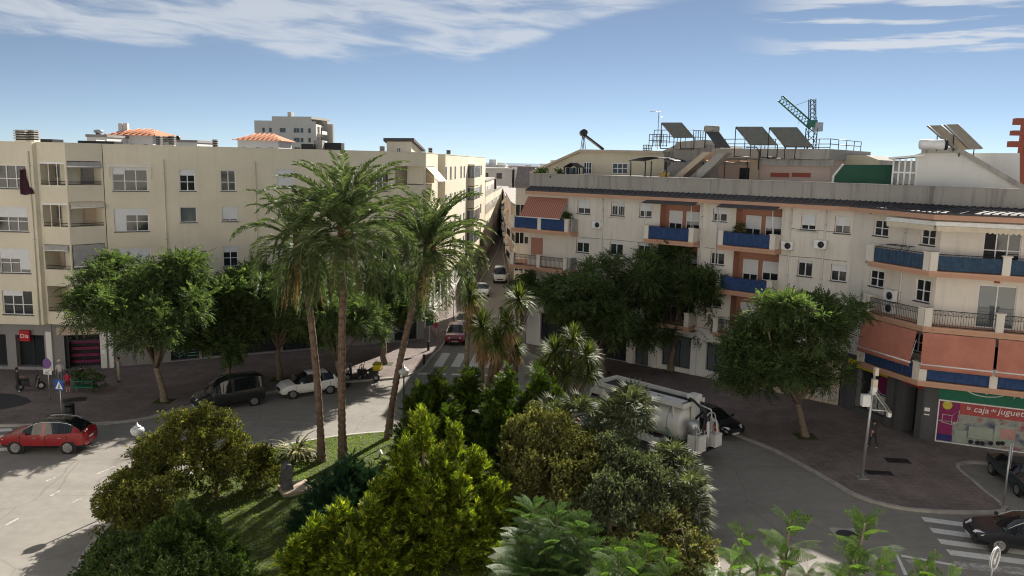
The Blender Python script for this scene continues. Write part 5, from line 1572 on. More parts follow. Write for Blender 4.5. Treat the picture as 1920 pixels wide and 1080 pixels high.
# villas with clay roofs behind the left block
def villa(x0, x1, ytop, yeave, dep, label, wing):
    a, b = at(x0, yeave, dep), at(x1, yeave, dep); zt = at((x0 + x1) / 2, ytop, dep).z; ze = a.z - .1
    W = Wall((a.x + .4, dep), (b.x - .4, dep)); dpt = 7
    root = thing('villa', label, 'house', (a.x + 3, dep + 3, 0), 'villas with clay roofs')
    m = MB(); hs = [(W.L * (i + .3) / 3, W.L * (i + .62) / 3, ze - 2.0, ze - .9, .15) for i in range(3)]
    wall_holes(m, W, 0, W.L, 0, ze, hs); m.face([W.p(0, 0), W.p(0, 0, dpt), W.p(0, ze, dpt), W.p(0, ze)]); m.face([W.p(W.L, 0), W.p(W.L, 0, dpt), W.p(W.L, ze, dpt), W.p(W.L, ze)]); m.face([W.p(0, 0, dpt), W.p(W.L, 0, dpt), W.p(W.L, ze, dpt), W.p(0, ze, dpt)])
    m.build('wall', M['white_wall'], root)
    for h in hs: window(root, W, h[:4], cols=2, transom=0, sill=False, depth=.15)
    m = MB(); e = [W.p(-.6, ze, -.6), W.p(W.L + .6, ze, -.6), W.p(W.L + .6, ze, dpt + .6), W.p(-.6, ze, dpt + .6)]; rg = [W.p(W.L * .28, zt, dpt * .5), W.p(W.L * .72, zt, dpt * .5)]
    m.face([e[0], e[1], rg[1], rg[0]]); m.face([e[1], e[2], rg[1]]); m.face([e[2], e[3], rg[0], rg[1]]); m.face([e[3], e[0], rg[0]]); m.face(e)
    rf = m.build('roof', M['roof_tile'], root)
    tm = MB(); n = int(W.L / .55)
    for i in range(n + 1):
        x = -.5 + (W.L + 1.0) * i / n; u = 1.0
        top_x = min(max(x, W.L * .28), W.L * .72); f = 1 - abs(x - top_x) / (W.L * .28 + .6)
        f = max(0.02, f)
        tm.tube([W.p(x, ze + .05, -.6), W.p(x, ze + (zt - ze) * f + .05, -.6 + (dpt * .5 + .6) * f)], .07, 4)
    struct(tm.build('roof_tile_rows', M['roof_tile'], rf), 'stuff'); bpy.context.view_layer.update()
    return root, W, rf, ze, zt
rt, W, rf, ze, zt = villa(203, 292, 240, 251, 95, 'white villa with clay roof and chimney pots, leftmost behind the cream block', True)
for x in (226, 235):
    p = at(x, 246, 97); m = MB(); m.box(p.x - .25, p.x + .25, 97, 97.5, p.z - .8, at(x, 231, 97).z); m.build('chimney', M['white_wall'], rf)
rt2, W2, rf2, ze2, zt2 = villa(440, 527, 249, 261, 118, 'white villa with clay roof, in front of the tall pale tower', True)
b = simple_block('roof_house', 'low white rooftop house with tanks right of the leftmost clay roof', Wall((at(290, 262, 98).x, 98), (at(369, 262, 98).x, 98)), 6, at(330, 262, 98).z, 'white_wall', 4, 6, 2, 2.6, .8, .8)
for x in (310, 330, 322):
    p = at(x, 258, 99); m = MB(); m.lathe((p.x, 99.5, p.z - .7), [(.28, 0), (.32, .1), (.32, .8), (.1, .95)], 10); m.build('water_tank', M['black'], b)
b = simple_block('roof_house', 'small white rooftop house with a black flue, farthest left', Wall((at(163, 262, 90).x, 90), (at(200, 262, 90).x, 90)), 5, at(180, 252, 90).z, 'white_wall', 2, 6, 2, 2.6, .8, .8)
p = at(185, 255, 91); m = MB(); m.lathe((p.x, 91, p.z - .2), [(.3, 0), (.3, .5), (.5, .6), (.5, .8), (.2, .9)], 8); m.build('flue', M['steel'], b)
for px, y0, y1, dep, lab in ((250, 216, 262, 93, 'thin tall aerial mast beside the leftmost clay roof'), (540, 170, 276, 95, 'very tall thin aerial mast in front of the pale tower')):
    a, t_ = at(px, y1, dep), at(px + 1, y0, dep)
    m = MB(); m.tube([(0, 0, -2), (0, 0, t_.z - a.z)], .04, 5); m.tube([(-.4, 0, t_.z - a.z - .4), (.4, 0, t_.z - a.z - .4)], .02, 4)
    tag(m.build('aerial_mast', M['steel'], None, tuple(a)), lab, 'aerial', 'aerial masts')
    COL.objects[-1]
# pale tower far behind
D = 265
M['tower'] = plaster('pale_tower_render', (0.55, 0.53, 0.49), (0.35, 0.34, 0.32), .3)
TW = Wall((at(477, 240, D).x, D), (at(598, 240, D).x, D - 4))
tr = thing('tower_block', 'tall pale apartment tower with balconies far behind the palms', 'tower', tuple(TW.p(TW.L / 2, 0, 8)))
m = MB(); hs = []; ztw = [at(500, y, D).z for y in (228, 221)]
L = TW.L; splits = [0, L * .29, L * .93, L]
def tx(px): return TW.px(px, 250)[0]
for px in (494, 507, 530, 556, 566, 580):
    for j in range(9):
        z = ztw[0] - 3.4 - 3.0 * j
        w = 1.0 if px not in (530, 556) else 2.0
        if z > 1: hs.append((tx(px) - w / 2, tx(px) + w / 2, z, z + 1.5, .3))
wall_holes(m, TW, 0, L * .29, 0, ztw[0] + .2, hs); wall_holes(m, TW, L * .29, L * .93, 0, ztw[1] + .3, hs); wall_holes(m, TW, L * .93, L, 0, ztw[0] + .2, hs)
TS2 = Wall(TW.p(L, 0).xy, (at(612, 240, D + 14).x, D + 14)); hs2 = []
for j in range(9):
    for k in range(2): z = ztw[0] - 3.4 - 3 * j; hs2.append((2.5 + 5.5 * k, 6 + 5.5 * k, z, z + 2.1, .4))
hs2 = [h for h in hs2 if h[2] > 1 and h[1] < TS2.L]
wall_holes(m, TS2, 0, TS2.L, 0, ztw[0] - .6, hs2); m.build('wall', M['tower'], tr)
m = MB(); m.wbox(TW, 0, L * .29, ztw[0] - .2, ztw[0] + .3, .003, 14); m.wbox(TW, L * .29, L * .93, ztw[1] - .2, ztw[1] + .5, .003, 14); m.wbox(TW, L * .5, L * .56, ztw[1] + .5, ztw[1] + 2, 2, 4); m.wbox(TW, L * .29 + .01, L * .93, ztw[0], ztw[1], 12, 14); m.wbox(TW, 0.02, L, 0, ztw[0], 13, 14.2); m.build('roof', M['tower'], tr)
for h in hs: window(tr, TW, h[:4], cols=1 if h[1] - h[0] < 1.5 else 2, transom=0, sill=False, depth=.3)
for h in hs2:
    window(tr, TS2, h[:4], cols=2, transom=0, sill=False, depth=.4)
    m = MB(); m.wbox(TS2, h[0] - .8, h[1] + .8, h[2] - .3, h[2] - .1, -1.6, -.003); s = m.build('balcony_slab', M['tower'], tr)
    m = MB(); m.wbox(TS2, h[0] - .8, h[1] + .8, h[2] - .1, h[2] + .8, -1.6, -1.52); m.build('balcony_front', M['white_wall'], tr).parent = s
# red brick flats at the right edge
D = 92; a, b = at(1893, 280, D), at(1960, 280, D)
FB = Wall((a.x, D), (b.x, D - 1)); fb = thing('brick_flats', 'red brick flats with projecting balcony bands at the far right edge', 'building', tuple(FB.p(2, 0, 4)))
m = MB(); m.wbox(FB, 1.5, FB.L, 0, at(1910, 221, D).z, .6, 2.2); m.build('wall', M['brick_red'], fb)
for y0, y1, a_ in ((222, 234, .15), (245, 254, 0), (265, 276, -.15)):
    m = MB(); m.wbox(FB, a_, FB.L, at(1905, y1, D).z, at(1905, y0, D).z, -.6, .598); m.build('balcony_band', M['brick_red'], fb)
# low white town towards the sea
k = 0
rt_ = random.Random(5)
townwall = ['white_wall', 'offwhite', 'beige', 'white_wall', 'pinkish']
seen_labels = set()
spec = []
for i in range(26):
    dep = rt_.uniform(235, 520); px = rt_.uniform(895, 1075); y = rt_.uniform(309, 322) + (6 if dep < 300 else 0)
    spec.append((dep, px, y))
spec.sort(key=lambda s: s[1])
for i, (dep, px, y) in enumerate(spec):
    c = at(px, y, dep); w = rt_.uniform(9, 20)
    W = Wall((c.x - w / 2, dep), (c.x + w / 2, dep + rt_.uniform(-2, 2)))
    mt = townwall[i % 5]
    tone = {'white_wall': 'white', 'offwhite': 'grey white', 'beige': 'beige', 'pinkish': 'pink'}[mt]
    ref = ('beside the slate fronted house', 'over the side street end', 'behind the corner building roof', 'next to the cream block end')[0 if 965 < px < 1005 else 1 if 915 < px <= 965 else 2 if px >= 1005 else 3]
    size = 'wide' if w > 15.5 else 'mid sized' if w > 12 else 'narrow'
    lab = '%s %s flat roofed house, %s, %s' % (size, tone, 'farther' if dep > 400 else 'nearest' if dep < 310 else 'midway', ref) + (', roof box' if i % 3 == 0 else '')
    if lab in seen_labels: lab = lab.replace('behind the corner building roof', 'below the cream penthouse gable').replace('over the side street end', 'left of the street end')
    seen_labels.add(lab)
    root = thing('town_house', lab, 'house', tuple(W.p(w / 2, 0, 4)), 'low houses of the seaside town')
    m = MB(); m.wbox(W, 0, w, -12, c.z, 0, 10); m.build('wall', M[mt], root)
    m = MB(); m.wbox(W, -.3, w + .3, c.z + .002, c.z + .5, -.3, 10.3); m.build('parapet', M[mt], root)
    for q in range(int(w / 4)):
        m = MB(); m.wbox(W, 1.2 + 4 * q, 2.8 + 4 * q, c.z - 2.6, c.z - 1.0, -.05, -.004); m.build('window', M['glass'], root)
    if i % 3 == 0: m = MB(); m.wbox(W, w * .3, w * .6, c.z + .5, c.z + 2.6, 3, 7); m.build('roof_box', M[mt], root)
# brown mansard behind the corner building
D = 88; W = Wall((at(968, 330, D).x, D), (at(1003, 330, D).x, D))
rt3 = simple_block('street_house', 'grey house with steep slate front behind the end of the corner building', W, 8, at(985, 348, D).z, 'offwhite', 2, 4, 1.2, 3, 1, 1.3)
m = MB(); z0, z1 = at(985, 348, D).z, at(985, 312, D).z; m.hexa([W.p(-.2, z0, -.2), W.p(W.L + .2, z0, -.2), W.p(W.L, z0, 8), W.p(0, z0, 8), W.p(.15, z1, 1.2), W.p(W.L, z1, 1.2), W.p(W.L, z1, 7), W.p(.15, z1, 7)]); M['slate'] = plain('grey_slate', (0.23, 0.20, 0.20), .85, var=.2); m.build('mansard_roof', M['slate'], rt3)
# green tower crane
D = 170; s_ = D / F_PX
M['crane_green'] = plain('green_crane_paint', (0.045, 0.17, 0.13), .6); M['crane_dark'] = plain('dark_crane_steel', (0.03, 0.055, 0.06), .6)
base = at(1521, 262, D)
cr = thing('tower_crane', 'green tower crane with raised lattice jib behind the rooftops', 'crane', (base.x, D, 0))
def lattice(m, p, q, w, n, r=.11):
    p, q = Vector(p), Vector(q); t = (q - p).normalized(); u = t.cross(Vector((0, 1, .2))).normalized() * w / 2; v = t.cross(u).normalized() * w / 2
    cs = [u + v, u - v, -u - v, -u + v]
    for c in cs: m.tube([p + c, q + c], r, 4)
    for i in range(n):
        a, b = p.lerp(q, i / n), p.lerp(q, (i + 1) / n)
        for k in range(4): m.tube([a + cs[k], b + cs[(k + 1) % 4]], r * .7, 3, cap=False)
def off(px, y): return at(px, y, D) - Vector((base.x, D, 0))
m = MB(); lattice(m, (0, 0, 0), off(1522, 240), 1.7, 16); part(m, 'mast', M['crane_dark'], cr)
m = MB(); lattice(m, off(1523, 238), off(1463, 184), 1.3, 12); part(m, 'jib', M['crane_green'], cr)
m = MB(); lattice(m, off(1523, 240), off(1523, 186), 1.1, 7, .09); part(m, 'tower_head', M['crane_dark'], cr)
m = MB(); c = off(1532, 238); m.box(c.x - .7, c.x + .9, -.9, .9, c.z - .9, c.z + .9); part(m, 'cab', M['steel'], cr)
m = MB(); c = off(1523, 230); m.box(c.x - .8, c.x + .8, -.8, .8, c.z - .9, c.z + .5); part(m, 'slewing_unit', M['crane_green'], cr)
m = MB(); m.tube([off(1523, 186), off(1490, 198), off(1465, 184)], .05, 3); m.tube([off(1533, 232), off(1524, 186)], .05, 3); m.tube([off(1498, 216), off(1498, 232)], .05, 3); part(m, 'stay_cable', M['crane_dark'], cr)
# ------------------------------------------------------------------ trees, palms and shrubs
gr_ = np.random.default_rng(21)
M['tree_leaf'] = foliage_mat('street_tree_leaf', (0.044, 0.074, 0.032), (0.098, 0.144, 0.056), (0.17, 0.22, 0.085), 0.42, 0.65, 0.08, 0.9)
M['palm_leaf'] = foliage_mat('date_palm_leaf', (0.052, 0.084, 0.034), (0.110, 0.150, 0.062), (0.20, 0.225, 0.11), 0.32, 0.55, 0.16, 0.5)
M['palm_dry'] = foliage_mat('dry_palm_leaf', (0.16, 0.10, 0.05), (0.28, 0.19, 0.10), (0.36, 0.27, 0.16), 0.2, 0.8, 0.1, 0.4)
M['gold_conifer'] = foliage_mat('golden_cypress_leaf', (0.028, 0.056, 0.010), (0.125, 0.180, 0.016), (0.42, 0.44, 0.032), 0.32, 0.6, 0.15, 1.0)
M['green_conifer'] = foliage_mat('dark_cypress_leaf', (0.016, 0.040, 0.010), (0.060, 0.105, 0.015), (0.17, 0.21, 0.022), 0.28, 0.6, 0.15, 1.0)
M['broom'] = foliage_mat('blue_green_broom', (0.010, 0.030, 0.018), (0.022, 0.058, 0.030), (0.04, 0.085, 0.04), 0.25, 0.6, 0.15, 0.8)
M['olive'] = foliage_mat('olive_shrub_leaf', (0.054, 0.068, 0.022), (0.140, 0.145, 0.045), (0.29, 0.25, 0.10), 0.32, 0.6, 0.12, 1.1)
M['golden_shrub'] = foliage_mat('golden_shrub_leaf', (0.046, 0.062, 0.017), (0.128, 0.142, 0.036), (0.30, 0.26, 0.065), 0.34, 0.6, 0.12, 1.2)
M['fan_leaf'] = foliage_mat('fan_palm_leaf', (0.045, 0.062, 0.030), (0.10, 0.115, 0.062), (0.20, 0.205, 0.13), 0.25, 0.62, 0.14, 0.6)
M['yucca'] = foliage_mat('yucca_leaf', (0.030, 0.052, 0.014), (0.095, 0.125, 0.028), (0.21, 0.22, 0.07), 0.28, 0.6, 0.14, 0.5)
M['jacaranda'] = foliage_mat('feathery_green_leaf', (0.035, 0.075, 0.018), (0.085, 0.16, 0.030), (0.19, 0.27, 0.055), 0.40, 0.5, 0.25, 0.8)
M['jacaranda_reflected'] = foliage_mat('feathery_leaf_reflected_light', (0.035, 0.075, 0.025), (0.080, 0.145, 0.045), (0.17, 0.25, 0.08), 0.34, 0.5, 0.25, 0.8)  # same leaf as jacaranda, with bluish reflected light mixed into its colour
M['flax'] = foliage_mat('striped_flax_leaf', (0.045, 0.055, 0.018), (0.12, 0.12, 0.045), (0.36, 0.32, 0.16), 0.2, 0.6, 0.15, 0.3)
M['dark_leaf'] = foliage_mat('dark_green_bush_leaf', (0.022, 0.048, 0.014), (0.062, 0.105, 0.025), (0.14, 0.19, 0.045), 0.28, 0.55, 0.2, 1.0)

def clumped(T, centres, outward, n, rad, size, mat, name, parent, r, flat=.6, face_out=.7, jit=.55, rise=.15):
    """n sprays about each clump centre, mostly turned outward and up"""
    k = len(centres)
    c = np.repeat(centres, n, 0); o = np.repeat(outward, n, 0)
    off = nrm(r.normal(size=(k * n, 3))) * (r.random((k * n, 1)) ** .5) * np.array([1, 1, flat])
    rr = np.repeat(np.broadcast_to(np.asarray(rad, float), (k,)), n)[:, None]
    pos = c + off * rr
    d = nrm(off) * (1 - face_out) + o * face_out + r.normal(size=pos.shape) * jit + np.array([0, 0, rise])
    up = np.array([0, 0, 1.0]) + r.normal(size=pos.shape) * .45
    me = quads_mesh(name, scatter(T, pos, d, up, r.uniform(size[0], size[1], len(pos))), mat)
    return mesh_obj(name, me, parent)

def blob_clumps(r, blobs, n, inner=.7, low=-.45):
    p, o, k = shell_points(r, blobs, n, inner, low)
    return p, o

def limbs(m, r, base, tips, r0, fork=.45, wob=.2):
    """trunk to a fork and limbs from it out to the clumps"""
    b = Vector(base[0]); f = Vector(base[1])
    pts = [b.lerp(f, t) + Vector((r.normal(), r.normal(), 0)) * .06 * (0 < t < 1) for t in (0, .3, .65, 1)]
    m.tube([b - Vector((0, 0, .15)), *pts], [r0 * 1.5, r0 * 1.25, r0, r0 * .9, r0 * .85], 8)
    for t in tips:
        t = Vector(t); mid = f.lerp(t, .5) + Vector((r.normal() * wob, r.normal() * wob, .35 + r.random() * .3))
        m.tube([f, f.lerp(mid, .5), mid, t], [r0 * .6, r0 * .45, r0 * .3, r0 * .08], 5)

# --- street trees
def street_tree_proto(seed, H, w, label, pos, group, low=3.4, nclump=120, n=46, lean=(0, 0), extra=()):
    r = np.random.default_rng(seed)
    root = thing('street_tree', label, 'tree', tuple(pos), group)
    R = w / 2; cz = (H + low) / 2; hz = (H - low) / 2
    lx, ly = lean
    blobs = [(lx, ly, cz - .1 * hz, R * .5, R * .5, hz * .85)]
    for k in range(13):
        a = 2 * PI * k / 6.5 + r.uniform(-.3, .3); q = R * r.uniform(.5, .82)
        blobs.append((lx + q * math.cos(a), ly + q * math.sin(a), cz + hz * r.uniform(-.85, .62), R * r.uniform(.20, .44), R * r.uniform(.20, .44), hz * r.uniform(.18, .40)))
    blobs += list(extra)
    c, o = blob_clumps(r, blobs, int(nclump * 1.5), .6, -.7)
    o = nrm(o + np.array([0, 0, .25]))
    T = t_pinnate(6, .27, .12, .45, .9, r)
    clumped(T, c, o, n, .62 * (w / 8), (.36, .85), M['tree_leaf'], 'crown', root, r, .6, .5, .55, -.05)
    m = MB(); limbs(m, r, ((0, 0, 0), (lx * .5, ly * .5, low * .82)), [tuple(c[i]) for i in range(0, len(c), max(1, len(c) // 13))], .21 * (H / 9))
    m.build('trunk', M['bark'], None).parent = root
    return root
GL_ = 'street trees along the left pavement'; GR_ = 'street trees along the right pavement'
def G(x, y): p = gr(x, y, .13); return (p.x, p.y, .13)
ta = street_tree_proto(31, 9.7, 8.4, 'large round street tree in front of the supermarket corner', G(308, 752), GL_, 2.7, 135, 48, (-.9, .2))
tb = street_tree_proto(32, 8.3, 6.2, 'slim leaning street tree behind the dark parked van', G(425, 722), GL_, 2.6, 95, 46, (.3, 0))
tc_ = copy_tree(tb, G(524, 712), 2.1, 'street tree behind the white hatchback and the left palm', 1.06)
td = copy_tree(ta, G(640, 722), 1.2, 'street tree seen between the two tall palms', .86)
te = copy_tree(tb, G(722, 682), 4.0, 'street tree at the street corner by the bicycle boxes', (1.22, 1.22, 1.0))
tf = street_tree_proto(33, 10.2, 8.6, 'street tree left of the others on the right pavement, behind the yuccas', G(1132, 700), GR_, 2.5, 120, 46, (-.6, 0))
tg = street_tree_proto(34, 11.3, 8.2, 'tall street tree in front of the white shop pillars', G(1258, 695), GR_, 2.4, 130, 46, (.2, 0), extra=((2.3, -.5, 3.6, 1.3, 1.3, 1.0),))
th = street_tree_proto(35, 9.4, 7.6, 'nearest street tree on the right, by the corner shops', G(1510, 818), GR_, 2.5, 140, 50, (-1.3, 0), extra=((-3.6, -1, 4.6, 1.6, 1.5, .9), (-2.6, -.6, 5.6, 1.3, 1.3, .8)))

# --- date palms: trunk, every frond a part
def frond_mesh(name, el, L, r, mat, n=46, drop=1.0, leaf=.50, wid=.045, vee=.35):
    """feather frond starting along +x at elevation el and bending down"""
    pts = []; p = np.zeros(3); ang = el; N_ = 16
    for i in range(N_ + 1):
        pts.append(p.copy()); p = p + np.array([math.cos(ang), 0, math.sin(ang)]) * L / N_
        ang -= drop * (0.35 + 1.3 * i / N_) / N_ * (1.2 + .6 * math.cos(el))
        ang = max(ang, -1.45)
    pts = np.array(pts); q = []
    for i in range(n):
        u = .13 + .87 * i / n; s = u * N_; k = min(int(s), N_ - 1); b = pts[k] + (pts[k + 1] - pts[k]) * (s - k)
        t = nrm(pts[k + 1] - pts[k]); side = np.array([0, 1.0, 0]); up = np.cross(t, side)
        up = up if up[2] > 0 or abs(up[2]) < .2 else up
        ll = leaf * (math.sin(PI * min(1, .18 + .86 * u)) ** .7) * r.uniform(.85, 1.12)
        for sg in (-1, 1):
            d = t * .72 + side * sg * .75 + np.array([0, 0, 1]) * vee * (1 - u * .5) + r.normal(size=3) * .10
            d = nrm(d); mid = b + d * ll * .5; tip = b + d * ll + np.array([0, 0, -.12 * ll])
            w = nrm(np.cross(d, t + r.normal(size=3) * .3)) * wid / 2
            q.append(np.array([b, mid + w, tip, mid - w]))
    for i in range(N_):
        w0, w1 = .045 * (1 - .85 * i / N_), .045 * (1 - .85 * (i + 1) / N_)
        s_ = np.array([0, 1, 0])
        q.append(np.array([pts[i] - s_ * w0, pts[i + 1] - s_ * w1, pts[i + 1] + s_ * w1, pts[i] + s_ * w0]))
    return quads_mesh(name, np.array(q), mat)
rp = np.random.default_rng(77)
ELS = (1.45, 1.25, 1.0, .75, .42, .0, -.5)
FR = [frond_mesh('frond', e, 4.1, rp, M['palm_leaf'], 54, 1.2 + .5 * (i > 3), .60, .058) for i, e in enumerate(ELS)]
DRY = [frond_mesh('dry_frond', -1.0, 3.0, rp, M['palm_dry'], 30, 1.2, .3, .04, .0), frond_mesh('dry_frond', -1.25, 2.4, rp, M['palm_dry'], 26, 1.0, .26, .04, 0.0)]
M['palm_trunk'] = plain('palm_trunk_bark', (0.115, 0.080, 0.058), .95, var=.5, scale=5, bump=.9)
M['palm_boot'] = plain('palm_leaf_bases', (0.20, 0.12, 0.07), .95, var=.4, scale=9, bump=.5)
def palm(label, base, top, rad, seed, nf, dry, size=1.0):
    r = np.random.default_rng(seed)
    root = thing('date_palm', label, 'palm tree', tuple(base), 'date palms on the island')
    tp = Vector(top) - Vector(base)
    m = MB(); pts = []; rads = []; n = int(tp.z / .16)
    for i in range(n + 1):
        u = i / n; bend = math.sin(u * PI) * .35
        pts.append(Vector((tp.x * u ** 1.25 - bend * .5 * (tp.x / abs(tp.x + 1e-6)) * .6, tp.y * u, tp.z * u - .05)))
        rads.append(rad * (1.35 - .35 * min(1, u * 6)) * (1.0 - .12 * u) * (1 + (.10 if i % 2 else -.05) + r.uniform(-.05, .05)) * (1.25 if u > .93 else 1))
    m.tube(pts, rads, 10, smooth=False)
    m.build('trunk', M['palm_trunk'], None).parent = root
    m = MB()
    for i in range(70):
        a = i * 2.4; z = -.9 + 1.2 * i / 70; q = rad * (1.15 - .2 * (z > 0))
        b = tp + Vector((q * math.cos(a), q * math.sin(a), z)); m.tube([b, b + Vector((math.cos(a) * .16, math.sin(a) * .16, .30))], [.07, .03], 4)
    struct(m.build('leaf_bases', M['palm_boot'], None), 'stuff').parent = root
    for i in range(nf):
        u = (i + .5) / nf; k = min(len(ELS) - 1, int(u * len(ELS)))
        a = i * 2.39996 + r.uniform(-.25, .25)
        o = bpy.data.objects.new('frond', FR[k]); COL.objects.link(o); o.parent = root
        o.location = tp + Vector((math.cos(a) * .18, math.sin(a) * .18, .15 - .55 * u))
        s = size * r.uniform(.86, 1.12) * (.9 if k < 1 else 1.0); o.scale = (s, s, s)
        o.rotation_euler = (r.uniform(-.12, .12), r.uniform(-.14, .14), a)
    for i in range(dry):
        o = bpy.data.objects.new('dry_frond', DRY[i % 2]); COL.objects.link(o); o.parent = root
        a = i * 2.1 + r.uniform(-.5, .5); o.location = tp + Vector((math.cos(a) * rad, math.sin(a) * rad, -.65)); o.rotation_euler = (0, r.uniform(-.1, .15), a)
        s = r.uniform(.8, 1.15); o.scale = (s, s, s)
    return root
def gl(x, y):
    p = gr(x, y, .2); z = lawn_z(p.x, p.y); p = gr(x, y, z); return Vector((p.x, p.y, z - .03))
b1, b2 = gl(603, 866), gl(643, 868); b3 = gl(728, 822)
palm('left date palm leaning left, its brown trunk beside the striped flax', b1, at(563, 452, b1.y + .4), .185, 1, 46, 26, .95)
palm('middle date palm, the tallest, with a straight dark trunk', b2, at(648, 428, b2.y), .20, 2, 96, 8, 1.15)
palm('right date palm leaning right over the street corner', b3, at(806, 462, b3.y + .3), .19, 3, 80, 12, 1.04)

# --- yuccas: branching stems, each head and each dry skirt a part
def sword_head(name, n, L, w, r, mat, lo=-.5, hi=1.45):
    q = []
    for i in range(n):
        a = i * 2.39996; el = hi + (lo - hi) * (i / n) ** .9 + r.normal() * .10
        d = np.array([math.cos(a) * math.cos(el), math.sin(a) * math.cos(el), math.sin(el)]); s = nrm(np.cross(d, [0, 0, 1.0])) * w / 2
        l = L * r.uniform(.8, 1.1); mid = d * l * .6; tip = d * l + np.array([0, 0, -.22 * l * math.cos(el)])
        q.append(np.array([-s * .6, mid - s, mid + s, s * .6])); q.append(np.array([mid - s, tip, tip * 1.001, mid + s]))
    return quads_mesh(name, np.array(q), mat)
YH = [sword_head('leaf_head', 190, 1.15, .075, rp, M['yucca'], -.75), sword_head('leaf_head', 170, 1.05, .072, rp, M['yucca'], -.75)]
YS = sword_head('dry_skirt', 150, 1.05, .07, rp, M['palm_dry'], -1.5, -.75)
def yucca(label, base, heads, seed, skirt=True):
    """heads: pixel + depth of each leaf head"""
    r = np.random.default_rng(seed)
    root = thing('yucca', label, 'yucca', tuple(base), 'yuccas at the head of the island')
    m = MB(); B = Vector(base)
    for k, (x, y, dep, s) in enumerate(heads):
        t = at(x, y, dep) - B
        f = Vector((t.x * .35, t.y * .35, t.z * .45)); m.tube([Vector((0, 0, -.2)), f, f.lerp(t, .6), t], [.24, .18, .13, .10], 7)
    m.build('trunk', M['bark'], None).parent = root
    for k, (x, y, dep, s) in enumerate(heads):
        t = at(x, y, dep) - B
        o = bpy.data.objects.new('leaf_head', YH[k % 2]); COL.objects.link(o); o.parent = root; o.location = t; o.scale = (s,) * 3; o.rotation_euler = (r.uniform(-.25, .25), r.uniform(-.25, .25), r.uniform(0, 6))
        if skirt:
            for j in range(3 if s > .9 else 1):
                o = bpy.data.objects.new('dry_skirt', YS); COL.objects.link(o); o.parent = root; o.location = t + Vector((0, 0, -.25 - .55 * j)); o.scale = (s * (1 - .1 * j),) * 3; o.rotation_euler = (0, 0, r.uniform(0, 6))
    return root
def GI(x, y): return (x, y, lawn_z(x, y) - .03)
yucca('two headed yucca with a thick dry skirt over the street crossing', GI(-1.6, 45.6), [(905, 612, 45.4, 1.15), (952, 608, 45.2, 1.1), (930, 640, 44.8, 1.0), (968, 652, 45.6, .8)], 4)
yucca('slim single headed yucca in front of the red parked car', GI(-2.7, 45.9), [(883, 552, 46, 1.05)], 5)
yucca('tall bare stemmed yucca left of the first right street tree', GI(.3, 46.1), [(972, 562, 46.3, 1.1)], 6, False)
yucca('wide many headed yucca right of the street mouth', GI(3.0, 44.6), [(1040, 660, 44, 1.1), (1075, 636, 44.5, 1.1), (1098, 668, 44, 1.05), (1012, 700, 43.4, 1.0), (1062, 700, 43, 1.0), (1105, 700, 43.8, .9), (1030, 676, 45, .9)], 7, False)
# striped flax by the left palm
fx = gl(555, 862)
flx = thing('flax_plant', 'drooping striped flax plant on the lawn left of the palms', 'flax plant', tuple(fx))
q = []
for i in range(95):
    a = rp.uniform(0, 2 * PI); el = rp.uniform(.55, 1.4); L = rp.uniform(1.7, 2.7); p = np.zeros(3); s = np.array([-math.sin(a), math.cos(a), 0]) * .06; ang = el; w0 = .7
    for k in range(5):
        nx = p + np.array([math.cos(a) * math.cos(ang), math.sin(a) * math.cos(ang), math.sin(ang)]) * L / 5; w1 = (.9, 1, .85, .6, .05)[k]
        q.append(np.array([p - s * w0, nx - s * w1, nx + s * w1, p + s * w0])); p = nx; w0 = w1; ang -= rp.uniform(.35, .62)
mesh_obj('foliage', quads_mesh('foliage', np.array(q), M['flax']), flx)
m = MB(); m.tube([(0, 0, -.1), (0, 0, .35)], [.16, .10], 7); m.build('stem', M['bark'], None).parent = flx

# --- conifers
def conifer(name, label, base, leaders, nb, n, size, mat, seed, cat='conifer', T=None, dmix=.55, rad=.34, splay=.5, tier=0):
    """leaders: (dx, dy, height, radius at the foot, foot height)"""
    r = np.random.default_rng(seed)
    root = thing(name, label, cat, tuple(base))
    w = np.array([l[2] * l[3] for l in leaders]); w /= w.sum()
    C = []; O = []
    for i in range(nb):
        dx, dy, h, R, z0 = leaders[r.choice(len(leaders), p=w)]
        u = 1 - math.sqrt(r.random()); a = r.uniform(0, 2 * PI)
        q = R * (1 - u) ** .85 * r.uniform(.72, 1.05)
        zz = z0 + (h - z0) * u
        if tier: zz = round(zz / tier) * tier + r.normal() * .05 + .12 * (q / R)
        C.append((dx + q * math.cos(a), dy + q * math.sin(a), zz)); O.append((math.cos(a), math.sin(a), splay + 1.2 * u))
    for dx, dy, h, R, z0 in leaders:
        for k in range(6): C.append((dx + r.normal() * .10, dy + r.normal() * .10, h - .18 * k)); O.append((r.normal() * .25, r.normal() * .25, 1))
    C, O = np.array(C), nrm(np.array(O))
    k = len(C); c = np.repeat(C, n, 0); o = np.repeat(O, n, 0); t = r.random((k * n, 1))
    pos = c + o * (t - .55) * rad * 2.1 + r.normal(size=c.shape) * rad * .28
    d = o * dmix + r.normal(size=c.shape) * .42
    up = np.array([0, 0, 1.0]) + r.normal(size=c.shape) * .4
    mesh_obj('foliage', quads_mesh('foliage', scatter(t_feather(7, r) if T is None else T, pos, d, up, r.uniform(size[0], size[1], k * n)), mat), root)
    m = MB()
    for dx, dy, h, R, z0 in leaders: m.tube([(dx * .3, dy * .3, -.1), (dx, dy, h * .5), (dx, dy, h * .92)], [.16, .10, .03], 6)
    m.build('trunk', M['bark'], None).parent = root
    return root
def rel(base, x, y, dep):
    p = at(x, y, dep) - Vector(base); return (p.x, p.y, p.z)
B = GI(-3.6, 31.6)
L_ = []
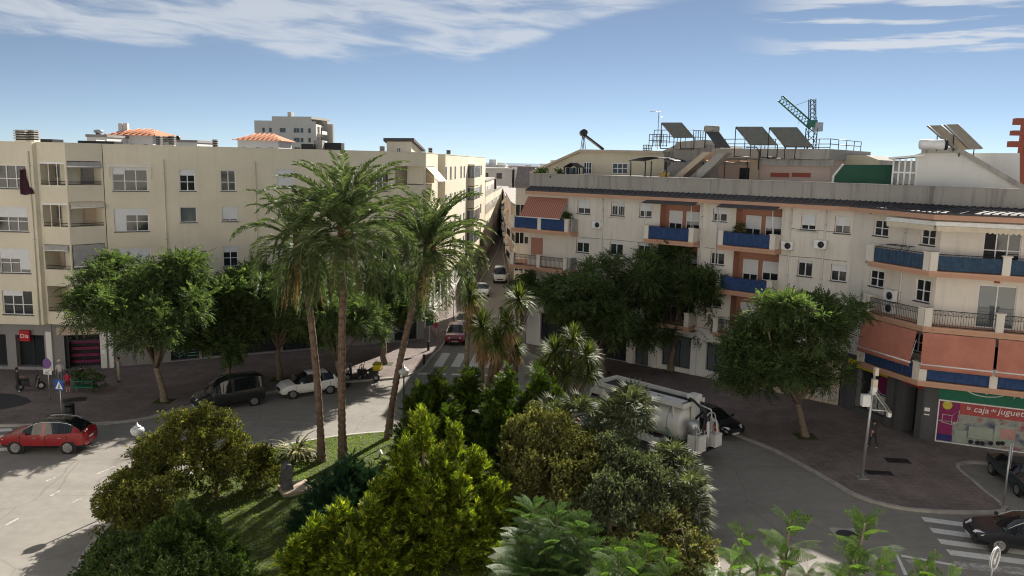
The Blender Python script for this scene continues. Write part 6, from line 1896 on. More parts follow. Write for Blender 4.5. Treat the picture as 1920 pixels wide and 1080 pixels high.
for x, y, dep, R in ((782, 782, 31.6, 1.5), (745, 838, 31.2, 1.2), (843, 796, 32.2, 1.4), (815, 842, 31.4, 1.3), (880, 848, 31.8, 1.3), (700, 905, 30.4, 1.1), (790, 900, 30.2, 1.5), (850, 900, 30.4, 1.5), (908, 905, 31.2, 1.2), (730, 960, 29.6, 1.2), (890, 980, 30.0, 1.3), (820, 985, 29.4, 1.4)):
    p = rel(B, x + 12, y, dep); L_.append((p[0], p[1], p[2] - .35, R, .1))
conifer('golden_cypress', 'large golden green cypress in the middle of the island', B, L_, 460, 27, (.32, .62), M['gold_conifer'], 41, rad=.34, dmix=1.1, splay=.35, tier=.48)
B = GI(-6.0, 28.6)
L_ = []
for x, y, dep, R in ((640, 966, 28.6, .8), (590, 1000, 28.3, .7), (695, 958, 28.8, .8), (660, 1030, 27.6, .9), (560, 1040, 27.8, .6), (720, 1030, 28, .8)):
    p = rel(B, x, y, dep); L_.append((p[0], p[1], p[2], R, .1))
conifer('golden_cypress', 'smaller golden cypress at the bottom centre, in front of the broom', B, L_, 180, 27, (.32, .60), M['gold_conifer'], 42, rad=.34, dmix=1.1, splay=.35, tier=.46)
B = GI(-.9, 40.4)
L_ = []
for x, y, dep, R in ((785, 742, 40, 1.4), (815, 716, 41, 2.0), (880, 708, 41, 2.2), (950, 706, 40.5, 2.0), (1010, 716, 40.3, 1.8), (795, 790, 38.6, 1.5), (850, 770, 38.6, 1.8), (930, 775, 38.6, 2.0), (1040, 745, 40, 1.4)):
    p = rel(B, x, y, dep); L_.append((p[0], p[1], p[2], R * .85, .1))
conifer('spreading_conifer', 'wide dark spreading conifer behind the golden cypress', B, L_, 520, 24, (.34, .64), M['green_conifer'], 43, rad=.42, splay=.35, dmix=.75)
B = GI(-6.3, 33.4)
L_ = []
for x, y, dep, R in ((655, 868, 33.8, 1.5), (612, 905, 33.2, 1.3), (690, 890, 33.6, 1.4), (600, 960, 32, 1.2), (650, 935, 32.2, 1.5), (575, 1000, 31.2, .9)):
    p = rel(B, x, y, dep); L_.append((p[0], p[1], p[2], R, .1))
Tb = np.array([leaf((0, rp.normal() * .05, 0), (1, rp.normal() * .22, rp.normal() * .22), rp.normal(size=3), rp.uniform(.7, 1.0), .06) for _ in range(7)])
conifer('broom_shrub', 'dark blue green broom shrub left of the golden cypress', B, L_, 330, 30, (.28, .5), M['broom'], 44, 'shrub', Tb, .8, .34, .9)
B = GI(-11.3, 28.2)
L_ = []
for x, y, dep, R in ((345, 952, 28.4, 1.5), (300, 985, 28, 1.2), (400, 985, 28.3, 1.2), (360, 1020, 27.2, 1.4), (290, 1040, 27, 1.1), (425, 1040, 27.4, 1.0)):
    p = rel(B, x, y, dep); L_.append((p[0], p[1], p[2], R, .1))
Td = np.array([leaf((rp.uniform(0, .5), 0, 0), (1, rp.normal() * .5, rp.normal() * .5), rp.normal(size=3), rp.uniform(.4, .8), .2) for _ in range(9)])
conifer('evergreen_bush', 'dense dark green evergreen bush at the bottom left', B, L_, 330, 30, (.18, .32), M['dark_leaf'], 45, 'bush', Td, .7, .24, .9)

# --- leafy shrubs
def shrub(name, label, base, blobs_px, ncl, n, rad, size, mat, seed, T=None, low=-.3, stem=.10, cat='shrub'):
    r = np.random.default_rng(seed)
    root = thing(name, label, cat, tuple(base))
    bl = []
    for x, y, dep, rx, rz in blobs_px:
        p = rel(base, x, y, dep); bl.append((*p, rx, rx, rz))
        for _ in range(2 if rx > .7 else 0):
            a = r.uniform(0, 6.28); bl.append((p[0] + rx * .85 * math.cos(a), p[1] + rx * .85 * math.sin(a), p[2] + rz * r.uniform(-.2, .8), rx * r.uniform(.2, .4), rx * r.uniform(.2, .4), rz * r.uniform(.25, .5)))
    c, o = blob_clumps(r, bl, ncl, .62, low)
    c[:, 2] = np.maximum(c[:, 2], .15)
    clumped(T if T is not None else t_cluster(8, .5, .24, 1, r), c, o, n, rad, size, mat, 'foliage', root, r, .8, .5, .6, .2)
    m = MB(); limbs(m, r, ((0, 0, 0), (0, 0, .2 if name == 'low_hedge' else .9)), [tuple(c[i]) for i in range(0, ncl, max(1, ncl // 14))], stem)
    m.build('stems', M['bark'], None).parent = root
    return root
shrub('golden_shrub', 'tall golden olive coloured shrub tree at the left edge of the island', GI(-13.4, 35.5),
      [(345, 825, 35.6, 1.1, 1.0), (405, 835, 36.2, 1.2, 1.2), (300, 862, 35, 1.1, 1.1), (450, 872, 36.6, 1.2, 1.0), (355, 890, 34.8, 1.5, 1.4), (420, 905, 35.6, 1.3, 1.2), (270, 915, 34, 1.0, 1.0), (490, 895, 36.5, .8, .7), (330, 795, 35.6, .5, .6), (390, 785, 36, .6, .6), (425, 795, 36.2, .4, .5), (270, 860, 35, .4, .4), (460, 835, 36.6, .4, .4)], 300, 30, .34, (.13, .36), M['golden_shrub'], 51)
shrub('golden_shrub', 'lower spreading olive shrub reaching over the left road edge', GI(-14.3, 32.0),
      [(250, 960, 32.4, 1.1, 1.0), (215, 985, 31.8, .8, .7), (300, 945, 32.4, 1.1, 1.1), (235, 925, 33, .9, .8), (270, 1000, 31.2, .9, .8), (200, 950, 32.6, .5, .4), (330, 985, 31.6, .7, .7)], 170, 30, .32, (.12, .32), M['golden_shrub'], 52)
shrub('low_hedge', 'low dark hedge in shade along the bottom left island edge', GI(-14.5, 27.6),
      [(225, 1040, 28.5, 1.1, .6), (190, 1068, 28, .9, .5), (250, 1070, 27.4, 1.2, .6), (300, 1085, 26.5, 1.4, .7)], 120, 30, .35, (.14, .26), M['dark_leaf'], 53)
M['grey_green'] = foliage_mat('grey_green_shrub_leaf', (0.050, 0.070, 0.034), (0.110, 0.135, 0.070), (0.21, 0.23, 0.14), 0.25, 0.6, 0.15, 1.0)
shrub('olive_shrub', 'large ochre olive shrub right of the golden cypress, nearest the dark conifer', GI(1.4, 33.0),
      [(985, 825, 34.6, .9, 1.0), (1030, 800, 35.2, .8, .8), (1000, 870, 33.8, 1.1, 1.1), (1060, 845, 34.8, 1.0, 1.0), (1090, 890, 34, 1.1, 1.1), (1030, 910, 33, 1.2, 1.2), (975, 905, 32.8, .8, .9), (1105, 845, 35, .7, .6), (1060, 950, 32.4, 1.1, 1.0), (960, 860, 33.5, .5, .5)], 230, 34, .36, (.12, .34), M['olive'], 54)
shrub('olive_shrub', 'loose grey green shrub in the middle of the right planting', GI(4.4, 32.6),
      [(1140, 865, 34.6, 1.0, 1.0), (1180, 900, 34, 1.1, 1.0), (1130, 925, 33, 1.1, 1.1), (1190, 955, 32.6, 1.2, 1.1), (1225, 920, 33.4, .9, .8), (1150, 985, 31.8, 1.2, 1.0), (1100, 975, 32, .9, .9), (1160, 835, 35.2, .5, .5)], 200, 32, .38, (.12, .36), M['grey_green'], 56)
shrub('olive_shrub', 'low ochre shrub at the right rim of the island', GI(6.3, 31.2),
      [(1235, 985, 32, 1.0, .9), (1265, 1010, 31.2, 1.0, .8), (1210, 1025, 31, 1.1, .9), (1295, 1050, 30.2, .8, .7), (1250, 1060, 30, 1.0, .8), (1280, 965, 32.4, .5, .5), (1180, 1040, 30.6, .9, .8)], 150, 32, .36, (.12, .32), M['olive'], 57)

# --- fan palms, every leaf a part
FANS = [quads_mesh('leaf', t_fan(15, 2.0, .17, .25), M['fan_leaf']), quads_mesh('leaf', t_fan(14, 1.8, .18, .42), M['fan_leaf'])]
def fan_palm(label, base, heads, seed, nl=34, size=.75):
    r = np.random.default_rng(seed); root = thing('fan_palm', label, 'fan palm', tuple(base), 'fan palms on the right of the island')
    m = MB(); B = Vector(base)
    for x, y, dep in heads:
        t = at(x, y, dep) - B
        m.tube([Vector((t.x * .3, t.y * .3, -.2)), t * .5 + Vector((0, 0, .1)), t], [.16, .13, .12], 7)
        for i in range(nl):
            a = i * 2.39996; u = i / nl; el = 1.35 - 1.9 * u
            d = Vector((math.cos(a) * math.cos(el), math.sin(a) * math.cos(el), math.sin(el)))
            o = bpy.data.objects.new('leaf', FANS[i % 2]); COL.objects.link(o); o.parent = root
            o.location = t + d * (.75 * size + .25); s = size * r.uniform(.8, 1.1)
            X = d; Y = Vector((0, 0, 1)).cross(X).normalized(); Z = X.cross(Y)
            R_ = Matrix((X, Y, Z)).transposed()
            o.rotation_euler = (R_ @ Matrix.Rotation(r.uniform(-.4, .4), 3, 'X')).to_euler(); o.scale = (s,) * 3
    m.build('trunk', M['palm_boot'], None).parent = root
fan_palm('fan palm standing tallest beside the white tanker truck', GI(5.2, 37.6), [(1180, 775, 37.5), (1150, 800, 37.2)], 61, 36, .85)
fan_palm('low fan palm between the dark conifer and the tanker', GI(2.4, 38.8), [(1085, 785, 38.4), (1035, 792, 38)], 62, 30, .75)
fan_palm('wide grey green fan palm at the right rim of the island', GI(6.6, 35.8), [(1258, 872, 36), (1278, 900, 35.2), (1225, 892, 35.4)], 63, 34, .72)
fan_palm('lowest fan palm at the right rim, half hidden in the olive shrub', GI(7.2, 33.2), [(1290, 930, 33.6), (1285, 975, 32.8)], 64, 28, .7)

# --- feathery trees in the foreground
def bipinnate(r, pairs=11, mat=None):
    q = []
    for i in range(pairs):
        u = .12 + .86 * i / pairs; b = np.array([u, 0, .10 * math.sin(u * 2.6) - .38 * u * u])
        L = .36 * math.sin(PI * min(.96, .2 + .78 * (1 - u) + .05)) + .08
        for sg in (-1, 1):
            d = nrm(np.array([.55, sg * .85, -.28 - .2 * u]))
            for k in range(6):
                v = (k + .6) / 6; c = b + d * L * v + np.array([0, 0, -.10 * v * v * L])
                for s2 in (-1, 1):
                    dd = np.array([d[0] * .5 - s2 * d[1] * .8, d[1] * .5 + s2 * d[0] * .8, -.15]); q.append(leaf(c, dd, (0, 0, 1), .085, .050))
    q.append(np.array([[0, -.008, 0], [1, -.004, -.28], [1, .004, -.28], [0, .008, 0]]))
    return np.array(q)
TBP = bipinnate(np.random.default_rng(9))
def feathery(label, base, tops, seed, mat, nper, size, group='feathery young trees in the foreground'):
    r = np.random.default_rng(seed); root = thing('feathery_tree', label, 'tree', tuple(base), group)
    m = MB(); B = Vector(base); pos = []; dirs = []; sc = []
    fork = sum((at(x, y, d) - B for x, y, d, s in tops), Vector()) / len(tops); fork = Vector((fork.x, fork.y, fork.z * .6))
    m.tube([Vector((0, 0, -.1)), Vector((fork.x * .3, fork.y * .3, fork.z * .5)), fork], [.15, .12, .08], 8)
    for x, y, d, s in tops:
        t = at(x, y, d) - B; p0 = fork.lerp(t, .45) + Vector((r.normal(), r.normal(), 0)) * .12
        m.tube([fork, p0, t], [.05, .035, .012], 5)
        ln = min(1.6 * s, (t - p0).length); ax = (t - p0).normalized()
        for i in range(nper):
            u = (i / nper); a = i * 2.39996 + r.uniform(-.3, .3)
            pos.append(t - ax * ln * u); el = 1.2 - 1.15 * u ** .6
            dirs.append((math.cos(a) * math.cos(el), math.sin(a) * math.cos(el), math.sin(el) + .05)); sc.append(s * size * (.45 + .75 * u ** .5) * r.uniform(.85, 1.15))
    m.build('trunk', M['bark'], None).parent = root
    pos, dirs, sc = np.array(pos), np.array(dirs), np.array(sc)
    mesh_obj('crown', quads_mesh('crown', scatter(TBP, pos, dirs, np.array([0, 0, 1.0]) + r.normal(size=pos.shape) * .15, sc), mat), root)
feathery('first feathery young tree from the right shrub, bottom edge', (3.1, 9.6, 0), [(1392, 1000, 9.9, .9), (1425, 1065, 9.5, .9), (1372, 1050, 9.3, .8)], 71, M['jacaranda'], 18, .44)
feathery('tall feathery young tree between the shrub and the manhole, bottom edge', (3.7, 9.9, 0), [(1482, 975, 10, 1.0), (1470, 1040, 9.7, 1.0), (1515, 1075, 9.6, .9)], 72, M['jacaranda'], 20, .46)
feathery('bright feathery young tree below the manhole cover, bottom edge', (4.5, 9.9, 0), [(1622, 982, 10, 1.1), (1600, 1050, 9.7, 1.0), (1655, 1060, 9.8, 1.0), (1570, 1085, 9.5, .9)], 73, M['jacaranda'], 20, .47)
feathery('lowest feathery tree top, rightmost at the bottom edge', (5.2, 9.9, 0), [(1738, 1062, 10, 1.0), (1780, 1090, 9.8, .9), (1700, 1095, 9.8, .9)], 74, M['jacaranda'], 18, .44)
feathery('feathery tree tinted blue green for reflected light, at the bottom beside the golden cypress', (.7, 17.5, 0), [(1000, 950, 18, 1.6), (1045, 962, 18, 1.6), (1090, 985, 17.8, 1.6), (970, 1010, 17.5, 1.6), (1030, 1020, 17.3, 1.7), (1110, 1035, 17.4, 1.6), (1060, 1060, 17, 1.6), (990, 1070, 17, 1.6)], 75, M['jacaranda_reflected'], 46, .42)
feathery('light green feathery tree at the bottom in front of the olive shrub', (2.4, 16.5, 0), [(1160, 1030, 16.6, 1.4), (1215, 1020, 16.8, 1.4), (1255, 1050, 16.5, 1.2), (1190, 1070, 16, 1.4), (1130, 1075, 16, 1.3)], 76, M['jacaranda'], 38, .42)
# potted plants on the left terraces of the corner building
for k, x in enumerate((1012, 1022, 1043)):
    W = A1.off(.8); a, z = W.px(x, 320); p = W.p(a, RT, 0)
    pt = thing('potted_plant', ('small potted plant at the far left of the terrace parapet', 'small potted plant second from the left on the terrace', 'potted plant next to the dark garden hut on the terrace')[k], 'potted plant', tuple(p))
    m = MB(); m.lathe((0, 0, 0), [(.2, 0), (.28, .5)], 10); part(m, 'pot', M['roof_tile'], pt)
    r = np.random.default_rng(80 + k); c, o = blob_clumps(r, [(0, 0, 1.25, .4, .4, .6)], 14); clumped(t_cluster(7, .5, .25, 1, r), c, o, 8, .2, (.2, .3), M['dark_leaf'], 'foliage', pt, r)
# planted bushes at the end of the corner building
r0_ = A1.off(-1.2)
shrub('garden_bush', 'dark bush in the small garden at the street end of the corner building', (.6, 68.6, .13), [(985, 540, 68.4, 1.0, 1.4), (1000, 555, 68, 1.0, 1.2), (968, 550, 68.8, .8, 1.0)], 60, 24, .4, (.2, .35), M['dark_leaf'], 55)
# ------------------------------------------------------------------ vehicles
M['car_red'] = paint('red_car_paint', (0.22, 0.009, 0.013)); M['car_white'] = paint('white_car_paint', (0.70, 0.70, 0.69)); M['car_dark'] = paint('dark_grey_car_paint', (0.011, 0.013, 0.014)); M['car_black'] = paint('black_car_paint', (0.009, 0.011, 0.016), .3, .15); M['car_green'] = paint('dark_blue_green_car_paint', (0.020, 0.036, 0.042))
M['lamp_clear'] = plain('clear_lamp_glass', (0.62, 0.63, 0.64), .12, var=.03, spec=.7); M['lamp_red'] = plain('red_lamp_glass', (0.28, 0.008, 0.008), .15, spec=.7); M['trim'] = plain('dark_plastic_trim', (0.022, 0.022, 0.023), .6); M['plate'] = plain('number_plate', (0.42, 0.42, 0.40), .6, var=.02); M['chrome'] = plain('bright_trim', (0.6, 0.6, 0.6), .2, .9)

def interp(st, n=5):
    out = []
    for i in range(len(st) - 1):
        a, b, c, d = st[max(i - 1, 0)], st[i], st[i + 1], st[min(i + 2, len(st) - 1)]
        for k in range(n):
            u = k / n; r = []
            for j in range(len(b)):
                lin = b[j] + (c[j] - b[j]) * u
                cat = .5 * (2 * b[j] + (c[j] - a[j]) * u + (2 * a[j] - 5 * b[j] + 4 * c[j] - d[j]) * u * u + (3 * b[j] - a[j] - 3 * c[j] + d[j]) * u ** 3)
                r.append(lin * .55 + cat * .45 if j else lin)
            out.append(tuple(r))
    out.append(st[-1]); return out

def car(label, st, body, wheels, wr, glass, wsh, rear, group=None, pillar=None, clad=False, roof=None, rails=False, name='parked_car', cat='car', lights=.72, chrome=False, tall_light=False):
    """st: stations from tail to nose (x, bottom, belt, top, half width, half roof); glass/wsh/rear: x ranges of side windows, windscreen, rear window"""
    L = st[-1][0]; root = thing(name, label, cat, (0, 0, 0), group)
    S = interp(st); parts = {}
    def bm_(k): return parts.setdefault(k, MB())
    rings = []
    for x, zb, zl, zt, hw, ht in S:
        zt = max(zt, zl + .005); half = [(0, zb), (hw * .86, zb), (hw * .985, zb + .14), (hw, zb + (zl - zb) * .55), (hw * .965, zl), (ht + (hw * .965 - ht) * .12 if zt - zl > .1 else hw * .9, zl + (zt - zl) * .90 if zt - zl > .1 else zl + .02), (ht * .74, zt), (0, zt + .012)]
        rings.append([Vector((x - L / 2, y, z)) for y, z in half] + [Vector((x - L / 2, -y, z)) for y, z in half[-2:0:-1]])
    nR = len(rings[0])
    for i in range(len(rings) - 1):
        xm = (S[i][0] + S[i + 1][0]) / 2; tallm = (S[i][3] - S[i][2]) > .12 or (S[i + 1][3] - S[i + 1][2]) > .12
        for j in range(nR):
            j2 = (j + 1) % nR; band = j if j < 7 else nR - 1 - j
            side = 0 if j < 7 else 1
            key = ('body', 0)
            if band == 4 and tallm and glass[0] < xm < glass[1] and not (pillar and pillar[0] < xm < pillar[1]): key = ('side_window', side)
            elif band in (5, 6) and wsh[0] < xm < wsh[1]: key = ('windscreen', 0)
            elif band in (5, 6) and rear[0] < xm < rear[1]: key = ('rear_window', 0)
            elif roof and band in (5, 6) and rear[1] < xm < wsh[0]: key = ('roof', 0)
            elif clad and band in (0, 1): key = ('cladding', 0)
            bm_(key).face([rings[i][j], rings[i + 1][j], rings[i + 1][j2], rings[i][j2]], 0, True)
    bm_(('body', 0)).face(rings[0]); bm_(('body', 0)).face(rings[-1][::-1])
    mats = {'body': body, 'side_window': 'car_glass', 'windscreen': 'car_glass', 'rear_window': 'car_glass', 'roof': roof, 'cladding': 'trim'}
    for (k, s), mb in parts.items():
        me = mb.mesh(k, M[mats[k]]); bm = bmesh.new(); bm.from_mesh(me); bmesh.ops.remove_doubles(bm, verts=bm.verts, dist=.0005); bmesh.ops.recalc_face_normals(bm, faces=bm.faces); bm.to_mesh(me); bm.free()
        me.polygons.foreach_set('use_smooth', [True] * len(me.polygons)); me.set_sharp_from_angle(angle=.6)
        mesh_obj(k, me, root)
    def hwat(x):
        for a, b in zip(S[:-1], S[1:]):
            if a[0] <= x <= b[0]: return a[4] + (b[4] - a[4]) * (x - a[0]) / max(1e-6, b[0] - a[0])
        return S[-1][4]
    for x in wheels:
        for sg in (-1, 1):
            y = sg * (hwat(x) - .02); ax = (0, sg, 0)
            m = MB(); m.lathe((x - L / 2, y - sg * .05, wr), [(wr + .075, 0), (wr + .075, .055)], 22, 0, ax); part(m, 'wheel_arch', M['trim'] if clad else M['black'], root)
            m = MB(); m.lathe((x - L / 2, y - sg * .18, wr), [(wr * .62, 0), (wr * .96, .01), (wr, .05), (wr, .18), (wr * .95, .215), (wr * .70, .22), (wr * .68, .20)], 20, 0, ax); w = part(m, 'wheel', M['rubber'], root)
            m = MB(); c = Vector((x - L / 2, y + sg * .028, wr)); m.lathe(c, [(wr * .69, 0), (wr * .69, .012), (wr * .60, .012), (wr * .60, -.0)], 18, 0, ax)
            for k in range(5):
                a = 2 * PI * k / 5 + .3; u = Vector((math.cos(a), 0, math.sin(a))); v = Vector((-math.sin(a), 0, math.cos(a)))
                p = c + Vector((0, sg * .018, 0)); q = p + u * wr * .64; m.hexa([p - v * .05, q - v * .028, q + v * .028, p + v * .05] + [t + Vector((0, sg * .015, 0)) for t in (p - v * .05, q - v * .028, q + v * .028, p + v * .05)])
            part(m, 'rim', M['alloy'], w)
    zf = st[-2][2]; hwf = hwat(L - .25); hwr = hwat(.12)
    for sg in (-1, 1):
        m = MB(); y0, y1 = sg * hwf * .52, sg * hwf * .985
        m.hexa([(L / 2 - .13, y0, lights - .08), (L / 2 - .36, y1, lights - .05), (L / 2 - .6, y1 * 1.0, lights + .08), (L / 2 - .3, y0, lights + .07), (L / 2 - .02, y0, lights - .02), (L / 2 - .22, y1 * 1.015, lights - .02), (L / 2 - .45, y1 * 1.012, lights + .10), (L / 2 - .12, y0, lights + .07)]); part(m, 'headlight', M['lamp_clear'], root)
        m = MB(); zt = st[1][2] - .02; hh = .34 if tall_light else .13
        m.hexa([(-L / 2 - .01, sg * hwr * .62, zt - hh), (-L / 2 + .2, sg * hwr * 1.02, zt - hh), (-L / 2 + .42, sg * hwr * 1.03, zt), (-L / 2 + .0, sg * hwr * .6, zt), (-L / 2 + .1, sg * hwr * .6, zt - hh), (-L / 2 + .28, sg * hwr * .9, zt - hh), (-L / 2 + .4, sg * hwr * .9, zt), (-L / 2 + .14, sg * hwr * .58, zt)]); part(m, 'tail_light', M['lamp_red'], root)
        m = MB(); xm = wsh[1] - .35 - L / 2; ym = hwat(wsh[1] - .3); m.hexa([(xm, sg * ym, st[-4][2] + .03), (xm, sg * (ym + .2), st[-4][2] + .03), (xm - .1, sg * (ym + .2), st[-4][2] + .04), (xm - .1, sg * ym, st[-4][2] + .03), (xm, sg * ym, st[-4][2] + .12), (xm, sg * (ym + .19), st[-4][2] + .17), (xm - .12, sg * (ym + .19), st[-4][2] + .17), (xm - .12, sg * ym, st[-4][2] + .12)]); part(m, 'mirror', M[body], root)
        xs = [x for x in (pillar[0] - .02 if pillar else None, wsh[1] - .05, glass[0] + .25) if x]
        m = MB()
        for x in xs:
            y = hwat(x); m.box(x - L / 2 - .008, x - L / 2 + .008, sg * y * .97 - .02, sg * y * .97 + .035 * 1, .38, st[-4][2] - .04)
        struct(part(m, 'door_seam', M['black'], root), 'stuff')
        for x in (glass[0] + .55, (pillar[1] if pillar else 2) + .30):
            m = MB(); y = hwat(x); m.box(x - L / 2, x - L / 2 + .18, sg * y * .985 - .02, sg * y * .985 + .02, st[-4][2] - .18, st[-4][2] - .14); part(m, 'door_handle', M['chrome' if chrome else body], root)
        if chrome:
            m = MB(); pts = []
            for k in range(9):
                x = glass[0] + (glass[1] - glass[0]) * k / 8; r = min(S, key=lambda s: abs(s[0] - x)); pts.append((x - L / 2, sg * (r[5] + (r[4] * .965 - r[5]) * .12 + .012), r[2] + (r[3] - r[2]) * .93))
            m.tube(pts, .016, 4); part(m, 'chrome_trim', M['chrome'], root)
        if rails:
            m = MB(); m.tube([(rear[1] + .1 - L / 2, sg * .52, max(s[3] for s in st) - .02), (rear[1] + .3 - L / 2, sg * .54, max(s[3] for s in st) + .05), (wsh[0] - .2 - L / 2, sg * .54, max(s[3] for s in st) + .05), (wsh[0] - L / 2, sg * .52, max(s[3] for s in st) - .04)], .02, 5); part(m, 'roof_rail', M['trim'], root)
    m = MB(); m.box(L / 2 - .05, L / 2 + .012, -.26, .26, .36, .47); part(m, 'number_plate', M['plate'], root)
    m = MB(); m.box(-L / 2 - .012, -L / 2 + .08, -.26, .26, .72, .83); part(m, 'number_plate', M['plate'], root)
    m = MB(); m.box(L / 2 - .10, L / 2 + .006, -hwf * .5, hwf * .5, .52, .66); part(m, 'grille', M['black'], root)
    return root

SUV = [(0, .42, .80, .80, .78, .6), (.10, .36, 1.02, 1.02, .86, .62), (.42, .34, 1.08, 1.30, .90, .60), (.95, .33, 1.05, 1.58, .925, .60), (1.7, .33, 1.02, 1.66, .93, .62), (2.5, .33, .99, 1.62, .93, .62), (2.95, .33, .97, 1.36, .93, .64), (3.35, .33, .97, 1.01, .925, .74), (4.0, .35, .90, .92, .90, .72), (4.35, .38, .78, .80, .82, .62), (4.50, .44, .62, .62, .66, .5)]
HATCH = [(0, .42, .70, .70, .70, .5), (.10, .34, .92, .95, .82, .6), (.35, .32, .98, 1.22, .85, .58), (.75, .31, .95, 1.42, .865, .56), (1.5, .31, .92, 1.48, .87, .58), (2.2, .31, .89, 1.45, .87, .58), (2.7, .31, .88, 1.18, .87, .60), (3.1, .31, .88, .92, .865, .68), (3.65, .32, .80, .83, .84, .66), (3.95, .34, .68, .70, .76, .56), (4.06, .42, .56, .56, .60, .45)]
VAN = [(0, .42, 1.0, 1.05, .80, .68), (.05, .34, 1.12, 1.70, .88, .66), (.25, .33, 1.12, 1.80, .905, .68), (1.2, .33, 1.08, 1.84, .905, .70), (2.2, .33, 1.05, 1.82, .905, .70), (2.75, .33, 1.03, 1.74, .905, .68), (3.25, .33, 1.04, 1.36, .90, .70), (3.52, .34, 1.03, 1.07, .89, .72), (4.0, .36, .90, .92, .85, .66), (4.28, .38, .76, .78, .76, .58), (4.38, .44, .60, .60, .62, .48)]
SALOON = [(0, .42, .78, .78, .72, .5), (.10, .34, .98, 1.0, .84, .62), (.55, .32, 1.0, 1.10, .89, .60), (1.15, .31, .97, 1.36, .915, .56), (1.9, .31, .94, 1.44, .92, .57), (2.7, .31, .92, 1.40, .92, .57), (3.25, .31, .91, 1.12, .92, .60), (3.6, .31, .91, .95, .915, .70), (4.2, .33, .83, .86, .89, .68), (4.58, .35, .70, .72, .80, .58), (4.70, .42, .58, .58, .62, .45)]

def lift(st, belt, top): return [(x, zb, zl + (belt if zl > .75 else 0), zt + (top if zt - zl > .12 else belt if zl > .75 else 0), hw, ht) for x, zb, zl, zt, hw, ht in st]
SUV = lift(SUV, .09, .09); HATCH = lift(HATCH, .07, .10); VAN = lift(VAN, .08, .16)

def set_car(o, f, r, left, wb, hw):
    """stand a car on two tyre marks (front, rear) of its near side"""
    pf, pr = gr(*f), gr(*r); h = (pf - pr).normalized(); s = Vector((-h.y, h.x, 0)); mid = (pf + pr) / 2
    c = mid - s * hw if left else mid + s * hw
    o.location = c - h * wb; o.rotation_euler = (0, 0, math.atan2(h.y, h.x))
def put(o, x, y, hx, hy): o.location = (x, y, 0.006); o.rotation_euler = (0, 0, math.atan2(hy, hx))

c = car('red sport utility car with black roof glass driving past the crosswalk at left', SUV, 'car_red', (.85, 3.55), .36, (.62, 3.2), (2.55, 3.36), (.2, .9), clad=True, roof='car_glass', pillar=(2.02, 2.14), chrome=True, rails=True, name='moving_car', lights=.80)
set_car(c, (33, 852), (124, 852), True, -.05, .92)
c = car('dark grey people carrier parked at the left kerb behind the golden shrub', VAN, 'car_dark', (.78, 3.48), .32, (.15, 3.3), (2.3, 3.52), (.01, .18), pillar=(1.95, 2.12), lights=.84, tall_light=True)
set_car(c, (398, 774), (477, 761), True, -.06, .88)
c = car('white hatchback parked at the left kerb behind the two palms', HATCH, 'car_white', (.72, 3.28), .31, (.45, 3.0), (2.2, 3.12), (.15, .72), pillar=(1.72, 1.82), lights=.70)
set_car(c, (551, 748), (618, 739), True, -.03, .84)
c = car('red hatchback parked in the side street facing the crossing', HATCH, 'car_red', (.72, 3.28), .31, (.45, 3.0), (2.2, 3.12), (.15, .72), pillar=(1.72, 1.82), lights=.70)
put(c, -4.95, 71.2, .02, -1)
c = car('silver grey car parked right behind the red one in the side street', SALOON, 'car_dark', (.9, 3.75), .33, (.8, 3.4), (2.72, 3.62), (.35, 1.15), pillar=(2.15, 2.25)); put(c, -4.6, 77.5, .03, -1)
c = car('white saloon parked further up the side street', SALOON, 'car_white', (.9, 3.75), .33, (.8, 3.4), (2.72, 3.62), (.35, 1.15), pillar=(2.15, 2.25)); put(c, -3.7, 97, .04, -1)
c = car('white van coming down the middle of the side street', VAN, 'car_white', (.78, 3.48), .32, (.15, 3.3), (2.3, 3.52), (.01, .18), pillar=(1.95, 2.12), lights=.84, name='moving_car', cat='van'); put(c, -1.65, 108.5, .03, -1)
c = car('black saloon parked at the right kerb behind the tanker truck', SALOON, 'car_black', (.9, 3.75), .33, (.8, 3.4), (2.72, 3.62), (.35, 1.15), pillar=(2.15, 2.25)); put(c, 12.35, 48.2, .46, -.89)
c = car('black saloon driving over the crosswalk at the bottom right', SALOON, 'car_black', (.9, 3.75), .34, (.8, 3.4), (2.72, 3.62), (.35, 1.15), pillar=(2.15, 2.25), chrome=True, name='moving_car')
f = gr(1872, 1038); h = Vector((-.985, .17, 0)).normalized(); s = Vector((-h.y, h.x, 0)); p = f - s * .9 - h * (3.75 - 2.35); put(c, p.x, p.y, h.x, h.y)
c = car('dark blue green car parked by the pavement corner at the right edge', SALOON, 'car_green', (.9, 3.75), .33, (.8, 3.4), (2.72, 3.62), (.35, 1.15), pillar=(2.15, 2.25)); put(c, 26.6, 40.0, -.12, -1)

# ---- white vacuum tanker
TK = thing('tanker_truck', 'white vacuum tanker truck with top hose tray parked behind the fan palms', 'truck', (8.15, 44.9, .006), None, math.atan2(.72, -.70))
M['truck_white'] = paint('grubby_white_truck_paint', (0.60, 0.60, 0.58), .5, .1); M['truck_green'] = plain('green_truck_marking', (0.02, 0.17, 0.09), .5); M['truck_stripe'] = plain('dull_green_stripe', (0.16, 0.25, 0.21), .5); M['hose'] = plain('black_hose_rubber', (0.02, 0.02, 0.022), .6); M['reel_red'] = plain('orange_hose_reel', (0.40, 0.09, 0.03), .6)
Lh = 5.6
m = MB(); m.box(-5.2, 5.0, -.45, .45, .75, 1.05); m.box(-5.3, -4.6, -1.15, 1.15, .62, .72); part(m, 'chassis', M['trim'], TK)
